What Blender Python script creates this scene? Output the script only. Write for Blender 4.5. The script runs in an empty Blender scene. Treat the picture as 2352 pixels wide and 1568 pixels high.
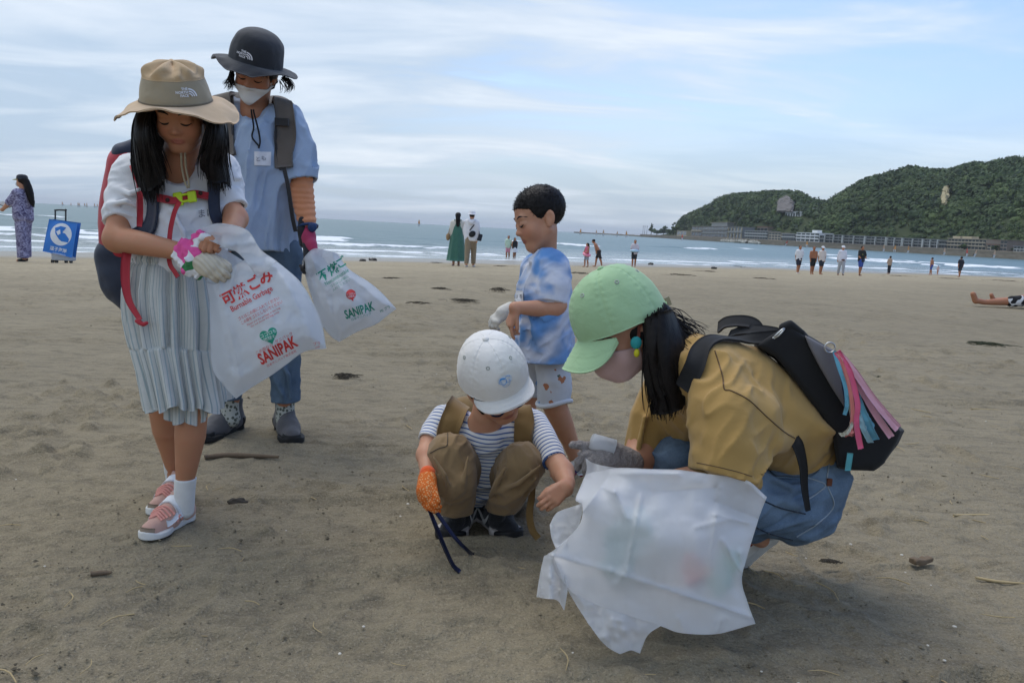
import bpy, math, random
import numpy as np
from mathutils import Matrix, Vector
rad = math.radians
SC = bpy.context.scene
COL = SC.collection
RNG = np.random.default_rng(7)

# ------------------------------------------------------------------ camera
CAMH = 0.90                     # the photographer crouches: eye below the children's chins
LENS = 28.0
FPX = LENS / 36 * 2352          # focal length in pixels of a 2352 px wide picture
CAMROT = Matrix.Rotation(rad(90 - 8.04), 4, 'X') @ Matrix.Rotation(rad(3.1), 4, 'Z')
cam_data = bpy.data.cameras.new('camera')
cam_data.lens = LENS; cam_data.sensor_width = 36
cam_data.clip_start = 0.05; cam_data.clip_end = 60000
cam = bpy.data.objects.new('camera', cam_data)
cam.matrix_world = Matrix.Translation((0, 0, CAMH)) @ CAMROT
COL.objects.link(cam); SC.camera = cam

# ------------------------------------------------------------------ sky and sun
SUN_EL, SUN_AZ = rad(66), rad(-38)      # azimuth from +Y towards +X: the sun stands left, beyond the people
W = bpy.data.worlds.new('World'); SC.world = W; W.use_nodes = True
nt = W.node_tree; N = nt.nodes; L = nt.links; N.clear()
out = N.new('ShaderNodeOutputWorld'); bg = N.new('ShaderNodeBackground')
sky = N.new('ShaderNodeTexSky'); sky.sky_type = 'NISHITA'; sky.sun_disc = False
sky.sun_elevation = SUN_EL; sky.sun_rotation = SUN_AZ
sky.air_density = 1.2; sky.dust_density = 2.0; sky.ozone_density = 2.0
tc = N.new('ShaderNodeTexCoord'); sep = N.new('ShaderNodeSeparateXYZ')
L.new(tc.outputs['Generated'], sep.inputs[0])
def wmath(op, a, b=None, c=None):
    n = N.new('ShaderNodeMath'); n.operation = op
    for i, v in enumerate((a, b, c)):
        if v is None: continue
        if isinstance(v, (int, float)): n.inputs[i].default_value = v
        else: L.new(v, n.inputs[i])
    return n.outputs[0]
zz = wmath('MAXIMUM', sep.outputs['Z'], 0.0)
den = wmath('ADD', zz, 0.13)
u_ = wmath('DIVIDE', sep.outputs['X'], den); v_ = wmath('DIVIDE', sep.outputs['Y'], den)
cmb = N.new('ShaderNodeCombineXYZ'); L.new(u_, cmb.inputs[0]); L.new(v_, cmb.inputs[1])
mp = N.new('ShaderNodeMapping'); mp.inputs['Rotation'].default_value = (0, 0, rad(-14))
mp.inputs['Scale'].default_value = (0.50, 1.05, 1.0); mp.inputs['Location'].default_value = (1.3, 0.4, 0.0)
L.new(cmb.outputs[0], mp.inputs[0])
n1 = N.new('ShaderNodeTexNoise'); n1.inputs['Scale'].default_value = 1.5; n1.inputs['Detail'].default_value = 9
n1.inputs['Roughness'].default_value = 0.56; n1.inputs['Distortion'].default_value = 0.7
L.new(mp.outputs[0], n1.inputs['Vector'])
n2 = N.new('ShaderNodeTexNoise'); n2.inputs['Scale'].default_value = 0.33; n2.inputs['Detail'].default_value = 3
L.new(mp.outputs[0], n2.inputs['Vector'])
# cloud cover thins towards the right (+X), as a broad front of high cloud does
cov = wmath('ADD', wmath('MULTIPLY', sep.outputs['X'], -0.48), 0.12)
den_c = wmath('ADD', wmath('ADD', wmath('MULTIPLY', n1.outputs['Fac'], 0.95), wmath('MULTIPLY', n2.outputs['Fac'], 0.35)), cov)
ramp = N.new('ShaderNodeMapRange'); ramp.interpolation_type = 'SMOOTHSTEP'
ramp.inputs['From Min'].default_value = 0.50; ramp.inputs['From Max'].default_value = 0.86
L.new(den_c, ramp.inputs['Value'])
hz = N.new('ShaderNodeMapRange'); hz.interpolation_type = 'SMOOTHSTEP'      # milky air low over the sea
hz.inputs['From Min'].default_value = 0.0; hz.inputs['From Max'].default_value = 0.22
hz.inputs['To Min'].default_value = 0.86; hz.inputs['To Max'].default_value = 0.0
L.new(zz, hz.inputs['Value'])
cf = wmath('MAXIMUM', ramp.outputs[0], hz.outputs[0])
cf = wmath('MULTIPLY', cf, 0.93)
skym = N.new('ShaderNodeMix'); skym.data_type = 'RGBA'; skym.blend_type = 'MULTIPLY'
skym.inputs[0].default_value = 1.0
L.new(sky.outputs[0], skym.inputs[6]); skym.inputs[7].default_value = (1.25, 1.35, 1.60, 1)
ccol = N.new('ShaderNodeMix'); ccol.data_type = 'RGBA'
ccol.inputs[6].default_value = (3.75, 4.75, 5.95, 1); ccol.inputs[7].default_value = (6.7, 7.2, 7.8, 1)
cb = N.new('ShaderNodeMapRange'); cb.inputs['From Min'].default_value = 0.40; cb.inputs['From Max'].default_value = 0.72
L.new(n1.outputs['Fac'], cb.inputs['Value']); L.new(cb.outputs[0], ccol.inputs[0])
mixc = N.new('ShaderNodeMix'); mixc.data_type = 'RGBA'
L.new(cf, mixc.inputs[0]); L.new(skym.outputs[2], mixc.inputs[6]); L.new(ccol.outputs[2], mixc.inputs[7])
L.new(mixc.outputs[2], bg.inputs['Color']); bg.inputs['Strength'].default_value = 0.1
L.new(bg.outputs[0], out.inputs[0])

sd = bpy.data.lights.new('sun', 'SUN'); sd.energy = 1.2; sd.angle = rad(42); sd.color = (1.0, 0.96, 0.90)
sun = bpy.data.objects.new('sun', sd); COL.objects.link(sun)
sdir = Vector((math.sin(SUN_AZ) * math.cos(SUN_EL), math.cos(SUN_AZ) * math.cos(SUN_EL), math.sin(SUN_EL)))
sun.rotation_euler = sdir.to_track_quat('Z', 'Y').to_euler(); sun.location = (-6, 8, 14)

SC.view_settings.view_transform = 'Standard'; SC.view_settings.look = 'None'
SC.view_settings.exposure = 0.45; SC.view_settings.gamma = 1.0
SC.view_settings.use_curve_mapping = False
SC.render.engine = 'CYCLES'
SC.cycles.use_denoising = True
SC.cycles.max_bounces = 7; SC.cycles.transparent_max_bounces = 12
SC.cycles.diffuse_bounces = 2; SC.cycles.glossy_bounces = 2; SC.cycles.transmission_bounces = 5

# ------------------------------------------------------------------ pixel -> place
R3 = np.array(CAMROT.to_3x3()); CAMP = np.array((0, 0, CAMH))
def ray(px, py): return R3 @ np.array(((px - 1176) / FPX, -(py - 784) / FPX, -1.0))
def P(px, py, d):
    """point seen at photo pixel (2352 px scale) whose world Y is d"""
    r = ray(px, py); return CAMP + r * (d / r[1])
WATER = -0.95
def shore(x):
    x = np.asarray(x, float)
    xc = np.clip(x, -20, 60)
    v = 47.5 + .8 * xc - .0055 * xc * xc
    return v + np.where(x < -20, (x + 20) * 1.0, 0) + np.where(x > 60, (x - 60) * .12, 0)
def offshore(x, y):
    """metres out from the waterline (negative on the beach)"""
    return (np.asarray(y) - shore(x)) * .8
def ground_z(x, y):
    s = -offshore(x, y)
    t = np.clip(s / 32.0, 0, 1)
    z = WATER * (1 - t * t * (3 - 2 * t))
    return np.where(s < 0, np.maximum(WATER + s * .03, -6), z)
def G(px, py):
    """point of the beach seen at a photo pixel"""
    r = ray(px, py); t = .5
    for _ in range(4000):
        p = CAMP + r * t
        g = float(ground_z(p[0], p[1]))
        if p[2] <= g + 1e-4: break
        t += max((p[2] - g) * .6, .0008)
    return CAMP + r * t
def mpp(d): return d / FPX / 1.0        # metres per photo pixel at depth d

# ------------------------------------------------------------------ noise
def _h(ix, iy, iz, seed):
    n = (ix.astype(np.int64) * 374761393 + iy.astype(np.int64) * 668265263 + iz.astype(np.int64) * 2147483647 + seed * 974634777) & 0xffffffff
    n = ((n ^ (n >> 13)) * 1274126177) & 0xffffffff
    n = n ^ (n >> 16)
    return (n & 0xffff).astype(np.float32) / 32767.5 - 1.0
def noise(p, seed=0):
    p = np.asarray(p, np.float32)
    if p.shape[1] == 2: p = np.concatenate([p, np.zeros((len(p), 1), np.float32)], 1)
    i = np.floor(p); f = p - i; i = i.astype(np.int64); f = f * f * f * (f * (f * 6 - 15) + 10)
    r = 0
    for dx in (0, 1):
        wx = f[:, 0] if dx else 1 - f[:, 0]
        for dy in (0, 1):
            wy = f[:, 1] if dy else 1 - f[:, 1]
            for dz in (0, 1):
                wz = f[:, 2] if dz else 1 - f[:, 2]
                r = r + wx * wy * wz * _h(i[:, 0] + dx, i[:, 1] + dy, i[:, 2] + dz, seed)
    return r
def fbm(p, octv=4, seed=0, gain=.5):
    p = np.asarray(p, np.float32); a = 1.; r = 0
    for k in range(octv):
        r = r + a * noise(p * 2 ** k + 17.3 * k, seed + k); a *= gain
    return r

# ------------------------------------------------------------------ objects
def new_mesh(name, v, faces_list, smooth=True):
    """faces_list: list of (M,3)/(M,4) int arrays"""
    v = np.asarray(v, np.float32)
    me = bpy.data.meshes.new(name)
    fl = [np.asarray(f, np.int32) for f in faces_list if len(f)]
    me.vertices.add(len(v)); me.vertices.foreach_set('co', v.ravel())
    nl = sum(f.size for f in fl); npoly = sum(len(f) for f in fl)
    me.loops.add(nl); me.polygons.add(npoly)
    me.loops.foreach_set('vertex_index', np.concatenate([f.ravel() for f in fl]))
    st = []; o = 0
    for f in fl:
        st.append(o + np.arange(len(f)) * f.shape[1]); o += f.size
    me.polygons.foreach_set('loop_start', np.concatenate(st).astype(np.int32))
    me.polygons.foreach_set('use_smooth', np.full(npoly, smooth))
    me.update(calc_edges=True); me.validate()
    return me
WL = {}
def thing(name, label, cat, base, group=None):
    o = bpy.data.objects.new(name, None); COL.objects.link(o)
    o.empty_display_size = .1
    o.location = base; WL[o] = np.array(base, float)
    o['label'] = label; o['category'] = cat
    if group: o['group'] = group
    return o
def mesh_obj(name, me, mat, parent=None):
    o = bpy.data.objects.new(name, me); COL.objects.link(o)
    if mat is not None: me.materials.append(mat)
    if parent is not None: o.parent = parent
    return o
def part(name, geo, mat, parent=None, smooth=True, label=None, attrs=None):
    """geo = (verts, [face arrays]) in world metres; becomes a child of parent"""
    v, f = geo[0], geo[1]
    v = np.asarray(v, float)
    b = WL[parent] if parent is not None else np.zeros(3)
    me = new_mesh(name, v - b, f, smooth)
    o = mesh_obj(name, me, mat, parent); WL[o] = b
    if label: o['label'] = label
    for k, a in (attrs or {}).items():
        a = np.asarray(a, np.float32)
        if a.ndim == 2:
            if a.shape[1] == 3: a = np.concatenate([a, np.ones((len(a), 1), np.float32)], 1)
            at = me.attributes.new(k, 'FLOAT_COLOR', 'POINT'); at.data.foreach_set('color', a.ravel())
        else:
            at = me.attributes.new(k, 'FLOAT', 'POINT'); at.data.foreach_set('value', a)
    return o
def solo(name, geo, mat, label, cat, base=None, group=None, smooth=True, attrs=None, kind=None):
    """a top-level thing that is one mesh, its origin at base"""
    v = np.asarray(geo[0], float)
    if base is None: base = np.array([*(v.min(0)[:2] + v.max(0)[:2]) / 2, v[:, 2].min()])
    me_o = part(name, (v - np.array(base), geo[1]), mat, None, smooth, None, attrs)
    me_o.location = base; WL[me_o] = np.array(base, float)
    if label: me_o['label'] = label
    if cat: me_o['category'] = cat
    if group: me_o['group'] = group
    if kind: me_o['kind'] = kind
    return me_o
def merge(*gs):
    vs, fs, o = [], [], 0
    for g in gs:
        v = np.asarray(g[0], float); vs.append(v)
        for f in g[1]:
            if len(f): fs.append(np.asarray(f, int) + o)
        o += len(v)
    return np.concatenate(vs), fs

# ------------------------------------------------------------------ materials
def srgb(*c):
    c = np.array(c, float) / 255
    return tuple(np.where(c <= .04045, c / 12.92, ((c + .055) / 1.055) ** 2.4))
class NB:
    """small node-tree builder"""
    def __init__(s, name):
        s.m = bpy.data.materials.new(name); s.m.use_nodes = True
        s.t = s.m.node_tree; s.N = s.t.nodes; s.L = s.t.links
        s.b = s.N['Principled BSDF']; s.o = s.N['Material Output']
        s.b.inputs['Specular IOR Level'].default_value = .3
        s.tc = None
    def obj(s):
        if s.tc is None: s.tc = s.N.new('ShaderNodeTexCoord')
        return s.tc.outputs['Object']
    def lk(s, a, b): s.L.new(a, b)
    def inp(s, sock, v):
        if isinstance(v, bpy.types.NodeSocket): s.L.new(v, sock)
        elif isinstance(v, (tuple, list)) and sock.type == 'RGBA': sock.default_value = (*v[:3], 1)
        else: sock.default_value = v
    def noise(s, scale, detail=4, rough=.55, vec=None, out='Fac', stretch=None, dist=0):
        n = s.N.new('ShaderNodeTexNoise'); n.inputs['Scale'].default_value = scale
        n.inputs['Detail'].default_value = detail; n.inputs['Roughness'].default_value = rough
        n.inputs['Distortion'].default_value = dist
        vec = vec or s.obj()
        if stretch:
            m = s.N.new('ShaderNodeMapping'); m.inputs['Scale'].default_value = stretch; s.lk(vec, m.inputs[0]); vec = m.outputs[0]
        s.lk(vec, n.inputs['Vector']); return n.outputs[out]
    def vor(s, scale, vec=None, out='Distance', feature='F1'):
        n = s.N.new('ShaderNodeTexVoronoi'); n.feature = feature; n.inputs['Scale'].default_value = scale
        s.lk(vec or s.obj(), n.inputs['Vector']); return n.outputs[out]
    def math(s, op, a, b=None, c=None, clamp=False):
        n = s.N.new('ShaderNodeMath'); n.operation = op; n.use_clamp = clamp
        for i, v in enumerate((a, b, c)):
            if v is not None: s.inp(n.inputs[i], v)
        return n.outputs[0]
    def rng(s, v, a, b, c=0., d=1., smooth=False):
        n = s.N.new('ShaderNodeMapRange'); n.interpolation_type = 'SMOOTHSTEP' if smooth else 'LINEAR'
        s.lk(v, n.inputs['Value'])
        for k, x in zip(('From Min', 'From Max', 'To Min', 'To Max'), (a, b, c, d)): n.inputs[k].default_value = x
        return n.outputs[0]
    def mix(s, f, a, b, blend='MIX'):
        n = s.N.new('ShaderNodeMix'); n.data_type = 'RGBA'; n.blend_type = blend
        s.inp(n.inputs[0], f); s.inp(n.inputs[6], a); s.inp(n.inputs[7], b); return n.outputs[2]
    def attr(s, name, out='Fac'):
        n = s.N.new('ShaderNodeAttribute'); n.attribute_name = name; return n.outputs[out]
    def bump(s, h, strength=.3, dist=.01, prev=None):
        n = s.N.new('ShaderNodeBump'); n.inputs['Strength'].default_value = strength; n.inputs['Distance'].default_value = dist
        s.lk(h, n.inputs['Height'])
        if prev is not None: s.lk(prev, n.inputs['Normal'])
        return n.outputs[0]
    def fin(s, color=None, rough=None, normal=None, **kw):
        if color is not None: s.inp(s.b.inputs['Base Color'], color)
        if rough is not None: s.inp(s.b.inputs['Roughness'], rough)
        if normal is not None: s.lk(normal, s.b.inputs['Normal'])
        for k, v in kw.items(): s.inp(s.b.inputs[k.replace('_', ' ')], v)
        return s.m
_MC = {}
def cloth(name, col, rough=.9, var=.10, bump=.35, scale=26, attr=None, fine=260, sheen=.15):
    """woven or knitted fabric: soft mottling, creases, fine weave"""
    if name in _MC: return _MC[name]
    b = NB(name)
    base = b.attr(attr, 'Color') if attr else col
    n = b.noise(scale * .35, 3)
    v = b.rng(n, .3, .7, 1 - var, 1 + var)
    vc = b.N.new('ShaderNodeCombineColor')
    for i in range(3): b.lk(v, vc.inputs[i])
    c = b.mix(1.0, base, vc.outputs[0], 'MULTIPLY')
    bn = b.bump(b.noise(scale, 3, .5, dist=.6), bump, .008)
    bn = b.bump(b.noise(fine, 2), .18, .0012, bn)
    b.b.inputs['Sheen Weight'].default_value = sheen; b.b.inputs['Sheen Roughness'].default_value = .6
    _MC[name] = b.fin(c, rough, bn); return _MC[name]
def plain(name, col, rough=.6, bump=.08, scale=60, var=.06, metal=0., **kw):
    if name in _MC: return _MC[name]
    b = NB(name)
    v = b.rng(b.noise(scale * .4, 4), .3, .7, 1 - var, 1 + var)
    vc = b.N.new('ShaderNodeCombineColor')
    for i in range(3): b.lk(v, vc.inputs[i])
    c = b.mix(1.0, col, vc.outputs[0], 'MULTIPLY')
    b.b.inputs['Metallic'].default_value = metal
    _MC[name] = b.fin(c, rough, b.bump(b.noise(scale, 3), bump, .004), **kw); return _MC[name]
def skin_mat(name, attr='Col'):
    if name in _MC: return _MC[name]
    b = NB(name)
    c = b.attr(attr, 'Color')
    n = b.rng(b.noise(45, 4), .3, .7, 0, 1)
    c = b.mix(b.math('MULTIPLY', n, .26), c, (.50, .17, .10))
    bn = b.bump(b.noise(420, 2), .10, .001)
    b.b.inputs['Subsurface Weight'].default_value = .12
    b.b.inputs['Subsurface Radius'].default_value = (.012, .005, .003)
    b.b.inputs['Subsurface Scale'].default_value = .6
    _MC[name] = b.fin(c, .52, bn); return _MC[name]
def vcol(name, rough=.8, bump=.1, scale=60, spec=.3):
    """colour read from the mesh"""
    if name in _MC: return _MC[name]
    b = NB(name); b.b.inputs['Specular IOR Level'].default_value = spec
    _MC[name] = b.fin(b.attr('Col', 'Color'), rough, b.bump(b.noise(scale, 3), bump, .004)); return _MC[name]

# ------------------------------------------------------------------ solids from distance fields
def A3(*x): return np.array(x, float)
class Pr:
    def __init__(s, f, lo, hi): s.f = f; s.lo = np.array(lo, float); s.hi = np.array(hi, float)
    def __call__(s, p): return s.f(p)
def seg(a, b, ra, rb=None):
    a = np.asarray(a, np.float32); b = np.asarray(b, np.float32); rb = ra if rb is None else rb
    ba = b - a; l2 = float(ba @ ba) + 1e-12
    def f(p):
        q = p - a; t = np.clip(q @ ba / l2, 0, 1)
        return np.sqrt(((q - t[:, None] * ba) ** 2).sum(1)) - (ra + (rb - ra) * t)
    r = max(ra, rb)
    return Pr(f, np.minimum(a, b) - r, np.maximum(a, b) + r)
def chain(pts, k=0.):
    """pts: (px,py,d,radius px)"""
    q = [(P(x, y, d), r * mpp(d)) for x, y, d, r in pts]
    return uni([seg(q[i][0], q[i + 1][0], q[i][1], q[i + 1][1]) for i in range(len(q) - 1)] if len(q) > 1 else [seg(q[0][0], q[0][0] + 1e-4, q[0][1])], k)
def wchain(pts, k=0.):
    """pts: (world point, radius m)"""
    return uni([seg(pts[i][0], pts[i + 1][0], pts[i][1], pts[i + 1][1]) for i in range(len(pts) - 1)], k)
def ell(c, r, rot=None):
    c = np.asarray(c, np.float32); r = np.asarray(r, np.float32)
    Rm = np.eye(3, dtype=np.float32) if rot is None else np.asarray(rot, np.float32)   # columns = axes
    def f(p):
        q = (p - c) @ Rm
        k0 = np.sqrt(((q / r) ** 2).sum(1)) + 1e-9; k1 = np.sqrt(((q / (r * r)) ** 2).sum(1)) + 1e-9
        return k0 * (k0 - 1) / k1
    e = np.abs(Rm) @ r
    return Pr(f, c - e, c + e)
def boxp(c, h, rot=None, rd=.01):
    c = np.asarray(c, np.float32); h = np.asarray(h, np.float32) - rd
    Rm = np.eye(3, dtype=np.float32) if rot is None else np.asarray(rot, np.float32)
    def f(p):
        q = np.abs((p - c) @ Rm) - h
        return np.sqrt((np.maximum(q, 0) ** 2).sum(1)) + np.minimum(q.max(1), 0) - rd
    e = np.abs(Rm) @ (h + rd)
    return Pr(f, c - e, c + e)
def smin(a, b, k):
    if k <= 0: return np.minimum(a, b)
    h = np.maximum(k - np.abs(a - b), 0) / k
    return np.minimum(a, b) - h * h * k * .25
def uni(ps, k=0.):
    def f(p):
        r = ps[0](p)
        for q in ps[1:]: r = smin(r, q(p), k)
        return r
    return Pr(f, np.min([q.lo for q in ps], 0), np.max([q.hi for q in ps], 0))
def sub(a, b, k=0.):
    return Pr(lambda p: -smin(-a(p), b(p), k), a.lo, a.hi)
def cutp(a, pt, n, wall=None, deep=.06):
    """keep the side of a away from n beyond pt; wall = hollow rim of that thickness"""
    pt = np.asarray(pt, np.float32); n = np.asarray(n, np.float32); n = n / np.linalg.norm(n)
    def f(p):
        d = a(p); s = (p - pt) @ n
        r = np.maximum(d, s)
        if wall is not None: r = np.maximum(r, -np.maximum(d + wall, -s - deep))
        return r
    return Pr(f, a.lo, a.hi)
def bound(a, m=.06):
    lo, hi = a.lo - m, a.hi + m; c = ((lo + hi) / 2).astype(np.float32); h = ((hi - lo) / 2).astype(np.float32)
    def f(p):
        q = np.abs(p - c) - h; mx = q.max(1)
        r = np.maximum(mx, 0) + m; i = np.nonzero(mx < 0)[0]
        if len(i): r[i] = a(p[i])
        return r
    return Pr(f, a.lo, a.hi)
def rough_(a, amp, freq, seed=0, octv=2, stretch=None):
    st = np.ones(3, np.float32) if stretch is None else np.asarray(stretch, np.float32)
    def f(p):
        d = a(p); i = np.nonzero(np.abs(d) < .08)[0]
        if len(i): d = d.copy(); d[i] += amp * fbm(p[i] * freq * st, octv, seed)
        return d
    return Pr(f, a.lo, a.hi)
def folds(a, u, amp, fa, fl, seed=0):
    """cloth folds with fairly sharp crests running along u"""
    u = np.asarray(u, np.float32); u = u / np.linalg.norm(u); v = np.cross(u, (.3, .9, .2)); v = (v / np.linalg.norm(v)).astype(np.float32); w = np.cross(u, v)
    def f(p):
        d = a(p); i = np.nonzero(np.abs(d) < .08)[0]
        if len(i):
            q = p[i]; k = np.stack([q @ u * fl, q @ v * fa, q @ w * fa], 1); k = k + .55 * noise(q * 6, seed + 3)[:, None]
            n = 1 - np.abs(noise(k, seed)) * 2.4; n2 = 1 - np.abs(noise(k * 2.1 + 7, seed + 9)) * 2.4
            m = .5 + .5 * np.clip(noise(q * 5, seed + 5) * 1.6, -1, 1); d = d.copy(); d[i] -= amp * m * np.maximum(n, -.4) + amp * .35 * np.maximum(n2, -.4)
        return d
    return Pr(f, a.lo - amp, a.hi + amp)
def ridges(a, lines, k=.02):
    """fold ridges: lines of (px,py,d) points with a radius in px at the end of each tuple list"""
    return uni([a] + [bound(chain(l)) for l in lines], k)
def solid(a, h, proj=True, B=4):
    lo = (a.lo - 3 * h).astype(np.float64); n = np.maximum(np.ceil((a.hi + 3 * h - lo) / (h * B)).astype(int), 1)
    gx, gy, gz = [lo[i] + (np.arange(n[i]) * B + (B - 1) / 2) * h for i in range(3)]
    C = np.stack(np.meshgrid(gx, gy, gz, indexing='ij'), -1).reshape(-1, 3).astype(np.float32)
    dc = a(C).astype(np.float32)
    act = np.nonzero(np.abs(dc) < h * B * 1.75)[0]
    D = dc.reshape(n); D = D.repeat(B, 0).repeat(B, 1).repeat(B, 2)
    off = np.stack(np.meshgrid(*[np.arange(B)] * 3, indexing='ij'), -1).reshape(-1, 3)
    bi = np.stack(np.unravel_index(act, n), -1) * B
    for s in range(0, len(bi), 6000):
        idx = (bi[s:s + 6000, None, :] + off[None]).reshape(-1, 3)
        D[idx[:, 0], idx[:, 1], idx[:, 2]] = a((lo + idx * h).astype(np.float32))
    I = D < 0; NS = D.shape
    cnt = np.zeros([q - 1 for q in NS], np.int8)
    for dx in (0, 1):
        for dy in (0, 1):
            for dz in (0, 1): cnt += I[dx:NS[0] - 1 + dx, dy:NS[1] - 1 + dy, dz:NS[2] - 1 + dz]
    cells = np.argwhere((cnt > 0) & (cnt < 8)); CS = np.array(cnt.shape)
    key = (cells[:, 0] * CS[1] + cells[:, 1]) * CS[2] + cells[:, 2]
    cor = np.array([(x, y, z) for x in (0, 1) for y in (0, 1) for z in (0, 1)])
    vals = np.stack([D[cells[:, 0] + c[0], cells[:, 1] + c[1], cells[:, 2] + c[2]] for c in cor], 1)
    acc = np.zeros((len(cells), 3)); w = np.zeros(len(cells))
    for i in range(8):
        for j in range(i + 1, 8):
            if np.abs(cor[i] - cor[j]).sum() != 1: continue
            va, vb = vals[:, i], vals[:, j]; m = (va < 0) != (vb < 0)
            t = np.where(m, va / np.where(m, va - vb, 1), 0)
            acc += m[:, None] * (cor[i] + t[:, None] * (cor[j] - cor[i])); w += m
    V = lo + (cells + acc / np.maximum(w, 1)[:, None]) * h
    F_ = []
    for ax in range(3):
        sl0 = [slice(None)] * 3; sl1 = [slice(None)] * 3; sl0[ax] = slice(0, -1); sl1[ax] = slice(1, None)
        e = np.argwhere(I[tuple(sl0)] != I[tuple(sl1)])
        b_, c_ = [(1, 2), (2, 0), (0, 1)][ax]
        ok = (e[:, b_] > 0) & (e[:, c_] > 0) & (e[:, b_] < CS[b_]) & (e[:, c_] < CS[c_]); e = e[ok]
        q = []
        for ob, oc in ((0, 0), (-1, 0), (-1, -1), (0, -1)):
            c = e.copy(); c[:, b_] += ob; c[:, c_] += oc
            q.append(np.searchsorted(key, (c[:, 0] * CS[1] + c[:, 1]) * CS[2] + c[:, 2]))
        q = np.stack(q, 1); fl = ~I[e[:, 0], e[:, 1], e[:, 2]]
        q[fl] = q[fl][:, ::-1]; F_.append(q)
    if proj:
        for _ in range(2):
            p = V.astype(np.float32); e = np.float32(h * .5); d0 = a(p)
            g = np.stack([a(p + A3(*(e if k == i else 0 for k in range(3))).astype(np.float32)) - d0 for i in range(3)], 1) / e
            st = d0[:, None] * g / np.maximum((g ** 2).sum(1), .3)[:, None]
            V = V - np.clip(st, -h * .4, h * .4)
    return V, [np.concatenate(F_)]
def flat(col, n): return np.tile(np.array(col, np.float32)[None, :3], (n, 1))

# ------------------------------------------------------------------ sheets, tubes, lathes
def grid_faces(nu, nv, wrap_u=False, wrap_v=False):
    iu = np.arange(nu if wrap_u else nu - 1); iv = np.arange(nv if wrap_v else nv - 1)
    a, b = np.meshgrid(iu, iv, indexing='ij'); a = a.ravel(); b = b.ravel()
    a1 = (a + 1) % nu; b1 = (b + 1) % nv
    return np.stack([a * nv + b, a1 * nv + b, a1 * nv + b1, a * nv + b1], 1)
def sheet(pts):
    """pts (nu,nv,3)"""
    nu, nv = pts.shape[:2]; return pts.reshape(-1, 3), [grid_faces(nu, nv)]
def normals(pts, wrap_v=False):
    if wrap_v: dv = np.roll(pts, -1, 1) - np.roll(pts, 1, 1)
    else: dv = np.gradient(pts, axis=1)
    n = np.cross(np.gradient(pts, axis=0), dv)
    return n / (np.linalg.norm(n, axis=2, keepdims=True) + 1e-12)
def thick(pts, t, wrap_v=False):
    """a sheet (nu,nv,3) given thickness t, rims closed"""
    nu, nv = pts.shape[:2]; n = normals(pts, wrap_v)
    v = np.concatenate([(pts + n * t / 2).reshape(-1, 3), (pts - n * t / 2).reshape(-1, 3)]); o = nu * nv
    g = grid_faces(nu, nv, False, wrap_v); f = [g, g[:, ::-1] + o]
    def rim(a): a = np.asarray(a); return np.stack([a[:-1], a[1:], a[1:] + o, a[:-1] + o], 1)
    r0 = np.arange(nv); r1 = (nu - 1) * nv + np.arange(nv)
    if wrap_v: r0 = np.append(r0, r0[0]); r1 = np.append(r1, r1[0])
    f += [rim(r0)[:, ::-1], rim(r1)]
    if not wrap_v:
        c0 = np.arange(nu) * nv; c1 = c0 + nv - 1; f += [rim(c0), rim(c1)[:, ::-1]]
    return v, f
def smooth_curve(pts, n):
    """Catmull-Rom through pts (m,k) -> n samples"""
    p = np.asarray(pts, float); m = len(p)
    if m == 2: return p[0] + np.linspace(0, 1, n)[:, None] * (p[1] - p[0])
    q = np.concatenate([[2 * p[0] - p[1]], p, [2 * p[-1] - p[-2]]])
    t = np.linspace(0, m - 1, n); i = np.minimum(t.astype(int), m - 2); f = (t - i)[:, None]
    a, b, c, d = q[i], q[i + 1], q[i + 2], q[i + 3]
    return .5 * (2 * b + (c - a) * f + (2 * a - 5 * b + 4 * c - d) * f * f + (3 * b - a - 3 * c + d) * f ** 3)
def frames(c):
    t = np.gradient(c, axis=0); t /= np.linalg.norm(t, axis=1, keepdims=True) + 1e-12
    up = np.array((0, 0, 1.)) if abs(t[0][2]) < .9 else np.array((0, 1., 0))
    a = np.cross(t[0], up); a /= np.linalg.norm(a); out = [a]
    for i in range(1, len(c)):
        a = out[-1] - t[i] * (out[-1] @ t[i]); out.append(a / (np.linalg.norm(a) + 1e-12))
    A = np.array(out); return t, A, np.cross(t, A)
def tube(pts, r, n=10, sides=6, caps=True):
    """pts world polyline, r scalar or per-control-point radii"""
    c = smooth_curve(pts, n); rr = np.full(n, r) if np.isscalar(r) else np.interp(np.linspace(0, 1, n), np.linspace(0, 1, len(r)), r)
    t, a, b = frames(c); th = np.arange(sides) / sides * 2 * np.pi
    v = c[:, None] + rr[:, None, None] * (np.cos(th)[None, :, None] * a[:, None] + np.sin(th)[None, :, None] * b[:, None])
    v = v.reshape(-1, 3); f = [grid_faces(n, sides, False, True)]
    if caps:
        v = np.concatenate([v, [c[0]], [c[-1]]]); k = np.arange(sides)
        f.append(np.stack([np.full(sides, len(v) - 2), (k + 1) % sides, k], 1)); o = (n - 1) * sides
        f.append(np.stack([np.full(sides, len(v) - 1), o + k, o + (k + 1) % sides], 1))
    return v, f
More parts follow.
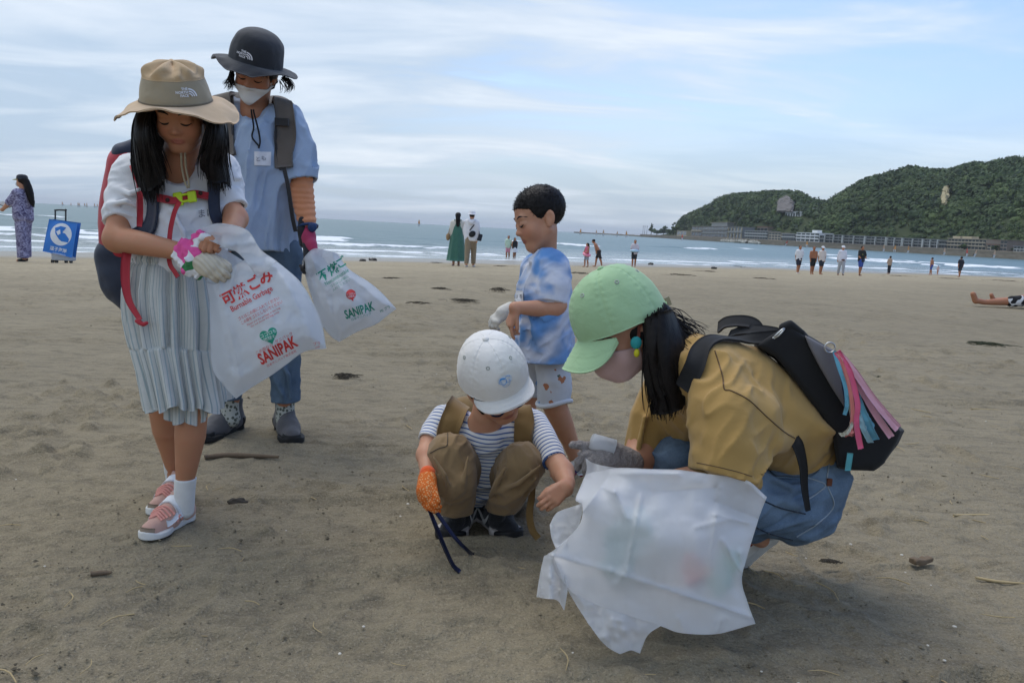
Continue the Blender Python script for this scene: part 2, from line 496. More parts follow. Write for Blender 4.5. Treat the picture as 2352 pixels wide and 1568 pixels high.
def strap(pts, nrm, w, t=.003, n=24, wr=0., seed=1):
    """flat webbing along pts; nrm = face normal (one or per point); w width m (scalar or list)"""
    c = smooth_curve(pts, n); nn = np.asarray(nrm, float)
    nn = np.tile(nn, (n, 1)) if nn.ndim == 1 else smooth_curve(nn, n)
    tt = np.gradient(c, axis=0); tt /= np.linalg.norm(tt, axis=1, keepdims=True)
    s = np.cross(tt, nn); s /= np.linalg.norm(s, axis=1, keepdims=True) + 1e-9
    nn = np.cross(s, tt)
    ww = np.full(n, w) if np.isscalar(w) else np.interp(np.linspace(0, 1, n), np.linspace(0, 1, len(w)), w)
    u = np.linspace(-.5, .5, 5)
    g = c[:, None] + s[:, None] * (u[None, :, None] * ww[:, None, None])
    if wr:
        rn = noise(np.stack([np.repeat(np.arange(n) * .6, 5), np.tile(u * 3, n)], 1), seed).reshape(n, 5)
        g = g + nn[:, None] * (rn * wr)[..., None]
    return thick(g, t)
def box(c, h, rot=None, bev=0.):
    c = np.asarray(c, float); h = np.asarray(h, float); Rm = np.eye(3) if rot is None else np.asarray(rot)
    s = np.array([(x, y, z) for x in (-1, 1) for y in (-1, 1) for z in (-1, 1)], float)
    v = c + (s * h) @ Rm.T
    return v, [np.array([(0, 1, 3, 2), (4, 6, 7, 5), (0, 4, 5, 1), (2, 3, 7, 6), (0, 2, 6, 4), (1, 5, 7, 3)])]
def frame_from(y, z):
    """columns x,y,z; y kept, z made square to it"""
    y = np.asarray(y, float); y = y / np.linalg.norm(y); z = np.asarray(z, float); z = z - y * (z @ y); z /= np.linalg.norm(z)
    return np.stack([np.cross(y, z), y, z], 1)
def eul(x, y, z): return np.array((Matrix.Rotation(rad(z), 3, 'Z') @ Matrix.Rotation(rad(y), 3, 'Y') @ Matrix.Rotation(rad(x), 3, 'X')))
TXT = {}
def text_geo(s, bold=0., align='CENTER', res=2, spacing=1.0):
    """lettering as flat mesh, cap height about 0.7, centred on x, baseline y=0 -> (verts2d, tris)"""
    k = (s, bold, align, res, spacing)
    if k in TXT: return TXT[k]
    cu = bpy.data.curves.new('t', 'FONT'); cu.body = s; cu.size = 1; cu.align_x = align; cu.offset = bold; cu.resolution_u = res
    cu.space_character = spacing; cu.fill_mode = 'BOTH'
    o = bpy.data.objects.new('t', cu); COL.objects.link(o)
    dg = bpy.context.evaluated_depsgraph_get(); dg.update()
    me = bpy.data.meshes.new_from_object(o.evaluated_get(dg)); me.calc_loop_triangles()
    v = np.empty(len(me.vertices) * 3, np.float32); me.vertices.foreach_get('co', v); v = v.reshape(-1, 3)[:, :2].astype(float)
    f = np.empty(len(me.loop_triangles) * 3, np.int32); me.loop_triangles.foreach_get('vertices', f); f = f.reshape(-1, 3)
    bpy.data.objects.remove(o); bpy.data.curves.remove(cu); bpy.data.meshes.remove(me)
    TXT[k] = (v, f); return TXT[k]
def xy(geo, ox, oy, s=1., rot=0., sx=1.):
    v, f = geo; c, n = math.cos(rad(rot)), math.sin(rad(rot)); q = v * (s * sx, s)
    return np.stack([ox + q[:, 0] * c - q[:, 1] * n, oy + q[:, 0] * n + q[:, 1] * c], 1), f
def merge2(gs):
    vs, fs, o = [], [], 0
    for v, f in gs: vs.append(v); fs.append(np.asarray(f) + o); o += len(v)
    return np.concatenate(vs), np.concatenate(fs)
def refine2(g, mx):
    """split long edges of a flat triangle mesh so that it can bend"""
    v, f = g; v = np.asarray(v, float); f = np.asarray(f)
    for _ in range(7):
        e = np.stack([np.linalg.norm(v[f[:, (i + 1) % 3]] - v[f[:, i]], axis=1) for i in range(3)], 1)
        bad = e.max(1) > mx
        if not bad.any(): break
        keep = f[~bad]; b = f[bad]; k = e[bad].argmax(1); r = np.arange(len(b))
        i, j, o = b[r, k], b[r, (k + 1) % 3], b[r, (k + 2) % 3]
        m = len(v) + r; v = np.concatenate([v, (v[i] + v[j]) / 2])
        f = np.concatenate([keep, np.stack([i, m, o], 1), np.stack([m, j, o], 1)])
    return v, f
def disc2(r, n=24, ry=None):
    t = np.arange(n) / n * 2 * np.pi; v = np.concatenate([[[0, 0]], np.stack([r * np.cos(t), (ry or r) * np.sin(t)], 1)])
    k = np.arange(n); return v, np.stack([np.zeros(n, int), 1 + k, 1 + (k + 1) % n], 1)
def poly2(pts):
    """filled outline that is star-shaped about its mean"""
    p = np.asarray(pts, float); v = np.concatenate([[p.mean(0)], p]); n = len(p); k = np.arange(n)
    return v, np.stack([np.zeros(n, int), 1 + k, 1 + (k + 1) % n], 1)
# ================================================================== the setting
# ------------------------------------------------------------------ beach
def polar(rings, angs):
    r, a = np.meshgrid(rings, angs, indexing='ij')
    return np.stack([r * np.sin(a), r * np.cos(a)], -1)
def smooth01(x, a, b):
    t = np.clip((x - a) / (b - a), 0, 1); return t * t * (3 - 2 * t)
def seg_dist2(q, a, b):
    a = np.array(a); b = np.array(b); ba = b - a
    t = np.clip(((q - a) @ ba) / (ba @ ba), 0, 1); return np.linalg.norm(q - a - t[:, None] * ba, axis=1)
def beach():
    rings = [.55]
    while rings[-1] < 130: rings.append(rings[-1] * (1.0052 if rings[-1] < 9 else 1.0075 if rings[-1] < 60 else 1.03))
    rings = np.array(rings)
    angs = np.concatenate([np.radians(np.arange(-180, -52, 6)), np.radians(np.arange(-52, 52.01, .23)), np.radians(np.arange(58, 180, 6))])
    g = polar(rings, angs); nu, nv = g.shape[:2]; q = g.reshape(-1, 2)
    r = np.linalg.norm(q, axis=1); z = ground_z(q[:, 0], q[:, 1]).astype(float)
    s = -offshore(q[:, 0], q[:, 1]); land = smooth01(s, 0, 6)
    def fade(fr): return np.clip(2.2 / (fr * np.maximum(r * .0055, .004) * 4), 0, 1) ** 1.5
    n_big = fbm(q * .35, 3, 11); n_mid = fbm(q * 2.6, 3, 21)
    rel = n_big * .012 + n_mid * .0055
    patch = smooth01(noise(q * 1.1, 31) + .55 * noise(q * 3.1, 32), .0, .7)
    clod = np.maximum(fbm(q * np.array([13., 15.]), 2, 41) - .18, 0)
    rel = rel + clod * .034 * patch * np.clip(7 / np.maximum(r, 1), 0, 1)
    rel = rel + (fbm(q * 55, 2, 51) * .0024 + fbm(q * 22, 2, 56) * .0048) * np.clip(3.2 / np.maximum(r, 1), 0, 1) ** 2
    # wind-combed, trodden streaks that run gently up to the right
    d_ = np.stack([q[:, 0] * .97 + q[:, 1] * .22, q[:, 1] * .97 - q[:, 0] * .22], 1)
    st = fbm(d_ * np.array([1.3, 9.0]), 3, 61)
    rel = rel + np.maximum(st - .12, 0) * .026 * smooth01(noise(q * .7, 62), -.35, .5) * np.clip(6 / np.maximum(r, 1), .12, 1)
    # footprints with pushed-up rims
    rr = np.random.default_rng(5); near = np.nonzero((r < 16))[0]
    for _ in range(95):
        d = 1.5 + 9 * rr.random() ** 1.3; px = rr.uniform(-.75, .75) * d; an = rr.uniform(-1.2, 1.2)
        if abs(px - .02) < .75 and 1.9 < d < 2.5: continue
        c, n = math.cos(an), math.sin(an); L_ = q[near] - (px, d)
        a_ = (L_[:, 0] * c + L_[:, 1] * n) / .052; b_ = (-L_[:, 0] * n + L_[:, 1] * c) / .125
        e = np.sqrt(a_ * a_ + b_ * b_); dep = rr.uniform(.006, .014)
        rel[near] += -dep * np.exp(-e ** 4) + dep * .75 * np.exp(-((e - 1.3) / .22) ** 2)
    # scrape lines
    for a, b, w, dp in [((-1.0, 2.33), (-.15, 2.62), .012, .007), ((-.9, 2.42), (-.2, 2.66), .009, .005), ((-1.5, 1.75), (-.55, 2.0), .012, .006),
                        ((-1.6, 1.62), (-.7, 1.83), .01, .005), ((-.9, 3.1), (-.3, 3.13), .014, .008), ((.75, 2.1), (1.5, 2.25), .012, .006)]:
        dd = seg_dist2(q[near] + .02 * np.stack([noise(q[near] * 6, 5), noise(q[near] * 6, 6)], 1), a, b)
        rel[near] += dp * (np.exp(-((dd - w * 1.6) / w) ** 2) - np.exp(-(dd / w) ** 2))
    z = z + rel * land
    v = np.concatenate([np.concatenate([q, z[:, None]], 1), [[0, 0, 0]]])
    f = grid_faces(nu, nv, False, True)
    c = len(v) - 1; k = np.arange(nv)
    fan = np.stack([np.full(nv, c), k, (k + 1) % nv], 1)
    wet = np.append(smooth01(offshore(q[:, 0], q[:, 1]) + 2.2 * noise(q * .12, 71), -7.5, -2.0), 0)
    upshore = np.append(smooth01(s, 17, 34), 1)  # far sand paler than near: partly a grazing-angle light effect put into the colour
    b = NB('sand')
    sx = b.noise(1.1, 5, .62); sl = b.noise(.16, 3); fi = b.noise(150, 3, .7); md = b.noise(14, 4, .65, stretch=(.55, 1.2, 1))
    f1 = b.math('ADD', b.math('MULTIPLY', sx, .55), b.math('MULTIPLY', sl, .45))
    f1 = b.rng(f1, .36, .64)
    near_c = b.mix(f1, (.215, .178, .115), (.290, .242, .158))
    far_c = b.mix(f1, (.335, .276, .178), (.44, .365, .240))
    col = b.mix(b.attr('upshore'), far_c, near_c)
    col = b.mix(b.rng(md, .48, .66, 0, .42), col, (.085, .072, .052)); m2 = b.noise(5.5, 5, .7, stretch=(.5, 1.5, 1)); col = b.mix(b.rng(m2, .55, .70, 0, .45), col, (.10, .085, .060)); col = b.mix(b.rng(m2, .45, .30, 0, .30), col, (.34, .285, .195))  # elongated dark marks put the shade of small bumps into the sand colour
    col = b.mix(b.rng(fi, .50, .75, 0, .60), col, (.42, .36, .26))
    col = b.mix(b.rng(b.noise(210, 2, .7), .56, .78, 0, .75), col, (.045, .040, .032))
    spk = b.vor(34, out='Distance'); col = b.mix(b.rng(spk, .055, .035, 0, .55), col, (.55, .50, .42))
    wc = b.mix(.5, col, (.17, .16, .145)); col = b.mix(b.attr('wet'), col, wc)
    ro = b.rng(b.attr('wet'), 0, 1, .95, .32)
    n = b.bump(b.noise(7, 5, .7, stretch=(.7, 1.3, 1)), .5, .05); n = b.bump(b.noise(30, 5, .7), .8, .022, n); n = b.bump(fi, .45, .004, n)
    o = part('sand_beach', (v, [f, fan]), b.fin(col, ro, n), attrs={'wet': wet, 'upshore': upshore})
    o['kind'] = 'structure'
beach()

# ------------------------------------------------------------------ sea with breakers
def sea():
    rings = [16.0]
    while rings[-1] < 260: rings.append(rings[-1] * 1.0062)
    while rings[-1] < 30000: rings.append(rings[-1] * 1.05)
    rings = np.array(rings)
    angs = np.concatenate([np.radians(np.arange(-110, -46, 4)), np.radians(np.arange(-46, 46.01, .24)), np.radians(np.arange(50, 111, 4))])
    g = polar(rings, angs); nu, nv = g.shape[:2]; q = g.reshape(-1, 2)
    s = offshore(q[:, 0], q[:, 1]); al = q[:, 0] * .78 + q[:, 1] * .62; r = np.linalg.norm(q, axis=1)
    qa = np.stack([al, s], 1)
    z = np.full(len(q), WATER) + .012 * np.clip(s, 0, 1)
    foam = np.zeros(len(q)); near = s < 260
    z = z + np.where(near, .05 * fbm(qa * np.array([.10, .34]), 3, 3) * smooth01(s, 2, 20), 0)
    rip = fbm(qa * np.array([.5, 1.9]), 3, 9)
    z = z + np.where(s < 120, .035 * rip * smooth01(s, 1, 10) * np.clip(60 / np.maximum(r, 1), 0, 1), 0)
    for i, (s0, w, h, thr, amt) in enumerate([(3.5, .55, .03, -.35, .8), (7.5, .8, .08, -.15, .9), (12, .8, .10, -.05, .95), (17.5, 1.0, .20, -.12, 1.0),
                                              (24.5, 1.3, .34, -.25, 1.1), (33, 1.2, .26, .12, 1.0), (47, 1.2, .24, .32, .9), (66, 1.4, .26, .42, .8), (92, 1.6, .28, .5, .7)]):
        sc = s0 + (1.8 + s0 * .05) * noise(np.stack([al * .035, np.zeros_like(al)], 1), 100 + i) + .8 * noise(np.stack([al * .16, np.zeros_like(al)], 1), 140 + i)
        gate = smooth01(noise(np.stack([al * (.045 if i < 5 else .07), np.full_like(al, i * 3.)], 1), 180 + i), thr, thr + .3)
        e = (s - sc) / w
        crest = np.exp(-np.where(e > 0, e * .55, e * 1.15) ** 2)
        z = z + h * crest * (.35 + .65 * gate)
        br = .55 + .8 * fbm(qa * np.array([.55, 1.4]), 3, 220 + i)
        trail = np.exp(-np.where(e < 0, -e * .42, e * 1.6)) * .5        # foam left behind shoreward
        foam = np.maximum(foam, amt * gate * np.clip(np.maximum(np.exp(-(e + .3) ** 2 * 1.6) * (br + .15), trail * (br - .38)), 0, 1))
    lace = np.clip(fbm(qa * np.array([.35, .9]), 4, 300) * 1.7 - .35, 0, 1) * smooth01(-s, -19, -2) * .6
    foam = np.clip(np.maximum(foam, lace), 0, 1)
    edge = np.clip(1 - np.abs(s - .6 - .5 * noise(qa * .3, 77)) / .5, 0, 1) * .55
    foam = np.maximum(foam, edge)
    v = np.concatenate([q, z[:, None]], 1)
    f = grid_faces(nu, nv); f = f[(s[f] > -3).all(1)]
    b = NB('sea_water')
    dp = b.attr('deep')
    col = b.mix(dp, (.21, .225, .20), (.085, .150, .155))
    col = b.mix(b.rng(b.noise(.05, 4, stretch=(1, 2.2, 1)), .35, .7, 0, .5), col, (.13, .19, .185))
    fm = b.attr('foam'); br = b.noise(1.6, 5, .7); ff = b.rng(b.math('ADD', fm, b.math('MULTIPLY', br, .55)), .52, .98, 0, 1, True)
    col = b.mix(ff, col, (.82, .84, .85))
    ro = b.math('ADD', b.rng(dp, 0, 1, .17, .34), b.math('MULTIPLY', ff, .5))
    h1 = b.noise(.9, 4, .6, stretch=(.6, 1.3, 1)); h2 = b.noise(4.0, 3, .6)
    n = b.bump(h1, .75, .22); n = b.bump(h2, .4, .05, n)
    b.b.inputs['IOR'].default_value = 1.333; b.b.inputs['Specular IOR Level'].default_value = .5
    deep = smooth01(s, 1, 34)
    o = part('sea', (v, [f]), b.fin(col, ro, n), attrs={'foam': foam, 'deep': deep}); o['kind'] = 'structure'
sea()

# ------------------------------------------------------------------ far coast: land, seawall, hills
CT = np.array([(1380, 1700), (1430, 1500), (1480, 1250), (1572, 980), (1700, 760), (1857, 630), (2063, 550), (2350, 440), (2700, 360), (3100, 300)], float)
def cdist(px): return float(np.interp(px, CT[:, 0], CT[:, 1]))
def CP(px, off=0., z=None):
    """place off metres inland of the far waterline in the direction of photo column px"""
    r = ray(px, 525.3 + .0542 * (px - 1176)); r = r / math.hypot(r[0], r[1])
    q = r * (cdist(px) / r[1]) + r * off
    return np.array((q[0], q[1], WATER if z is None else z))
WALLTOP = 3.3
RIDGE = np.array([(1440, 541), (1490, 538), (1535, 532), (1550, 523), (1561, 500), (1585, 487), (1627, 469), (1638, 458), (1671, 448), (1714, 446), (1747, 443), (1791, 442), (1824, 444), (1853, 461), (1877, 464),
                  (1894, 467), (1902, 461), (1929, 442), (1955, 425), (1980, 413), (2025, 399), (2066, 387), (2097, 393), (2138, 395), (2165, 393), (2210, 380), (2235, 383), (2272, 374),
                  (2313, 368), (2352, 371), (2450, 366), (2600, 372), (2800, 385), (3050, 420)], float)
def hill_pt(px, t):
    """t 0 foot of the slope, 1 ridge, up to 2 far side"""
    d = cdist(px); base = CP(px, 26); wid = np.interp(px, [1440, 1560, 1700, 1860, 1900, 2000, 2350], [25, 60, 120, 110, 90, 120, 170])
    top = CP(px, 26 + wid)
    py = np.interp(px, RIDGE[:, 0], RIDGE[:, 1]) + 5
    # height of the ridge so that it meets the skyline
    r = ray(px, py); zr = CAMH + r[2] * (top[1] / r[1])
    tt = min(t, 1); zf = WALLTOP + max(zr - WALLTOP, .1) * (math.sin(tt * math.pi / 2) ** 1.15)
    if t > 1: zf = WALLTOP + max(zr - WALLTOP, .1) * math.cos((t - 1) * math.pi / 2) ** .8
    q = base + (top - base) * t
    return np.array((q[0], q[1], zf))
def far_coast():
    pxs = np.linspace(1440, 3050, 150); ts = np.linspace(0, 2, 40)
    g = np.array([[hill_pt(p, t) for t in ts] for p in pxs])
    nz = fbm(g.reshape(-1, 3) * .022, 4, 8).reshape(g.shape[:2]) * 5 * np.clip(np.sin(np.linspace(0, np.pi, 40))[None], 0, 1)
    g[..., 2] = np.maximum(g[..., 2] + nz * np.clip((g[..., 2] - WALLTOP) / 20, 0, 1), WALLTOP - .5)
    b = NB('hill_soil'); c = b.mix(b.noise(.06, 4), (.030, .045, .020), (.06, .075, .03))
    o = part('wooded_hill', sheet(g), b.fin(c, 1.)); o['kind'] = 'structure'
    # flat strip of built-up land between wall and hill
    g2 = np.array([[CP(p, off, WALLTOP - .06) for off in (.6, 14, 30, 60)] for p in np.linspace(1470, 3050, 80)])
    o = part('waterfront_land', sheet(g2), plain('land', (.16, .15, .12), .95, .2, .2)); o['kind'] = 'structure'
    # seawall, slightly battered, with a paler coping
    P_ = np.linspace(1470, 2900, 110)
    prof = [(-1.6, WATER - 1.0), (-1.5, WATER + .5), (-.9, WATER + 1.6), (-.5, WALLTOP - .7), (-.6, WALLTOP), (.6, WALLTOP), (.8, WATER - 1)]
    g3 = np.array([[CP(p, o_, z_) for o_, z_ in prof] for p in P_])
    b = NB('seawall_stone'); zc = b.N.new('ShaderNodeSeparateXYZ'); b.lk(b.obj(), zc.inputs[0])
    c = b.mix(b.noise(.12, 5, stretch=(1, 1, 3)), (.13, .115, .09), (.24, .21, .17))
    c = b.mix(b.rng(b.noise(.5, 3, stretch=(.3, .3, 4)), .45, .7, 0, .6), c, (.09, .08, .06))
    w = solo('seawall', sheet(g3), b.fin(c, .95, b.bump(b.noise(1.2, 3), .5, .3)), 'long brown stone seawall along the foot of the waterfront buildings', 'seawall', CP(1900))
    # low breakwater running out to sea from the point
    g4 = np.array([[CP(p, o_, z_) for o_, z_ in ((-3, WATER - 1), (-1.5, h), (1.5, h), (3, WATER - 1))] for p, h in zip(np.linspace(1318, 1474, 24), WATER + 2.6 + .5 * noise(np.arange(24)[:, None] * np.array([[1.3, 0]]), 3))])
    solo('breakwater', sheet(g4), plain('breakwater_rock', (.14, .13, .11), .95, .6, 1.), 'low dark breakwater running out to sea from the wooded point', 'breakwater', CP(1400))
far_coast()

def leafy(centers, radii, seed, quads=60, core=True, leaf=.5, flat_=.8):
    """crowns of leaf-clump faces round dark cores; returns geo and colour"""
    rg = np.random.default_rng(seed); vs, fs, cs = [], [], []; o = 0
    n = len(centers); C = np.asarray(centers); Rr = np.asarray(radii)
    # cores: lumpy low spheres
    if core:
        ph = np.array([-1., -.5, 0, .5, 1.]) * np.pi / 2 * .98; th = np.arange(8) / 8 * 2 * np.pi
        T, Ph = np.meshgrid(th, ph); u = np.stack([np.cos(Ph) * np.cos(T), np.cos(Ph) * np.sin(T), np.sin(Ph)], -1).reshape(-1, 3)
        gf = grid_faces(5, 8, False, True)
        k = 1 + .25 * rg.standard_normal((n, 40, 1))
        v = C[:, None] + u[None] * k * .78 * Rr[:, None, None] * np.array((1, 1, flat_))
        fs.append((gf[None] + (np.arange(n) * 40)[:, None, None]).reshape(-1, 4)); vs.append(v.reshape(-1, 3)); o = n * 40
        tint = rg.normal(0, 1, (n, 1)); cs.append(np.repeat(tint, 40, 0).ravel())
    else: tint = rg.normal(0, 1, (n, 1))
    d = rg.standard_normal((n, quads, 3)); d /= np.linalg.norm(d, axis=2, keepdims=True)
    c = C[:, None] + d * (Rr[:, None, None] * rg.uniform(.72, 1.12, (n, quads, 1))) * np.array((1, 1, flat_))
    a = rg.standard_normal((n, quads, 3)); a -= d * (a * d).sum(2, keepdims=True) * rg.uniform(0, 1, (n, quads, 1)); a /= np.linalg.norm(a, axis=2, keepdims=True)
    b_ = np.cross(d, a); s = Rr[:, None, None] * leaf * rg.uniform(.5, 1.1, (n, quads, 1))
    v = np.stack([c - a * s * .5, c + b_ * s * .42, c + a * s * .5 + d * s * .15, c - b_ * s * .42], 2).reshape(-1, 3)
    fs.append(o + np.arange(n * quads * 4).reshape(-1, 4)); vs.append(v)
    cs.append(np.repeat((tint + rg.normal(0, .45, (n, quads))).ravel(), 4))
    return (np.concatenate(vs), fs), np.concatenate(cs)
def leaf_mat():
    b = NB('foliage'); t = b.attr('tint')
    c = b.mix(b.rng(t, -1.6, 1.6), (.018, .036, .016), (.080, .118, .036))
    c = b.mix(b.rng(b.noise(.035, 3), .45, .65, 0, .75), c, (.045, .080, .032))
    c = b.mix(b.rng(b.noise(.02, 2), .55, .75, 0, .7), c, (.10, .14, .042))
    return b.fin(c, .75)
LEAF = leaf_mat()
def forest():
    rg = np.random.default_rng(21); pts, rs = [], []
    while len(pts) < 3100:
        px = rg.uniform(1540, 2480); t = rg.uniform(.02, 1.08) ** .85
        if 1777 < px < 1818 and .42 < t < .80 and px > 1777 + (t - .42) * 40 and px < 1822 - (t - .42) * 30: continue      # bare rock scar
        if 2150 < px < 2164 and .36 < t < .55: continue
        if 1795 < px < 1872 and .30 < t < .44 and px < 1870: continue
        q = hill_pt(px, t); h = q[2] - WALLTOP
        if h < 1.5: continue
        r = rg.uniform(2.6, 5.2) * (1.0 if t > .25 else .62) * np.interp(px, [1540, 1650], [.7, 1])
        pts.append(q + (0, 0, r * .25)); rs.append(r)
    geo, ti = leafy(pts, rs, 4, 46, True, .55)
    solo('hillside_wood', geo, LEAF, 'dense green wood covering the whole hillside', 'wood', CP(1900), kind='stuff', smooth=False, attrs={'tint': ti})
    # bare scars
    for (p0, p1, t0, t1, lab, col, nm) in [(1783, 1817, .40, .70, 'bare grey rock scar on the smaller hill', (.17, .155, .15), 'bare_rock'), (2151, 2163, .36, .56, 'small pale yellow bare cliff patch in the woods', (.42, .36, .22), 'cliff_patch')]:
        g = []
        for i, p in enumerate(np.linspace(p0, p1, 9)):
            f = abs(i / 8 - .5) * 2; row = []
            for t in np.linspace(t0, t1 - (t1 - t0) * .35 * f, 9):
                q = hill_pt(p, t); row.append(q + np.array((-3.2, -4.6, 1.8)) * 1.0)
            g.append(row)
        g = np.array(g); g += RNG.normal(0, .5, g.shape)
        b = NB(nm + '_stone'); c = b.mix(b.noise(.25, 4), tuple(np.array(col) * .7), tuple(np.array(col) * 1.25))
        solo(nm, thick(g, 2.0), b.fin(c, .95, b.bump(b.noise(.8, 4), .8, .6)), lab, 'rock', smooth=False)
forest()

# ------------------------------------------------------------------ waterfront buildings
GLASS = plain('window_glass', (.035, .045, .05), .12, .02, 1.)
def WMAT(n, c): return plain('wall_' + n, c, .9, .1, .8, .08)
WM = {'grey': WMAT('grey', (.24, .245, .24)), 'pale': WMAT('pale', (.40, .41, .41)), 'white': WMAT('white', (.70, .71, .72)), 'beige': WMAT('beige', (.36, .31, .24)),
      'brown': WMAT('brown', (.20, .165, .14)), 'dark': WMAT('dark', (.13, .13, .13)), 'tan': WMAT('tan', (.44, .37, .26)), 'red': WMAT('red', (.24, .10, .07)), 'slate': WMAT('slate', (.17, .18, .20))}
def facade(x0, x1, off=4.):
    a = CP(x0, off); b = CP(x1, off); w = np.linalg.norm((b - a)[:2]); u = (b - a) / w
    n = np.array((-u[1], u[0], 0.)); n = n if n[1] < 0 or n[0] < 0 else -n
    if n @ (-a) < 0: n = -n
    return a, u, n, w
def building(name, label, x0, x1, ytop, floors, bays, wall, trim=None, fins=0, roof=None, deep=11, off=4., z0=WALLTOP, balcony=True, group=None):
    a, u, n, w = facade(x0, x1, off); Rm = np.stack([u, -n, (0, 0, 1)], 1)
    xm = (x0 + x1) / 2; r = ray(xm, ytop); dm = (a + u * w / 2)[1]; zt = CAMH + r[2] * dm / r[1]; H = max(zt - z0, 2.4)
    root = thing(name, label, 'building', a + u * w / 2 + np.array((0, 0, z0 - a[2])), group)
    def bx(nm, cu, cz, hu, hz, out, th, mat, par=root):
        """box on the facade: centre cu along, cz up, out = distance proud of the wall"""
        c = a + u * cu + n * (out - th / 2); c[2] = z0 + cz
        return part(nm, box(c, (hu, th / 2, hz), Rm), mat, par, False)
    wm = WM[wall]; tm = WM[trim or wall]
    bx('wall', w / 2, H / 2 - .3, w / 2, H / 2 + .3, 0, deep, wm)
    fh = H / floors
    rf = bx('roof', w / 2, H + .16, w / 2 + .35, .16, .55, deep + 1.2, WM[roof or trim or wall])
    for i in range(floors):
        if balcony and i: bx('balcony_slab', w / 2, i * fh, w / 2, .14, .9, 1.0, tm)
        bw = w / bays
        for k in range(bays):
            win = bx('window', (k + .5) * bw, (i + .5) * fh, bw * .40, fh * .33, .04, .3, GLASS)
        if balcony and i: bx('balcony_rail', w / 2, i * fh + fh * .2, w / 2, fh * .11, .92, .1, tm)
    if fins:
        for k in range(fins + 1): bx('pier', k * w / fins, H / 2, .38, H / 2, 1.15, 1.3, WM['pale'])
    return root, bx, H, w
building('house', 'small low tan house at the end of the point beside the trees', 1554, 1576, 529.5, 1, 3, 'tan', roof='brown', balcony=False)
building('apartment_block', 'grey brown block with three dark bays next to the tan house', 1587, 1611, 520, 2, 3, 'brown', 'beige')
r_, bx_, H_, w_ = building('hotel', 'wide brown hotel with a raised upper storey and flat roof', 1612, 1670, 520, 3, 8, 'brown', 'grey')
bx_('upper_storey', w_ * .55, H_ + 2.2, w_ * .30, 1.9, -3, 7, WM['grey']); bx_('upper_roof', w_ * .55, H_ + 4.3, w_ * .34, .2, -2.4, 8, WM['beige'])
r_, bx_, H_, w_ = building('apartment_block', 'grey block with pale yellow columns beside the brown hotel', 1672, 1704, 522, 2, 4, 'slate', 'grey')
for k in range(5): bx_('column', w_ * (k + .1) / 4.3, H_ / 2, .5, H_ / 2, .9, .9, WM['tan'])
building('apartment_block', 'grey balcony block directly behind the white rubble', 1710, 1762, 530.5, 3, 9, 'grey', 'pale')
building('house', 'red roofed house on the slope above the grey balcony block', 1736, 1760, 521, 1, 3, 'brown', roof='red', off=34, z0=WALLTOP + 4, balcony=False)
building('apartment_block', 'plain beige block between the grey and the white building', 1764, 1792, 534, 3, 4, 'beige', 'beige', balcony=False)
building('restaurant', 'low dark glazed building beside the white apartment house', 1795, 1826, 537.5, 2, 6, 'dark', 'pale')
r_, bx_, H_, w_ = building('apartment_block', 'bright white apartment house with a rooftop hut', 1828, 1880, 535, 3, 5, 'white', 'white')
bx_('rooftop_hut', w_ * .68, H_ + 1.3, w_ * .11, 1.1, -2, 4, WM['white'])
building('house', 'narrow grey house squeezed against the white apartment house', 1881, 1893, 541, 2, 2, 'slate', 'grey')
SEGM = [(1894, 1934), (1936, 1985), (1987, 2034), (2037, 2071), (2074, 2118), (2120, 2153)]
for i, (a_, b_) in enumerate(SEGM):
    building('apartment_block', 'grey apartment block with pale vertical piers in the long row', a_, b_, np.interp((a_ + b_) / 2, [1893, 2154], [538.5, 551]), 3, 4, 'slate', 'grey', fins=2, group='blocks of the long apartment row')
building('house', 'low dark grey house at the end of the long apartment row', 2155, 2173, 554, 2, 3, 'dark', 'grey')
r_, bx_, H_, w_ = building('hotel', 'wide beige hotel with a stepped roof near the right end', 2174, 2262, 549, 3, 11, 'beige', 'beige')
for k, (c_, hw) in enumerate(((.14, .1), (.42, .12))): bx_('rooftop_block', w_ * c_, H_ + .9, w_ * hw, .8, -2, 5, WM['tan'])
building('house', 'red roofed house between the beige hotel and the brown block', 2265, 2291, 562, 2, 3, 'beige', roof='red', balcony=False)
building('apartment_block', 'tall narrow brown block rising over the low houses', 2294, 2310, 552, 3, 2, 'brown', 'brown', balcony=False)
building('house', 'pale grey house among trees at the right end', 2326, 2356, 566, 2, 4, 'pale', roof='slate', balcony=False)
building('house', 'white walled house under the grey rock scar', 1797, 1832, 486.5, 1, 6, 'white', off=70, z0=24.2, balcony=False, deep=6)
building('house', 'grey and white house on the saddle between the hills', 1838, 1867, 478.5, 1, 4, 'pale', roof='slate', off=80, z0=27.5, balcony=False, deep=6)

# rubble of pale concrete blocks at the foot of the wall
def tetra(s):
    g = []
    for d in ((1, 1, 1), (-1, -1, 1), (-1, 1, -1), (1, -1, -1)):
        e = np.array(d) / 3 ** .5 * s; g.append(tube([np.zeros(3), e], [s * .36, s * .24], 2, 6))
    return merge(*g)
TET = new_mesh('concrete_tetrapod', *tetra(1.5), False); TET.materials.append(plain('pale_concrete', (.55, .53, .48), .9, .2, 1.))
for i in range(64):
    px = 1656 + 90 * RNG.random(); off = -2.0 - 5 * RNG.random(); q = CP(px, off)
    o = bpy.data.objects.new('concrete_tetrapod', TET); COL.objects.link(o)
    o.location = q + np.array((0, 0, .5 + (off + 7) * .35 + RNG.random() * .6)); o.rotation_euler = RNG.uniform(0, 6, 3)
    o['label'] = 'pale concrete tetrapod in the white heap below the seawall'; o['category'] = 'tetrapod'; o['group'] = 'tetrapods heaped below the seawall'

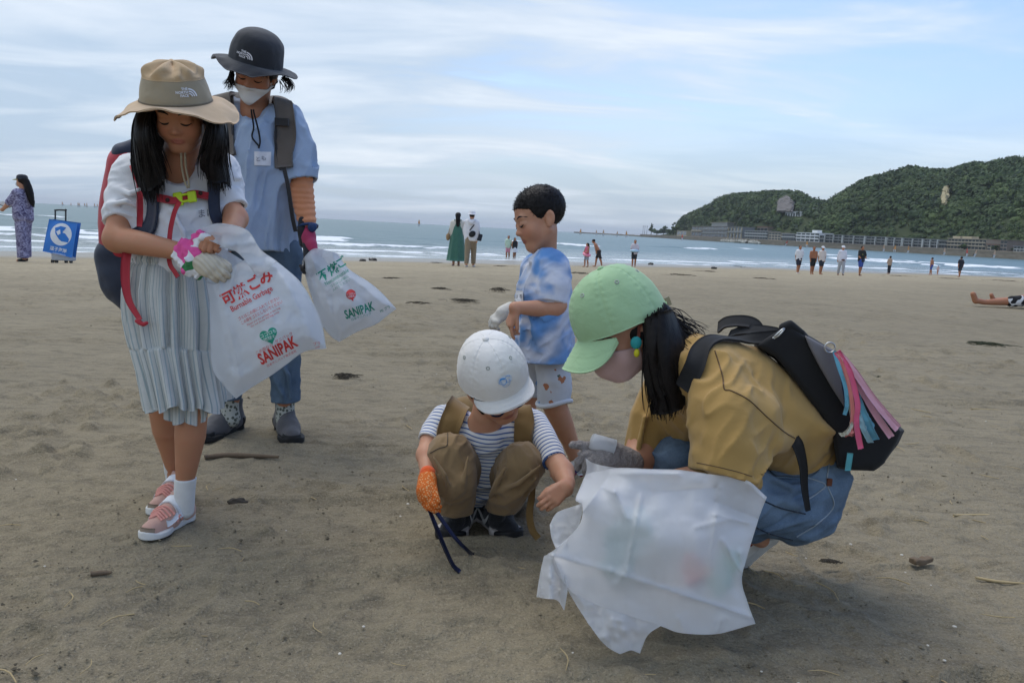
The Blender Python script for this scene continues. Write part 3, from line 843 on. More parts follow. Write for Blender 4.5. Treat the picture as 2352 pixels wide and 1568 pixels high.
# ------------------------------------------------------------------ trees and poles on the point
BARK = plain('bark', (.06, .05, .04), .9, .4, 5.)
def point_tree(px, ytop, wpx, label, seed, kind='round', off=10, name='tree'):
    q = CP(px, off, WALLTOP - .1); d = q[1]; r = ray(px, ytop); zt = CAMH + r[2] * d / r[1]; Ht = max(zt - q[2], 3); wm = wpx * d / FPX / 2
    t = thing(name, label, 'tree', q, 'trees on the wooded point'); rg = np.random.default_rng(seed)
    part('trunk', merge(tube([q, q + (0.3, 0, Ht * .5), q + (.1, 0, Ht * .93)], [.5, .35, .12], 6, 6), *[tube([q + (.2, 0, Ht * h), q + (.2 + wm * .7 * c, wm * .5 * s_, Ht * (h + .12))], [.18, .06], 3, 4)
         for h, c, s_ in ((.4, 1, .3), (.5, -1, .2), (.62, .6, -.8), (.7, -.6, -.5))]), BARK, t)
    if kind == 'fir': cs = [q + np.array((rg.normal(0, wm * .34 * (1.25 - h)), rg.normal(0, wm * .3), Ht * h)) for h in np.linspace(.30, .98, 16)]; rr_ = [wm * .42 * (1.2 - h) + .3 for h in np.linspace(.30, .98, 16)]
    else:
        cs = [q + np.array((rg.normal(0, wm * .48), rg.normal(0, wm * .4), Ht * rg.uniform(.35, .88))) for _ in range(16)]; rr_ = rg.uniform(.24, .42, 16) * wm
    g, ti = leafy(cs, rr_, seed, 40, True, .6, .75)
    part('crown', g, LEAF, t, False, attrs={'tint': ti - .3})
for a_ in [(1495, 513, 17, 'tall thin conifer standing alone beside the utility poles', 3, 'fir', 8), (1508, 525, 22, 'round low dark tree just behind the lone conifer', 5), (1523, 520, 26, 'broad round dark tree in the middle of the grove on the point', 6),
           (1539, 526, 20, 'small dark tree at the landward end of the grove on the point', 7), (1552, 507, 24, 'leaning tall tree at the foot of the cliff on the point', 8, 'round', 16), (1568, 500, 20, 'tall tree on the shoulder of the smaller hill above the tan house', 9, 'round', 22),
           (2318, 566, 20, 'dark round tree beside the tall narrow brown block', 10), (2285, 572, 14, 'small dark tree in front of the red roofed house by the beige hotel', 11, 'round', 2), (2213, 572, 20, 'dark shrubby tree in front of the beige hotel', 12, 'round', 2)]:
    point_tree(*a_)
for px in (1476, 1480, 1485):
    q = CP(px, 6, WALLTOP - .1); d = q[1]; Ht = 20 * d / FPX
    t = thing('utility_pole', 'thin dark utility pole in the cluster of three on the point', 'pole', q, 'utility poles on the point')
    part('post', tube([q, q + (0, 0, Ht)], [.3, .2], 3, 6), BARK, t); part('crossarm', tube([q + (-1.2, 0, Ht * .9), q + (1.2, 0, Ht * .9)], .16, 2, 5), BARK, t)

# ------------------------------------------------------------------ windsurfers out on the bay
SAILM = {}
def sailmat(c, nm):
    b = NB('sail_' + nm); zc = b.N.new('ShaderNodeSeparateXYZ'); b.lk(b.obj(), zc.inputs[0])
    band = b.rng(zc.outputs['Z'], 1.7, 1.9); return b.fin(b.mix(band, (.72, .70, .68), c), .6)
SAILM['orange'] = sailmat((.80, .36, .12), 'orange'); SAILM['red'] = sailmat((.78, .10, .07), 'red'); SAILM['peach'] = sailmat((.80, .50, .33), 'peach')
BOARD = plain('board_white', (.7, .7, .68), .4); WETSUIT = plain('wetsuit', (.02, .022, .03), .7); MAST = plain('mast', (.08, .08, .08), .5)
def windsurfer(px, hpx, lean, c, label, group):
    d = min(4.7 * FPX / hpx, cdist(px) * .93 if px > 1400 else 1e9); r = ray(px, 525.3 + .0542 * (px - 1176)); x = r[0] / r[1] * d
    q = np.array((x, d, WATER + .02)); t = thing('windsurfer', label, 'windsurfer', q, group); hd = 1 if lean >= 0 else -1
    up = np.array((math.sin(rad(lean)), 0, math.cos(rad(lean)))); fw = np.array((hd * .93, .36, 0)); n = np.cross(fw, up)
    u = np.linspace(0, 1, 12); rows = []
    for k in u:
        luff = q + up * (.35 + 4.3 * k) - fw * .25 * math.sin(k * 3.0); ch = 1.9 * (1 - k) ** .62 * (.55 + .9 * min(k * 2.2, .5)) + .12
        rows.append([luff + fw * ch * m + n * .22 * math.sin(math.pi * m) * (1 - k) for m in np.linspace(0, 1, 6)])
    s = part('sail', thick(np.array(rows), .03), SAILM[c], t)
    part('mast', tube([q + (0, 0, .1), q + up * 2.4 - fw * .2, q + up * 4.7], [.05, .045, .03], 6, 5), MAST, t)
    bo = q + up * 1.35; part('boom', tube([bo - fw * .2 + n * .03, bo + fw * .9 + n * .3, bo + fw * 1.75], .035, 6, 5), MAST, t)
    part('board', merge(ell_mesh(q + np.array((0, 0, .06)), (1.35, .34, .08), np.stack([fw, np.cross((0, 0, 1), fw), (0, 0, 1)], 1))), BOARD, t)
    rp = q + fw * .75 - n * .45
    part('rider', merge(tube([rp + (0, 0, .1), rp + (0, 0, .55) - n * .05, rp - n * .18 + (0, 0, .95), rp - n * .3 + (0, 0, 1.35), rp - n * .32 + (0, 0, 1.5)], [.09, .1, .17, .19, .07], 9, 6),
                        ell_mesh(rp - n * .3 + np.array((0, 0, 1.66)), (.1, .1, .13)), tube([rp - n * .28 + (0, 0, 1.38), bo + fw * .7 + n * .2], [.06, .04], 3, 5)), WETSUIT, t)
def ell_mesh(c, r, rot=None, nu=9, nv=14):
    a = np.linspace(-np.pi / 2, np.pi / 2, nu); b = np.arange(nv) / nv * 2 * np.pi; Pa, Tb = np.meshgrid(a, b, indexing='ij')
    v = np.stack([np.cos(Pa) * np.cos(Tb), np.cos(Pa) * np.sin(Tb), np.sin(Pa)], -1).reshape(-1, 3) * np.asarray(r)
    if rot is not None: v = v @ np.asarray(rot).T
    return v + np.asarray(c), [grid_faces(nu, nv, False, True)]
for px, h, l in ((142, 10, 4), (164, 8, -6), (178, 11, 5), (184, 10, -5), (193, 9, 6), (201, 11, -7), (216, 10, 4), (222, 9, 8)):
    windsurfer(px, h, l, 'peach', 'tiny orange sail on the horizon behind the blue bag cart', 'sails on the horizon behind the cart')
windsurfer(960, 15, 8, 'orange', 'lone orange and white sail between the adult and the couple', None)
for px, h, l, c in ((1335, 14, -4, 'orange'), (1368, 13, 6, 'peach'), (1384, 15, 5, 'peach'), (1415, 13, 12, 'peach'), (1437, 15, 4, 'orange')):
    windsurfer(px, h, l, c, 'orange sail in front of the breakwater', 'sails off the breakwater')
windsurfer(1565, 14, 4, 'red', 'red sail close below the brown hotel', None)
windsurfer(1802, 12, 26, 'red', 'small red sail leaning hard below the beige block', None)
windsurfer(1857, 15, -14, 'orange', 'orange sail tilted over below the white apartment house', None)
for px, h, l, c in ((2028, 14, 4, 'peach'), (2058, 15, -6, 'orange'), (2084, 15, 6, 'orange'), (2167, 16, 6, 'peach'), (2236, 16, 20, 'peach'), (2281, 16, 9, 'peach')):
    windsurfer(px, h, l, c, 'orange and white sail along the far seawall', 'sails along the far seawall')
windsurfer(2219, 17, 2, 'red', 'upright red sail along the far seawall', None)
# ================================================================== people: shared builders
def hframe(yaw, pitch, roll=0.):
    """columns right, forward, up; yaw 180 faces the camera, 90 faces left"""
    return np.array(Matrix.Rotation(rad(yaw), 3, 'Z') @ Matrix.Rotation(rad(-pitch), 3, 'X') @ Matrix.Rotation(rad(roll), 3, 'Y'))
def iframe(F, U):
    """frame from forward and up given as (picture right, picture up, towards the viewer)"""
    return frame_from(R3 @ np.array(F, float), R3 @ np.array(U, float))
def proj(p):
    q = (p - CAMP.astype(np.float32)) @ R3.astype(np.float32)
    return 1176 + FPX * q[:, 0] / -q[:, 2], 784 - FPX * q[:, 1] / -q[:, 2]
def on_cloth(pr, px, lift, d0=1.3, n=None):
    """points where the sight lines of photo pixels first meet a solid, lifted off by lift"""
    px = np.array(px, float)
    if n: px = smooth_curve(px, n)
    r = np.array([ray(a, b) for a, b in px[:, :2]]); r /= np.linalg.norm(r, axis=1, keepdims=True); t = np.full(len(px), d0 / 1.02)
    for _ in range(90):
        d = pr((CAMP + r * t[:, None]).astype(np.float32)) - lift; t = t + np.clip(d, -.01, .05) * .6
    return CAMP + r * t[:, None]
def px_slab(poly, d0, d1, rd=.012):
    """solid whose outline is a photo polygon between the depths d0 and d1"""
    A = np.array(poly, np.float32); m = np.float32(mpp((d0 + d1) / 2)); dm, hd = np.float32((d0 + d1) / 2), np.float32((d1 - d0) / 2 - rd)
    def f(p):
        x, y = proj(p); Q = np.stack([x, y], 1); d = np.full(len(p), 1e9, np.float32); ins = np.zeros(len(p), bool)
        for i in range(len(A)):
            a, b = A[i], A[(i + 1) % len(A)]; e = b - a; w = Q - a; t = np.clip(w @ e / (e @ e), 0, 1); d = np.minimum(d, np.linalg.norm(w - t[:, None] * e, axis=1))
            c = ((a[1] <= y) & (b[1] > y)) | ((b[1] <= y) & (a[1] > y)); xi = a[0] + (y - a[1]) / (e[1] if abs(e[1]) > 1e-6 else 1e-6) * e[0]; ins ^= c & (x < xi)
        s = np.where(ins, -d, d) * m + rd; z = np.abs(p[:, 1] - dm) - hd
        return np.minimum(np.maximum(s, z), 0) + np.sqrt(np.maximum(s, 0) ** 2 + np.maximum(z, 0) ** 2) - rd
    pts = np.array([P(x, y, d) for x, y in poly for d in (d0, d1)]); return Pr(f, pts.min(0), pts.max(0))
def local(pr, c, Rm, s):
    c = np.asarray(c, np.float32); R_ = np.asarray(Rm, np.float32)
    def f(p): return s * pr(((p - c) @ R_) / np.float32(s))
    ce = (pr.lo + pr.hi) / 2; e = (pr.hi - pr.lo) / 2
    cw = c + R_ @ (ce * s); ew = np.abs(R_) @ (e * s)
    return Pr(f, cw - ew, cw + ew)
def _head_local():
    cr = ell((0, -.05, .17), (.335, .405, .335)); fc = ell((0, .10, -.12), (.275, .275, .34)); ch = ell((0, .225, -.390), (.10, .085, .085))
    jw = [seg((s * .21, -.02, -.20), (s * .08, .22, -.40), .085, .07) for s in (-1, 1)]
    ck = [ell((s * .165, .205, -.155), (.115, .105, .12)) for s in (-1, 1)]
    h = uni([cr, fc], .12); h = uni([h, ch] + jw + ck, .09)
    h = uni([h, seg((-.16, .30, .085), (.16, .30, .085), .045)], .06)
    for s in (-1, 1): h = sub(h, ell((s * .140, .425, .0), (.075, .085, .048)), .05)
    h = uni([h] + [ell((s * .140, .288, -.012), (.078, .075, .062)) for s in (-1, 1)], .02)
    nose = uni([seg((0, .32, .02), (0, .390, -.130), .024, .038), ell((0, .388, -.138), (.045, .038, .034))] + [ell((s * .045, .365, -.148), (.032, .034, .026)) for s in (-1, 1)], .03)
    h = uni([h, nose], .035)
    h = uni([h, ell((0, .322, -.256), (.082, .042, .020)), ell((0, .314, -.292), (.070, .042, .024))], .022)
    h = sub(h, seg((-.070, .360, -.274), (.070, .360, -.274), .007), .012)
    for s in (-1, 1):
        er = ell((s * .338, -.075, -.035), (.030, .078, .125), eul(14, 0, s * 24)); er = sub(er, ell((s * .378, -.058, -.015), (.030, .044, .072), eul(14, 0, s * 24)), .015)
        h = uni([h, er, ell((s * .325, -.04, -.135), (.026, .032, .036))], .025)
    h.lo = np.array((-.42, -.47, -.5)); h.hi = np.array((.42, .5, .52)); return h
HEADL = _head_local()
def head(c, Rm, H): return bound(local(HEADL, c, Rm, H), .03)
def face_y(x, z):
    """front surface of the head at local x,z"""
    ys = np.linspace(.55, 0, 220); p = np.stack([np.full(220, x), ys, np.full(220, z)], 1).astype(np.float32)
    d = HEADL(p); i = np.argmax(d < 0); return ys[i]
def face_curve(pts, c, Rm, H, r, lift=.004):
    w = [np.asarray(c) + Rm @ (np.array((x, face_y(x, z) + lift, z)) * H) for x, z in pts]
    return tube(w, [k * H for k in r], 10, 6)
def face_parts(root, c, Rm, H, eyes='down', dark=None, left=True, right=True):
    dark = dark or plain('lash_black', (.012, .010, .009), .6)
    for s in ([-1] if left else []) + ([1] if right else []):
        if eyes == 'down': pts = [(s * .072, -.028), (s * .11, -.046), (s * .155, -.046), (s * .205, -.022)]
        else: pts = [(s * .068, -.012), (s * .10, .012), (s * .15, .016), (s * .208, -.010)]
        part('eyelashes', face_curve(pts, c, Rm, H, [.006, .013, .013, .006]), dark, root)
        part('eyebrow', face_curve([(s * .06, .085), (s * .12, .108), (s * .18, .108), (s * .235, .075)], c, Rm, H, [.010, .017, .015, .006], -.004), dark, root)
def skin_cols(V, base, c=None, Rm=None, H=None, extra=None):
    C = flat(base, len(V)) * (1 + .05 * fbm(V * 18, 2, 5))[:, None]
    if c is not None:
        q = ((V - c) @ Rm) / H; front = q[:, 1] > .26
        lip = np.clip(1.25 - np.sqrt((q[:, 0] / .088) ** 2 + ((q[:, 2] + .277) / .045) ** 2), 0, 1) * front
        C = C * (1 - (lip * 2.2).clip(0, .8)[:, None]) + np.array((.33, .105, .085)) * (lip * 2.2).clip(0, .8)[:, None]
        ck = np.exp(-(((np.abs(q[:, 0]) - .17) / .1) ** 2 + ((q[:, 2] + .15) / .09) ** 2)) * (q[:, 1] > .1)
        C = C * (1 - ck[:, None] * np.array((-.06, .10, .10)))
        no = np.exp(-((q[:, 0] / .05) ** 2 + ((q[:, 2] + .165) / .018) ** 2)) * (q[:, 1] > .34); C *= (1 - .35 * no[:, None])
    return C
def hand(w, fdir, pn, L, thumb=1, curl=(20, 25, 20), spread=4, tc=(30, 25), tside=35, fat=1.0, curls=None):
    """palm and five fingers. w wrist, fdir finger direction, pn palm normal, thumb +1/-1 side of (fdir x pn)"""
    R_ = frame_from(fdir, pn); X = R_[:, 0] * thumb; Y = R_[:, 1]; Z = R_[:, 2]; w = np.asarray(w, float)
    def T(x, y, z): return w + (X * x + Y * y + Z * z) * L
    kn = [(.155, .50), (.055, .535), (-.045, .515), (-.135, .465)]; ln = [.40, .45, .42, .33]; fr = np.array([.052, .053, .050, .044]) * fat
    palm = uni([seg(T(kx * .62, .03, 0), T(kx, ky, .0), .075 * L * fat, .066 * L * fat) for kx, ky in kn], .05 * L)
    palm = uni([palm, seg(T(.10, .08, .03), T(.17, .26, .05), .085 * L * fat, .07 * L * fat)], .05 * L)
    fs = []
    for i in range(4):
        cu = curls[i] if curls else curl; a = 0; p = np.array((kn[i][0], kn[i][1], 0.)); pts = [(T(*p), fr[i] * L)]
        sp = (1.5 - i) * rad(spread)
        for j, k in enumerate((.46, .30, .24)):
            a += rad(cu[j]); d = np.array((math.sin(sp) * math.cos(a), math.cos(a) * math.cos(sp), math.sin(a)))
            p = p + d * ln[i] * k; pts.append((T(*p), fr[i] * L * (.93, .86, .74)[j]))
        fs.append(wchain(pts))
    p = np.array((.13, .20, .05)); pts = [(T(*p), .068 * L * fat)]; a = rad(tside)
    d = np.array((math.sin(a), math.cos(a), .25)); d /= np.linalg.norm(d); p = p + d * .20; pts.append((T(*p), .058 * L * fat))
    for j, k in enumerate((.155, .12)):
        a -= rad(tc[j]); d = np.array((math.sin(a), math.cos(a), .3 + .25 * j)); d /= np.linalg.norm(d); p = p + d * k; pts.append((T(*p), (.052, .042)[j] * L * fat))
    fs.append(wchain(pts))
    return bound(uni([palm, uni(fs)], .022 * L), .02)
def shoe_geo(heel, toe, W_=.40, h=.0035, toe_up=0., high=.34, sole_h=.11, ank=1.0, fat=1.0):
    """trainer from heel to toe on the ground -> (upper Pr, sole Pr, T)"""
    heel = np.asarray(heel, float); toe = np.asarray(toe, float); L_ = np.linalg.norm(toe - heel); Y = (toe - heel) / L_
    X = np.cross(Y, (0, 0, 1)); X /= np.linalg.norm(X); Z = np.cross(X, Y)
    R_ = np.stack([X, Y, Z], 1)
    w = W_ / 2
    up = uni([seg((0, .15, .17), (0, .17, high), .12 * ank, .105 * ank), seg((0, .16, .15), (.01, .55, .13 * fat), .135 * fat, .145 * fat), seg((.01, .55, .115 * fat), (.015, .86, .085 * fat), .155 * fat, .115 * fat), seg((0, .22, high - .04), (.01, .56, .19 * fat), .095 * ank, .11 * fat)], .10)
    up = Pr((lambda g: lambda p: np.maximum(g(p), -(p[:, 2] - .05)))(up), (-.30, -.08, .04), (.30, 1.06, high + .18))
    up = cutp(up, (0, .15, high + .03), (0, -.25, 1), .035, .14)
    so = uni([ell((0, .13, .02), (.145 * fat, .14 * fat, .5)), ell((0, .45, .02), (.14 * fat, .4, .5)), ell((.01, .75, .02), (.19 * fat, .245 * fat ** .5, .5))], .05)
    so = Pr((lambda g: lambda p: np.maximum(np.maximum(g(p), -p[:, 2] + .012 * 0), p[:, 2] - sole_h * (1 - .25 * smooth01(p[:, 1], .2, .8)) - .35 * np.maximum(p[:, 1] - .88, 0)))(so), (-.28, -.06, 0), (.28, 1.05, sole_h + .05))
    def T(x, y, z): return heel + R_ @ (np.array((x, y, z)) * L_)
    return local(up, heel, R_, L_), local(so, heel, R_, L_), T, R_, L_
def cap_parts(root, name, c, Rm, rx, ry, rz, mat, bill_len, label, bill_drop=.35, bill_w=62, button=True, eyelets=True, stitch=None, pk=1.0, lean=0., seed=3):
    """six-panel baseball cap; c centre of the rim ellipse; Rm right/forward/up"""
    nt, npi = 192, 44; th = np.arange(nt) / nt * 2 * np.pi; ph = np.linspace(.0, np.pi / 2 * .995, npi)
    PH, TH = np.meshgrid(ph, th, indexing='ij')
    ct = np.cos(PH) ** .82; x = rx * ct * np.sin(TH); y = ry * ct * np.cos(TH); z = rz * np.sin(PH) ** 1.0
    fr = np.clip(np.cos(TH), 0, 1) ** 2; y = y + .10 * ry * fr * np.sin(PH * 2); y = y + lean * np.sin(PH)
    z = z - .12 * rz * np.clip(-np.cos(TH), 0, 1) * np.cos(PH) ** 3          # back dips
    k = (TH / (np.pi / 3) + .5) % 1 - .5; gd = np.exp(-(k / .035) ** 2) * np.cos(PH) ** .2
    puck = np.exp(-((np.abs(k) - .085) / .05) ** 2) * np.sin(PH * 46 + np.floor(TH / (np.pi / 3) + .5) * 2 + 2 * noise(np.stack([PH.ravel() * 5, TH.ravel() * 3], 1), 3).reshape(PH.shape))
    wrk = fbm(np.stack([x.ravel(), y.ravel(), z.ravel()], 1) * 22, 2, seed).reshape(x.shape)
    s = 1 - .014 * gd + .006 * puck * pk + .014 * wrk
    pts = np.stack([x * s, y * s, z * s + 0 * z], -1)
    Wd = lambda q: np.asarray(c) + q @ Rm.T
    dome = part(name, thick(Wd(pts), .003, True), mat, root, label=label)
    if button: part('button', merge(ell_mesh(Wd(np.array((0, lean, rz + .002))), (.0085, .0085, .005), Rm)), mat, dome)
    if eyelets:
        em = cloth('eyelet_thread', (.40, .42, .38), .8)
        for a in (30, -30, 90, -90, 150, -150):
            pa, ta = rad(50), rad(a); ii = int(np.argmin(np.abs(ph - pa))); jj = int((ta % (2 * np.pi)) / (2 * np.pi) * nt) % nt
            q = pts[ii, jj]; nn = normals(pts, True)[ii, jj]; u = np.cross(nn, (0, 0, 1)); u /= np.linalg.norm(u); v_ = np.cross(nn, u)
            tt = np.linspace(0, 2 * np.pi, 9); ring = [Wd(q + nn * .0018 + .0042 * (u * math.cos(t) + v_ * math.sin(t))) for t in tt]
            part('eyelet', tube(ring, .0014, 16, 5, False), em, dome)
    # bill
    nu, nv = 41, 16; us = np.linspace(-1, 1, nu); rows = []
    for u in us:
        a = rad(bill_w) * u; b0 = np.array((rx * .99 * math.sin(a), ry * .99 * math.cos(a), .004)); ln = bill_len * max(1 - abs(u) ** 3.2, .0) ** .55
        row = []
        for m in np.linspace(0, 1, nv):
            q = b0 + np.array((math.sin(a) * .32, 1, 0)) * ln * m
            q[2] = -bill_drop * ln * m * .75 - .34 * (q[0] ** 2) / rx * (.35 + .65 * m); row.append(q)
        rows.append(row)
    rows = np.array(rows); rows[..., 2] += .0012 * np.sin(np.linspace(0, 1, nv) * 40)[None]
    part('bill', thick(Wd(rows), .0045), mat, dome)
    return dome, pts, Wd, (th, ph), rows
def hat_parts(root, name, c, Rm, prof, brim, mat, wave, label=None, seed=1, mat_top=None, split=None, ell_y=1.12, crease=.0):
    """soft sun hat: prof (r,z) rim->top, brim width, wave(theta)->(z offset at the edge, extra radius)"""
    nt = 160; th = np.arange(nt) / nt * 2 * np.pi
    pr = smooth_curve(np.array(prof), 40); R_, TH = np.meshgrid(pr[:, 0], th, indexing='ij'); Z_ = np.repeat(pr[:, 1][:, None], nt, 1)
    x = R_ * np.sin(TH); y = R_ * np.cos(TH) * ell_y
    q = np.stack([x, y, Z_], -1); w = fbm(q.reshape(-1, 3) * 20, 2, seed).reshape(R_.shape)
    Zn = Z_ / max(pr[:, 1]); s = 1 + .03 * w + crease * np.exp(-((Zn - .82) / .10) ** 2) * np.sin(TH * 9 + 3 * w)
    q = q * np.stack([s, s, np.ones_like(s)], -1); q[..., 2] += crease * .08 * np.exp(-((Zn - .9) / .15) ** 2) * np.sin(TH * 7 + 1)
    Wd = lambda k: np.asarray(c) + k @ Rm.T
    if split is None: cr = part(name, thick(Wd(q), .003, True), mat, root, label=label)
    else:
        cr = part(name, thick(Wd(q[:split + 1]), .003, True), mat, root, label=label); part('crown_top', thick(Wd(q[split:]), .0032, True), mat_top or mat, cr)
    ms = np.linspace(0, 1, 18); r0 = pr[0, 0]
    M_, T2 = np.meshgrid(ms, th, indexing='ij'); dz, dr = wave(T2)
    rr = r0 + (brim + dr) * M_; bz = dz * M_ ** 1.6 + .004 * np.sin(M_ * 30) * 0
    bq = np.stack([rr * np.sin(T2), rr * np.cos(T2) * (1 + (ell_y - 1) * (1 - M_ * .5)), bz], -1)
    bq[..., 2] += .012 * fbm(bq.reshape(-1, 3) * 14, 2, seed + 4).reshape(M_.shape) * M_
    part('brim', thick(Wd(bq), .0035, True), mat, cr)
    return cr, q, Wd, bq
def strands(guides, n, jit, r, seed, segs=14, tip=.35, wave=.0):
    """many fine strands blended between neighbouring guide curves"""
    rg = np.random.default_rng(seed); Gd = [smooth_curve(g, segs) for g in guides]; out = []
    for _ in range(n):
        u = rg.uniform(0, len(Gd) - 1.001); i = int(u); f = u - i
        c = Gd[i] * (1 - f) + Gd[i + 1] * f; t = np.linspace(0, 1, segs)[:, None]
        j = rg.normal(0, jit, 3); c = c + j * (.35 + t * rg.uniform(.3, 1.3)) + wave * np.sin(t * rg.uniform(4, 9) + rg.uniform(0, 6)) * rg.normal(0, 1, 3)
        k = rg.uniform(.72, 1.0); c = c[:max(4, int(segs * k))]
        out.append(tube(c, [r, r, r * tip], len(c), 3, False))
    return merge(*out)
def hair_mat(name, c=(.0085, .007, .0065), rough=.5):
    if name in _MC: return _MC[name]
    b = NB(name); col = b.mix(b.rng(b.noise(70, 4), .35, .7), c, tuple(np.array(c) * 2.0))
    b.b.inputs['Specular IOR Level'].default_value = .16
    _MC[name] = b.fin(col, rough, b.bump(b.noise(220, 3, stretch=(1, 1, .12)), .5, .002)); return _MC[name]
HAIR = hair_mat('black_hair')
SKIN = skin_mat('skin')
SK = {'tan': (.40, .185, .098), 'fair': (.52, .275, .170), 'warm': (.45, .215, .118)}
def logo_patch(surf, mat, par, name, lift=.0015, size=.03, flip=1):
    """white embroidered outdoor-wear mark: three lines of lettering beside a quarter dome of arcs; surf(x,y)->point,normal"""
    gs = [xy(text_geo(t, .03, 'RIGHT'), .1, y, .62) for t, y in (('THE', .52), ('NORTH', -.05), ('FACE', -.62))]
    for r0, r1 in ((.42, .62), (.80, 1.02), (1.20, 1.45)):
        t = np.linspace(0, math.pi / 2, 12); o = np.array((.22, -.62))
        v = np.concatenate([o + r0 * np.stack([np.cos(t), np.sin(t)], 1), o + r1 * np.stack([np.cos(t), np.sin(t)], 1)])
        k = np.arange(11); gs.append((v, np.concatenate([np.stack([k, k + 12, k + 13], 1), np.stack([k, k + 13, k + 1], 1)])))
    v, f = merge2(gs); v = v * size
    w = np.array([surf(a, b, lift) for a, b in v]); return part(name, (w, [f]), mat, par, False)
WHITE_T = plain('white_thread', (.75, .74, .76), .8)
# ================================================================== the girl in the sun hat
def girl():
    base = np.array((-.97, 2.26, 0)); sk = SK['warm']
    root = thing('person', 'girl in wide tan sun hat, white T-shirt and striped skirt walking with a rubbish bag', 'person', base, 'people picking up litter')
    Hh = .195; Rm = hframe(187, 26, 0); c = P(417, 258, 2.13)
    hd = head(c, Rm, Hh)
    neck = wchain([(c + Rm @ np.array((0, -.02, -.06)), .045), (P(408, 372, 2.20), .043), (P(405, 420, 2.25), .06)])
    torso = uni([chain([(335, 420, 2.27, 30), (350, 590, 2.27, 36)]), chain([(475, 415, 2.28, 30), (455, 590, 2.27, 36)])], .06)
    larm = chain([(298, 405, 2.265, 22), (279, 470, 2.22, 25), (270, 548, 2.17, 29)]); lfor = chain([(270, 548, 2.17, 29), (330, 560, 2.11, 27), (440, 583, 2.03, 18)])
    rarm = chain([(502, 400, 2.285, 21), (528, 470, 2.255, 23), (541, 502, 2.22, 25)]); rfor = chain([(541, 502, 2.22, 25), (530, 528, 2.12, 22), (515, 540, 2.06, 18)])
    rh = hand(P(521, 538, 2.06), P(478, 556, 1.99) - P(521, 538, 2.06), np.array((-.15, .5, -.85)), .125, thumb=-1, curl=(62, 80, 50), spread=3, tc=(35, 30), tside=30, fat=1.12)
    lleg = chain([(435, 640, 2.26, 52), (440, 860, 2.21, 42), (440, 950, 2.19, 36), (437, 1000, 2.19, 35), (430, 1060, 2.19, 27), (424, 1110, 2.195, 20), (424, 1160, 2.205, 17)])
    rleg = chain([(370, 640, 2.30, 52), (368, 850, 2.33, 40), (378, 940, 2.37, 35), (384, 985, 2.385, 33), (392, 1040, 2.42, 22), (398, 1075, 2.44, 17), (400, 1105, 2.45, 15)])
    body = uni([uni([torso, neck], .04), larm, rarm], .035); body = uni([body, lfor, rfor], .02); body = uni([body, hd], .02); body = uni([body, lleg, rleg, rh], .008)
    V, F = solid(body, .0034)
    part('body', (V, F), SKIN, root, attrs={'Col': skin_cols(V, sk, c, Rm, Hh)})
    face_parts(root, c, Rm, Hh)
    # ---- T-shirt
    ts = uni([chain([(322, 402, 2.26, 45), (338, 500, 2.25, 52), (352, 595, 2.25, 52)]), chain([(488, 398, 2.28, 44), (476, 500, 2.25, 50), (462, 595, 2.25, 50)]), chain([(405, 430, 2.22, 48), (405, 590, 2.21, 52)])], .05)
    sl = chain([(298, 398, 2.26, 36), (281, 455, 2.23, 37), (277, 530, 2.19, 36)]); sl = cutp(folds(sl, (1, 0, .2), .009, 22, 6, 3), P(277, 504, 2.19), P(277, 530, 2.18) - P(281, 455, 2.23), .013, .05)
    sr = chain([(506, 392, 2.28, 37), (524, 440, 2.27, 35), (540, 500, 2.24, 29)]); sr = cutp(folds(sr, (1, 0, -.2), .009, 22, 6, 4), P(533, 473, 2.24), P(544, 505, 2.235) - P(516, 435, 2.27), .013, .05)
    ts = uni([folds(ts, (1, 0, .35), .008, 20, 6, 6), sl, sr], .03)
    ts = sub(ts, wchain([(P(408, 340, 2.17), .05), (P(406, 385, 2.17), .046)]), .01)
    ts = ridges(ts, [[(258, 430, 2.2, 5), (300, 445, 2.17, 7), (335, 430, 2.18, 4)], [(250, 470, 2.17, 5), (290, 462, 2.15, 6), (318, 476, 2.17, 4)], [(330, 545, 2.18, 4), (400, 560, 2.145, 7), (470, 540, 2.17, 4)],
                     [(360, 585, 2.18, 5), (430, 572, 2.145, 6), (490, 585, 2.18, 4)], [(395, 480, 2.15, 3), (420, 530, 2.13, 6), (430, 580, 2.14, 4)]], .016)
    V, F = solid(ts, .0045); white = cloth('white_cotton', (.74, .74, .75), .9, .04, .35, 20)
    part('t_shirt', (V, F), white, root)
    # handwritten name on the chest
    v, f = merge2([xy(text_geo('まほ'), 0, 0, 21, 6)])
    pts = on_cloth(ts, np.stack([474 + v[:, 0], 497 - v[:, 1]], 1), .0015)
    part('name_writing', (pts, [f]), plain('pen_ink', (.20, .20, .23), .7), root, False)
    # ---- skirt: gathered, two tiers, uneven hem
    rows_y = np.array([586, 600, 640, 664, 700, 731, 770, 797, 840, 875, 905, 922.]); le = np.array([312, 305, 293, 287, 287, 291, 302, 312, 328, 338, 346, 352.]); re = np.array([478, 484, 496, 500, 506, 508, 508, 508, 514, 520, 526, 526.])
    ns, nt = 110, 260; ys = np.linspace(586, 920, ns); L_ = np.interp(ys, rows_y, le); R_ = np.interp(ys, rows_y, re); th = np.arange(nt) / nt * 2 * np.pi
    g = np.zeros((ns, nt, 3)); ph = np.cumsum(1 + .55 * noise(np.stack([np.cos(th) * 6, np.sin(th) * 6], 1), 5)); ph = ph / ph[-1] * 2 * np.pi
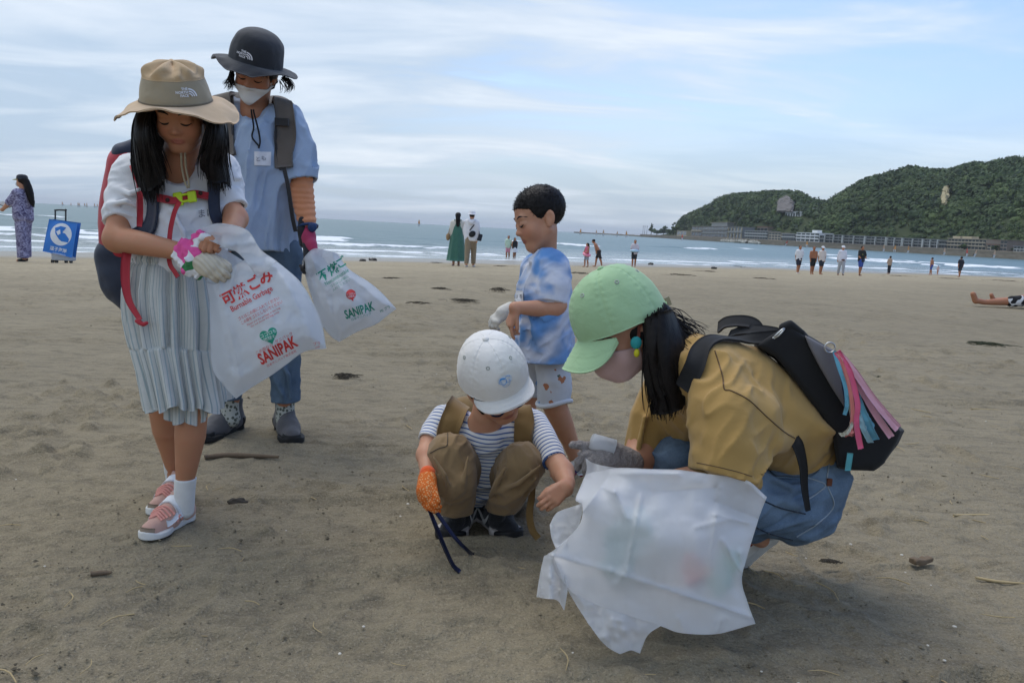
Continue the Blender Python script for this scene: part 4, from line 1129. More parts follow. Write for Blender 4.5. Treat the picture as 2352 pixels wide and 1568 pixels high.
    for i, y in enumerate(ys):
        t = i / (ns - 1); cx = (L_[i] + R_[i]) / 2; hw = (R_[i] - L_[i]) / 2 - 7 - 9 * t
        dd = 2.25 - .02 * t; cc = P(cx, y, dd); hw *= mpp(dd); dp = .100 + .04 * t
        tier = 1 if y > 791 else 0
        amp = (.006 + .010 * t) if not tier else (.007 + .014 * (t - .6))
        fold = np.sin(ph * (17 if not tier else 23) + 2.2 * noise(np.stack([np.cos(th) * 3, np.sin(th) * 3 + t * 1.3], 1), 7 + tier)) * amp + .008 * t * np.sin(ph * 6 + 1)
        if tier: fold += .006
        fold += .004 * math.exp(-((y - 596) / 7) ** 2) * np.sin(th * 46) - .006 * math.exp(-((y - 604) / 5) ** 2)
        g[i, :, 0] = cc[0] + (hw + fold) * np.sin(th); g[i, :, 1] = cc[1] - (dp + fold) * np.cos(th)
        g[i, :, 2] = cc[2] + .012 * t * np.sin(th * 3 + 1) + (.007 * t ** 3) * np.sin(ph * 9)
    S = np.repeat(((ph / (2 * np.pi) * 96))[None], ns, 0).ravel()
    b = NB('striped_seersucker'); sv = b.attr('s'); fr = b.math('FRACT', sv); cellv = b.math('FLOOR', sv)
    wn = b.N.new('ShaderNodeTexWhiteNoise'); wn.noise_dimensions = '1D'; b.lk(cellv, wn.inputs['W'])
    line = b.math('LESS_THAN', b.math('ABSOLUTE', b.math('SUBTRACT', fr, .5)), b.rng(wn.outputs['Value'], 0, 1, .04, .17))
    lc = b.mix(wn.outputs['Value'], (.15, .20, .22), (.33, .41, .43))
    col = b.mix(b.math('MULTIPLY', line, .8), b.mix(b.noise(60, 3), (.50, .51, .48), (.60, .60, .565)), lc)
    M_ = b.fin(col, .9, b.bump(b.noise(90, 3), .3, .004))
    v, f = thick(g, .003, True); sk_o = part('skirt', (v, f), M_, root, attrs={'s': np.concatenate([S, S])})
    # under-layer showing below the hem in front
    ns2 = 24; ys = np.linspace(880, 948, ns2); g2 = np.zeros((ns2, 120, 3)); th = np.arange(120) / 120 * 2 * np.pi
    for i, y in enumerate(ys):
        t = i / (ns2 - 1); cc = P(428, y, 2.19); hw = (50 - 3 * t) * mpp(2.19)
        fold = .005 * np.sin(th * 9 + 2) * (.5 + t) + .004 * np.sin(th * 17)
        g2[i, :, 0] = cc[0] + (hw + fold) * np.sin(th); g2[i, :, 1] = cc[1] - (hw * .95 + fold) * np.cos(th); g2[i, :, 2] = cc[2] - (.022 * np.cos(th - .45)) * t + .006 * np.sin(th * 5) * t
    v, f = thick(g2, .003, True); S2 = np.repeat((th / (2 * np.pi) * 40)[None], ns2, 0).ravel(); part('underskirt', (v, f), M_, sk_o, attrs={'s': np.concatenate([S2, S2])})
    # ---- socks and trainers
    wsock = cloth('white_sock', (.70, .70, .68), .95, .05, .3, 60)
    pk1 = cloth('pink_suede', (.56, .33, .255), .9, .10, .2, 50); pk2 = cloth('coral_lace', (.72, .31, .25), .8); wh = plain('white_rubber', (.68, .67, .64), .55); wl = plain('white_leather', (.78, .78, .79), .45)
    for nm, sock, heel, toe in (('left', [(427, 1090, 2.193, 25), (424, 1125, 2.20, 24), (424, 1170, 2.21, 22)], G(430, 1190), G(360, 1226)), ('right', [(396, 1046, 2.43, 22), (399, 1078, 2.45, 21), (402, 1105, 2.46, 19)], G(404, 1146) + (0.02, .03, 0), G(374, 1171))):
        up = cutp(chain(sock), P(sock[0][0], sock[0][1] + 8, sock[0][2]), (0, 0, 1), .008, .03)
        part('sock', solid(up, .004), wsock, root)
        d = (toe - heel) / np.linalg.norm(toe - heel); toe = heel + d * .182; heel = heel - d * .012
        u, s, T, R_, L_ = shoe_geo(heel, toe, high=.42, ank=1.35, fat=1.12)
        sh = part('shoe', solid(u, .0034), pk1, root, label='pink and white trainer with a white hook strap')
        part('sole', solid(s, .0034), wh, sh)
        X, Y, Z = R_.T
        prj = lambda q, l=.002: press(u, np.array(q), l)
        def top(x, y):
            zs = np.linspace(.75, .05, 140); d = u(np.array([T(x, y, z) for z in zs]).astype(np.float32)); return T(x, y, zs[int(np.argmax(d < 0))])
        st = np.array([top(x, .43) for x in np.linspace(-.165, .165, 9)]); st = st + grad(u, st) * .004; part('strap', strap(st, grad(u, st), .027, .004, 24), wl, sh)
        for k in range(5):
            y = .56 + k * .045; q = prj([T(x, y + .02 * (x > 0), .30 - abs(x)) for x in np.linspace(-.085, .085, 5)], .002); part('lace', tube(q, .0034, 9, 5), pk2, sh)
        for sx in (-1, 1):
            q = prj([T(sx * a, y, z) for a, y, z in ((.10, .36, .3), (.135, .50, .22), (.15, .62, .17), (.13, .70, .16))], .0015); part('side_panel', strap(q, np.array([(p - T(0, .5, .12)) for p in q]), [.012, .016, .012, .02], .002, 16), wl, sh)
            q = prj([T(sx * .14, y, .17) for y in (.30, .36, .42, .48, .54)], .002); zz_ = np.array([q[i] + Z * (.010 if i % 2 else -.008) for i in range(5)]); part('side_stripe', tube(zz_, .003, 17, 4), pk2, sh)
        tq = prj([T(x, .98 - 2.2 * x * x, .13) for x in np.linspace(-.15, .15, 7)], .001); part('toe_cap', strap(tq, np.array([p - T(0, .7, .08) for p in tq]), .018, .002, 14), plain('worn_toe', (.30, .23, .17), .9), sh)
    # ---- floral cuff and cotton work glove on the arm that reaches for the bag
    fl = uni([rough_(chain([(428, 580, 2.035, 27), (455, 592, 2.02, 29)]), .010, 45, 4), rough_(chain([(421, 600, 2.03, 15), (440, 618, 2.015, 17), (452, 622, 2.01, 14)]), .009, 55, 8), rough_(chain([(455, 552, 2.02, 13), (468, 545, 2.01, 14)]), .008, 55, 8)], .01)
    V, F = solid(fl, .0034)
    b = NB('floral_cotton'); v1 = b.vor(34, out='Color'); sp = b.N.new('ShaderNodeSeparateColor'); b.lk(v1, sp.inputs[0])
    col = b.mix(b.math('GREATER_THAN', sp.outputs[0], .55), (.75, .74, .74), (.75, .10, .32)); col = b.mix(b.math('GREATER_THAN', sp.outputs[1], .82), col, (.05, .22, .08))
    part('floral_cuff', (V, F), b.fin(col, .85, b.bump(b.noise(70, 3), .5, .005)), root)
    w = P(452, 592, 2.025); fd = P(497, 622, 1.985) - w
    gl = uni([hand(w, fd, np.array((.3, .85, -.5)), .125, thumb=1, curl=(38, 45, 30), spread=5, tc=(10, 10), tside=22, fat=1.35), chain([(448, 588, 2.027, 25), (476, 607, 2.008, 27)])], .012)
    b = NB('cream_knit'); wv = b.N.new('ShaderNodeTexWave'); wv.inputs['Scale'].default_value = 38; wv.inputs['Distortion'].default_value = 1.0; wv.bands_direction = 'DIAGONAL'; b.lk(b.obj(), wv.inputs['Vector'])
    cm = b.fin(b.mix(b.math('MULTIPLY', wv.outputs['Fac'], .3), (.62, .55, .43), (.42, .36, .27)), .95, b.bump(wv.outputs['Fac'], .5, .003))
    part('work_glove', solid(gl, .0034), cm, root, label='cream knitted cotton work glove')
    # ---- long black hair over both shoulders
    zt = 2.12
    for nm, gd in (('hair', [[(334, 246, 2.18), (318, 275, 2.18), (312, 310, 2.17), (312, 370, 2.16), (322, 420, 2.15), (336, 470, 2.14)], [(334, 248, 2.14), (320, 275, 2.12), (318, 320, 2.10), (328, 380, 2.12), (342, 430, 2.13), (352, 478, 2.125)],
                             [(350, 256, 2.105), (345, 275, 2.085), (345, 315, 2.075), (352, 370, 2.10), (362, 420, 2.115), (362, 468, 2.12)], [(354, 262, 2.09), (348, 280, 2.075), (350, 310, 2.07), (362, 350, 2.085), (374, 390, 2.115), (380, 418, 2.125)]]),
                   ('hair', [[(476, 264, 2.10), (482, 284, 2.08), (480, 310, 2.075), (470, 345, 2.085), (466, 380, 2.115), (472, 410, 2.13)], [(480, 256, 2.12), (490, 286, 2.09), (488, 325, 2.085), (482, 370, 2.105), (488, 410, 2.13), (492, 440, 2.14)],
                             [(486, 250, 2.14), (506, 284, 2.13), (508, 325, 2.12), (502, 370, 2.14), (508, 410, 2.15), (512, 445, 2.16)], [(486, 248, 2.18), (510, 284, 2.19), (514, 320, 2.19), (514, 370, 2.19), (520, 415, 2.20), (524, 445, 2.20)]])):
        gw = [np.array([P(*p) for p in g_]) for g_ in gd]
        cur = np.array([smooth_curve(g_, 26)[:22] for g_ in gw]); cur = np.array([smooth_curve(q_, 26) for q_ in cur]); cur = np.array([smooth_curve(cur[:, i], 22) for i in range(26)])
        cur += (.004 * noise(np.stack([np.tile(np.arange(22) * .9, 26), np.repeat(np.arange(26) * .05, 22)], 1), 4).reshape(26, 22))[..., None] * np.array((0, -1, 0))
        hs = merge(thick(cur, .020), strands(gw, 520, .0075, .0016, 11 + len(nm)))
        part('hair', hs, HAIR, root)
    bk = uni([ell(c + Rm @ np.array((0, -.035, -.005)), (.074, .075, .062), Rm), chain([(408, 305, 2.23, 54), (410, 380, 2.31, 60), (412, 430, 2.335, 52)])], .04)
    bk = Pr((lambda g_: lambda p: np.maximum(g_(p), -(((p - c) @ Rm)[:, 1] * -1 + .015)))(bk), bk.lo, bk.hi)
    part('back_hair', solid(rough_(bk, .004, 30, 5, stretch=(1, 1, .2)), .006), HAIR, root)
    # ---- sun hat
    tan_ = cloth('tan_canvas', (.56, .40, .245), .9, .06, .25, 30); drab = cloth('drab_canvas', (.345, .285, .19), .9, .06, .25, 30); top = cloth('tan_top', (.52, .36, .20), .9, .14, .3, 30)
    hR = hframe(186, 17, 1.0); hc = P(405, 233, 2.125)
    prof = [(.085, 0), (.0838, .017), (.080, .035), (.0755, .050), (.0725, .060), (.0705, .069), (.062, .082), (.040, .091), (.012, .0945), (.0008, .095)]
    def wave(T): return (-.012 - .018 * np.abs(np.sin(T)) ** 3 + .009 * np.cos(T * 2) + .005 * np.sin(T * 3 + .9) - .010 * np.clip(np.sin(T), 0, 1) ** 6, .004 * np.abs(np.sin(T)) ** 2)
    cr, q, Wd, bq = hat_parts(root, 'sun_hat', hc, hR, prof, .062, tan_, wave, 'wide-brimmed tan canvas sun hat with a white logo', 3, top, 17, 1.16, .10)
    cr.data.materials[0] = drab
    # dark stitching line round the crown foot
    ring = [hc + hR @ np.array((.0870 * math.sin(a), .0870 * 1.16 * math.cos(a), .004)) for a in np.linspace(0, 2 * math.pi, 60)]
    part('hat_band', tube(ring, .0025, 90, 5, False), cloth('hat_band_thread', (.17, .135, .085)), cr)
    def lsurf(x, y, lift):
        a = -x / .085 + .0; a += rad(-39); r = np.interp(y + .034, [p[1] for p in prof[:6]], [p[0] for p in prof[:6]]) + .0045 + lift
        return hc + hR @ np.array((r * math.sin(a), r * 1.16 * math.cos(a), y + .034))
    logo_patch(lsurf, WHITE_T, cr, 'logo', size=.0135)
    # hat cord
    cd = cloth('hat_cord', (.33, .27, .17))
    for dx in (0, 9): part('hat_cord', tube([P(416 + dx, 352, 2.10), P(418 + dx, 385, 2.115), P(424 + dx, 415, 2.12), P(431 + dx * .4, 432, 2.118)], .0028, 14, 5), cd, cr)
    # ---- rucksack (its own thing)
    rk = thing('backpack', 'red and navy child backpack worn by the girl in the tan sun hat', 'backpack', P(330, 560, 2.44), 'backpacks being worn')
    red = cloth('red_nylon', (.42, .022, .035), .6, .12, .4, 18); navy = cloth('navy_nylon', (.018, .026, .050), .6, .15, .4, 18)
    a = uni([chain([(300, 380, 2.44, 48), (275, 520, 2.43, 46), (275, 575, 2.43, 46)]), chain([(440, 380, 2.46, 55), (440, 575, 2.46, 60)]), chain([(360, 400, 2.50, 60), (350, 570, 2.50, 64)])], .05)
    part('upper_pack', solid(rough_(a, .005, 12, 4), .007), red, rk)
    a = uni([chain([(272, 590, 2.44, 52), (285, 650, 2.43, 50), (320, 690, 2.43, 42)]), chain([(430, 590, 2.47, 60), (420, 680, 2.47, 50)]), chain([(350, 590, 2.51, 66), (350, 690, 2.50, 50)])], .05)
    part('lower_pack', solid(rough_(a, .005, 14, 6), .007), navy, rk)
    a = uni([chain([(284, 352, 2.42, 24), (330, 342, 2.44, 26), (430, 345, 2.46, 30)])]); part('top_lid', solid(rough_(a, .004, 14, 6), .007), navy, rk)
    cn = np.array((0, -1, .1))
    def sp_(nm, pts, w, mat, t=.006, lift=.004):
        q = press(ts, np.array([P(*p) for p in pts]), lift + t / 2); n = grad(ts, q); return part(nm, strap(q, n, w * mpp(2.15), t, 26), mat, rk)
    sp_('shoulder_strap', [(312, 352, 2.3), (322, 375, 2.2), (333, 410, 2.17), (343, 460, 2.15), (342, 520, 2.16), (325, 548, 2.2)], 36, navy, .009)
    sp_('strap_edge', [(296, 360, 2.3), (306, 385, 2.2), (316, 420, 2.18), (322, 470, 2.16), (322, 520, 2.17)], 13, red, .006)
    sp_('shoulder_strap', [(498, 352, 2.3), (495, 385, 2.2), (490, 430, 2.17), (497, 480, 2.17), (510, 525, 2.2)], 26, navy, .009)
    ch = [(343, 447, 2.14), (375, 452, 2.13), (405, 450, 2.12), (445, 443, 2.12), (482, 434, 2.14)]; sp_('chest_strap', ch, 18, red, .004, .010)
    bk_ = press(ts, np.array([P(429, 451, 2.12)]), .018)[0]; bn = frame_from(P(470, 445, 2.12) - P(400, 457, 2.12), (0, -1, .15))
    lime = plain('lime_plastic', (.52, .70, .02), .4)
    bu = part('buckle', solid(uni([boxp(bk_ + bn @ np.array((0, -.019, 0)), (.018, .012, .005), bn, .003), boxp(bk_ + bn @ np.array((0, .019, 0)), (.015, .011, .005), bn, .003), boxp(bk_ + bn @ np.array((.009, 0, 0)), (.003, .02, .0045), bn, .002), boxp(bk_ + bn @ np.array((-.009, 0, 0)), (.003, .02, .0045), bn, .002)]), .0016), lime, rk)
    for x in (377, 462): part('snap', ell_mesh(press(ts, np.array([P(x, 450 - (x - 377) * .12, 2.12)]), .016)[0], (.006, .004, .006)), plain('dark_snap', (.06, .03, .03), .4, metal=.5), rk)
    part('strap_tail', strap([P(413, 462, 2.10), P(400, 490, 2.10), P(390, 540, 2.10), P(389, 600, 2.085), P(402, 625, 2.07), P(409, 636, 2.065)], (0.1, -1, 0), 10 * mpp(2.1), .003, 26), red, rk)
    part('strap_tail', strap([P(312, 540, 2.20), P(292, 580, 2.15), P(288, 640, 2.13), P(296, 690, 2.115), P(322, 735, 2.10)], (.3, -1, 0), [20 * mpp(2.1), 20 * mpp(2.1), 11 * mpp(2.1)], .003, 26), red, rk)
    part('strap_knot', solid(rough_(chain([(316, 738, 2.10, 6), (328, 745, 2.10, 7), (337, 741, 2.10, 5)]), .003, 60, 3), .003), red, rk)
def press(pr, pts, lift):
    """move points on to the surface of a solid"""
    p = np.array(pts, np.float32)
    for _ in range(12):
        d = pr(p); g = grad(pr, p); p = p - (d - lift)[:, None] * g * .8
    return p.astype(float)
def grad(pr, p, e=.004):
    p = np.asarray(p, np.float32); d0 = pr(p); g = np.stack([pr(p + np.eye(3, dtype=np.float32)[i] * e) - d0 for i in range(3)], 1)
    return g / (np.linalg.norm(g, axis=1, keepdims=True) + 1e-9)
girl()
# ================================================================== the adult in the dark hat
def adult():
    sk = SK['tan']; D0 = 3.2
    root = thing('person', 'adult in dark brimmed hat, white mask and pale blue shirt standing behind the girl', 'person', np.array((-1.02, 3.2, 0)), 'people picking up litter')
    Hh = .212; Rm = hframe(182, 27, -10); c = P(586, 166, 3.17)
    hd = head(c, Rm, Hh)
    neck = wchain([(c + Rm @ np.array((0, -.03, -.07)), .056), (P(582, 262, 3.22), .052), (P(583, 300, 3.25), .075)])
    torso = uni([chain([(540, 292, 3.26, 30), (560, 570, 3.26, 36)]), chain([(635, 298, 3.26, 30), (632, 570, 3.26, 36)])], .08)
    la = chain([(518, 272, 3.25, 19), (498, 400, 3.26, 23), (512, 520, 3.2, 17)]); ra = chain([(664, 284, 3.24, 19), (688, 410, 3.205, 21), (699, 470, 3.16, 21), (706, 520, 3.12, 16)])
    lh = hand(P(512, 520, 3.2), np.array((.1, -.1, -1)), np.array((1, 0, 0)), .17, curl=(25, 30, 20))
    lleg = chain([(572, 590, 3.25, 42), (560, 760, 3.22, 34), (527, 930, 3.19, 19), (527, 965, 3.19, 18)]); rleg = chain([(640, 590, 3.25, 42), (650, 760, 3.25, 34), (655, 930, 3.24, 19), (655, 965, 3.24, 18)])
    body = uni([uni([torso, neck], .05), la, ra, lleg, rleg], .03); body = uni([body, hd], .025); body = uni([body, lh], .01)
    V, F = solid(body, .0042); part('body', (V, F), SKIN, root, attrs={'Col': skin_cols(V, sk, c, Rm, Hh)})
    face_parts(root, c, Rm, Hh)
    # mask: cloth standing a little off the face, from ear to ear
    def mk(p):
        q = ((p - c.astype(np.float32)) @ Rm.astype(np.float32)) / Hh
        d = HEADL(q * np.array((1, 1, 1), np.float32)) - .028
        ch = np.sqrt((q[:, 0] / .20) ** 2 + ((q[:, 1] - .20) / .24) ** 2 + ((q[:, 2] + .40) / .12) ** 2) * .12 - .12
        d = smin(d, ch, .08)
        top = q[:, 2] + .15 + .08 * np.abs(q[:, 0]) - .05 * np.exp(-(q[:, 0] / .07) ** 2) * 0
        low = -(q[:, 2] + .50 - .95 * np.maximum(np.abs(q[:, 0]) - .02, 0))
        return Hh * np.maximum.reduce([d, top, low, -(q[:, 1] + .02), -(d + .03)])
    mp_ = Pr(mk, c - .16, c + .16)
    mm = cloth('white_mask', (.66, .64, .60), .9, .03, .15, 40); m = part('face_mask', solid(bound(mp_, .02), .0036), mm, root)
    for s in (-1, 1): part('ear_loop', tube([c + Rm @ (np.array((s * .27, .05, -.16)) * Hh), c + Rm @ (np.array((s * .345, -.06, -.10)) * Hh), c + Rm @ (np.array((s * .37, -.11, .0)) * Hh), c + Rm @ (np.array((s * .36, -.05, .08)) * Hh)], .0022, 10, 5), mm, m)
    # hair
    bk = uni([ell(c + Rm @ np.array((0, -.03, .022)), (.082, .090, .075), Rm), ell(c + Rm @ np.array((0, -.07, -.04)), (.07, .05, .06), Rm)], .03)
    bk = cutp(bk, c + Rm @ np.array((0, .045, 0)), Rm @ np.array((0, 1, .15)))
    part('hair', solid(rough_(bk, .005, 40, 3), .005), HAIR, root)
    part('fringe', strands([[c + Rm @ np.array((x, .05, .05)), c + Rm @ np.array((x * 1.05, .074 - abs(x) * .35, .042)), c + Rm @ np.array((x * 1.1, .080 - abs(x) * .42, .010 - abs(x) * .25))] for x in np.linspace(-.072, .072, 10)], 200, .003, .0014, 19), HAIR, root)
    for gd in ([[(530, 160, 3.15), (525, 175, 3.14), (517, 188, 3.14), (509, 195, 3.14)], [(535, 165, 3.12), (531, 182, 3.11), (527, 198, 3.12), (521, 210, 3.12)], [(538, 170, 3.12), (536, 190, 3.11), (535, 200, 3.12), (533, 206, 3.12)]],
               [[(648, 178, 3.16), (660, 186, 3.15), (666, 197, 3.15), (662, 207, 3.15)], [(652, 178, 3.15), (668, 188, 3.15), (672, 202, 3.15), (660, 216, 3.15)], [(640, 185, 3.12), (642, 196, 3.12), (640, 206, 3.12), (636, 214, 3.12)]]):
        part('hair_tuft', strands([np.array([P(*p) for p in g]) for g in gd], 60, .004, .0013, 23, wave=.003), HAIR, root)
    # hat
    blk = cloth('black_nylon_hat', (.022, .024, .030), .75, .2, .3, 22)
    hR = hframe(182, 13, -13); hc = P(588, 146, 3.17)
    prof = [(.097, 0), (.097, .02), (.096, .042), (.0915, .07), (.079, .097), (.056, .117), (.027, .127), (.0008, .130)]
    def wave(T): return (-.016 + .030 * np.abs(np.sin(T)) ** 2 - .020 * np.clip(np.cos(T), 0, 1) ** 3 - .030 * np.abs(np.sin(T)) ** 7 + .006 * np.sin(3 * T), .006 * np.abs(np.sin(T)) + 0 * T)
    cr, q, Wd, bq = hat_parts(root, 'brimmed_hat', hc, hR, prof, .056, blk, wave, 'dark brimmed hat with a small white logo', 8, None, None, 1.2, .0)
    def lsurf(x, y, lift):
        a = -x / .097 + rad(6); r = np.interp(y + .030, [p[1] for p in prof[:6]], [p[0] for p in prof[:6]]) + .004 + lift
        return hc + hR @ np.array((r * math.sin(a), r * 1.2 * math.cos(a), y + .030))
    logo_patch(lsurf, WHITE_T, cr, 'logo', size=.0165)
    # shirt
    ts = uni([chain([(532, 280, 3.25, 48), (540, 420, 3.24, 56), (555, 585, 3.24, 54)]), chain([(642, 288, 3.25, 46), (632, 420, 3.24, 54), (624, 590, 3.24, 54)]), chain([(585, 320, 3.18, 44), (588, 585, 3.18, 50)])], .07)
    sr = chain([(662, 276, 3.235, 33), (682, 340, 3.215, 36), (700, 450, 3.18, 36)]); sr = cutp(folds(rough_(sr, .004, 10, 5), (.1, 0, 1), .016, 17, 4, 5), P(695, 418, 3.19), P(704, 455, 3.18) - P(684, 345, 3.22), .018, .06)
    sl = chain([(515, 268, 3.24, 30), (500, 340, 3.25, 33), (494, 450, 3.25, 34)]); sl = cutp(rough_(sl, .005, 10, 5), P(495, 415, 3.25), P(492, 455, 3.25) - P(502, 345, 3.25), .009, .06)
    ts = cutp(folds(rough_(ts, .005, 9, 5), (.15, 0, 1), .018, 15, 3, 15), P(600, 580, 3.2), np.array((.05, -.12, -1)), .018, .05); ts = uni([ts, sr, sl], .035)
    ts = sub(ts, wchain([(P(574, 205, 3.14), .062), (P(580, 250, 3.15), .044)]), .008)
    part('shirt', solid(ts, .0055), cloth('pale_blue_shirt', (.33, .42, .56), .92, .07, .4, 22), root)
    ck = plain('black_cord', (.012, .012, .014), .6)
    part('chin_cord', tube([P(577, 252, 3.04), P(578, 262, 3.05)] + list(press(ts, np.array([P(577, 285, 3.05), P(574, 310, 3.05), P(585, 328, 3.05), P(603, 334, 3.05), P(603, 318, 3.05), P(592, 290, 3.05)]), .006)) + [P(584, 262, 3.05), P(582, 252, 3.04)], .0034, 54, 5), ck, cr)
    # name label
    v, f = refine2((np.array([(-19, -16), (19, -17), (20, 15), (-19, 16.)]), np.array([(0, 1, 2), (0, 2, 3)])), 8)
    st = part('name_sticker', (on_cloth(ts, np.stack([603 + v[:, 0], 364 - v[:, 1]], 1), .004, 2.6), [f]), plain('white_sticker', (.68, .68, .70), .5), root)
    v, f = xy(text_geo('とも'), -3, -5, 13, 8); part('name_writing', (on_cloth(ts, np.stack([603 + v[:, 0], 364 - v[:, 1]], 1), .006, 2.6), [f]), plain('pen_ink', (.2, .2, .23), .7), st)
    # orange arm cover, glove, watch
    oc = chain([(690, 360, 3.20, 27), (691, 420, 3.19, 27), (699, 475, 3.16, 24), (706, 512, 3.125, 20)]); oc = Pr((lambda g: lambda p: g(p) + .0018 * np.sin(p[:, 2] * 260 + 3 * noise(p * 14, 4)))(oc), oc.lo, oc.hi)
    part('arm_cover', solid(oc, .0045), cloth('orange_sleeve', (.62, .25, .115), .85, .1, .3, 40), root)
    w = P(706, 520, 3.12); pink = cloth('pink_glove_cloth', (.40, .035, .10), .8, .15, .3, 40); blkg = cloth('black_glove_palm', (.014, .014, .017), .7, .2, .4, 40)
    gh = hand(P(710, 560, 3.10), P(716, 600, 3.075) - P(710, 560, 3.10), np.array((-.75, .55, -.1)), .165, thumb=1, curl=(45, 60, 40), spread=3, tc=(25, 20), tside=25, fat=1.2)
    part('glove_hand', solid(gh, .004), blkg, root)
    part('glove_cuff', solid(uni([chain([(705, 526, 3.12, 17), (708, 545, 3.105, 18), (713, 566, 3.09, 14)]), chain([(718, 560, 3.075, 9), (723, 584, 3.065, 8)])], .02), .004), pink, root, label='magenta cuff and back of the glove')
    part('glove_tab', solid(uni([chain([(696, 506, 3.11, 10), (694, 530, 3.10, 11), (697, 560, 3.10, 9)])]), .004), blkg, root)
    t_ = np.linspace(0, 2 * np.pi, 20); R_ = frame_from(P(709, 545, 3.10) - P(704, 505, 3.12), (0, -1, 0))
    part('watch', merge(tube([P(707, 521, 3.12) + R_ @ np.array((.036 * math.cos(t), 0, .036 * math.sin(t))) for t in t_], .006, 40, 5, False), ell_mesh(P(717, 522, 3.085), (.018, .008, .019))), plain('blue_watch', (.02, .05, .14), .35), root)
    # jeans
    jl = chain([(570, 585, 3.25, 50), (562, 700, 3.24, 46), (545, 800, 3.22, 42), (524, 918, 3.18, 31), (522, 935, 3.18, 31)]); jl = cutp(rough_(jl, .005, 11, 9, 2), P(522, 916, 3.18), (0, 0, -1), .009, .05)
    jr = chain([(640, 585, 3.25, 46), (648, 700, 3.25, 41), (652, 800, 3.25, 38), (657, 918, 3.24, 32), (657, 940, 3.24, 32)]); jr = cutp(folds(jr, (.6, 0, 1), .010, 17, 5, 8), P(657, 921, 3.24), (0.05, 0, -1), .014, .05)
    je = uni([uni([chain([(570, 575, 3.25, 50), (640, 575, 3.25, 48)]), jl], .04), jr], .04)
    je = ridges(je, [[(630, 640, 3.17, 3), (655, 700, 3.16, 6), (640, 780, 3.17, 3)], [(640, 820, 3.18, 3), (662, 860, 3.165, 5), (668, 915, 3.17, 3)], [(632, 870, 3.185, 3), (648, 905, 3.17, 4), (650, 918, 3.18, 2)]], .02)
    b = NB('blue_denim'); n = b.noise(7, 4); col = b.mix(b.rng(n, .35, .68), (.042, .078, .125), (.115, .175, .245)); col = b.mix(b.math('MULTIPLY', b.noise(300, 2), .35), col, (.20, .25, .31))
    part('jeans', solid(je, .0055), b.fin(col, .9, b.bump(b.noise(30, 3), .4, .008)), root)
    # socks and slip-on shoes
    gk = cloth('grey_suede', (.092, .088, .090), .95, .12, .25, 40); bs = plain('black_sole', (.018, .018, .018), .7)
    b = NB('patterned_sock'); col = b.mix(b.math('GREATER_THAN', b.vor(70), .42), (.10, .11, .09), (.44, .45, .40)); sm = b.fin(col, .95)
    for sx, sock, heel, toe in ((-1, [(526, 900, 3.19, 21), (528, 945, 3.19, 21), (530, 960, 3.19, 22)], G(545, 982), G(486, 1006)), (1, [(656, 905, 3.25, 21), (655, 945, 3.24, 21), (655, 960, 3.24, 22)], G(650, 984), G(672, 1014))):
        part('sock', solid(chain(sock), .006), sm, root)
        d = (toe - heel) / np.linalg.norm(toe - heel); toe = heel + d * .265; heel = heel - d * .015
        u, s, T, R_, L_ = shoe_geo(heel, toe, high=.46, sole_h=.10, ank=1.2)
        sh = part('shoe', solid(rough_(u, .002, 30, 3), .0045), gk, root, label='grey suede slip-on shoe with black sole'); part('sole', solid(s, .0045), bs, sh)
        bx_ = uni([bound(u), bound(u)]); tcap = cutp(cutp(Pr(lambda p: u(p) - .0035, u.lo - .004, u.hi + .004), T(0, .80, .1), -R_[:, 1]), T(0, 0, .13), R_[:, 2])
        part('toe_cap', solid(tcap, .0045), bs, sh)
        hc_ = cutp(cutp(Pr(lambda p: u(p) - .0035, u.lo - .004, u.hi + .004), T(0, .16, .1), R_[:, 1]), T(0, 0, .20), R_[:, 2]); part('heel_counter', solid(hc_, .0045), bs, sh)
    # backpack
    rk = thing('backpack', 'grey brown backpack worn by the adult in the blue shirt', 'backpack', P(590, 480, 3.42), 'backpacks being worn')
    gm = cloth('grey_brown_nylon', (.115, .095, .078), .8, .2, .4, 16); dk = cloth('dark_webbing', (.022, .021, .022), .8)
    part('pack', solid(rough_(uni([chain([(545, 270, 3.45, 55), (550, 520, 3.46, 62)]), chain([(635, 280, 3.45, 55), (630, 520, 3.46, 62)])], .08), .006, 9, 3), .009), gm, rk)
    def sp_(nm, pts, w, mat, t=.014, lift=.004):
        q = press(ts, np.array([P(*p) for p in pts]), lift + t / 2); return part(nm, strap(q, grad(ts, q), w * mpp(3.15), t, 26), mat, rk)
    sp_('shoulder_strap', [(640, 218, 3.32), (648, 232, 3.2), (654, 260, 3.14), (655, 310, 3.12), (648, 350, 3.12), (652, 385, 3.12)], 40, gm)
    sp_('strap_edge', [(634, 232, 3.2), (637, 265, 3.13), (638, 310, 3.12), (640, 350, 3.12), (648, 390, 3.12)], 12, dk, .008, .006)
    sp_('shoulder_strap', [(522, 212, 3.30), (512, 228, 3.2), (510, 255, 3.14), (515, 310, 3.12), (528, 360, 3.12)], 38, gm)
    sp_('strap_edge', [(530, 225, 3.2), (527, 260, 3.13), (527, 310, 3.12)], 12, dk, .008, .006)
    part('webbing_tail', strap([P(652, 385, 3.09), P(662, 430, 3.07), P(672, 500, 3.07), P(679, 532, 3.08)], (0, -1, 0), 9 * mpp(3.1), .003, 20), dk, rk)
    bp = press(ts, np.array([P(650, 272, 3.1)]), .022)[0]; part('strap_buckle', box(bp, (.026, .008, .014), None), dk, rk, False)
adult()

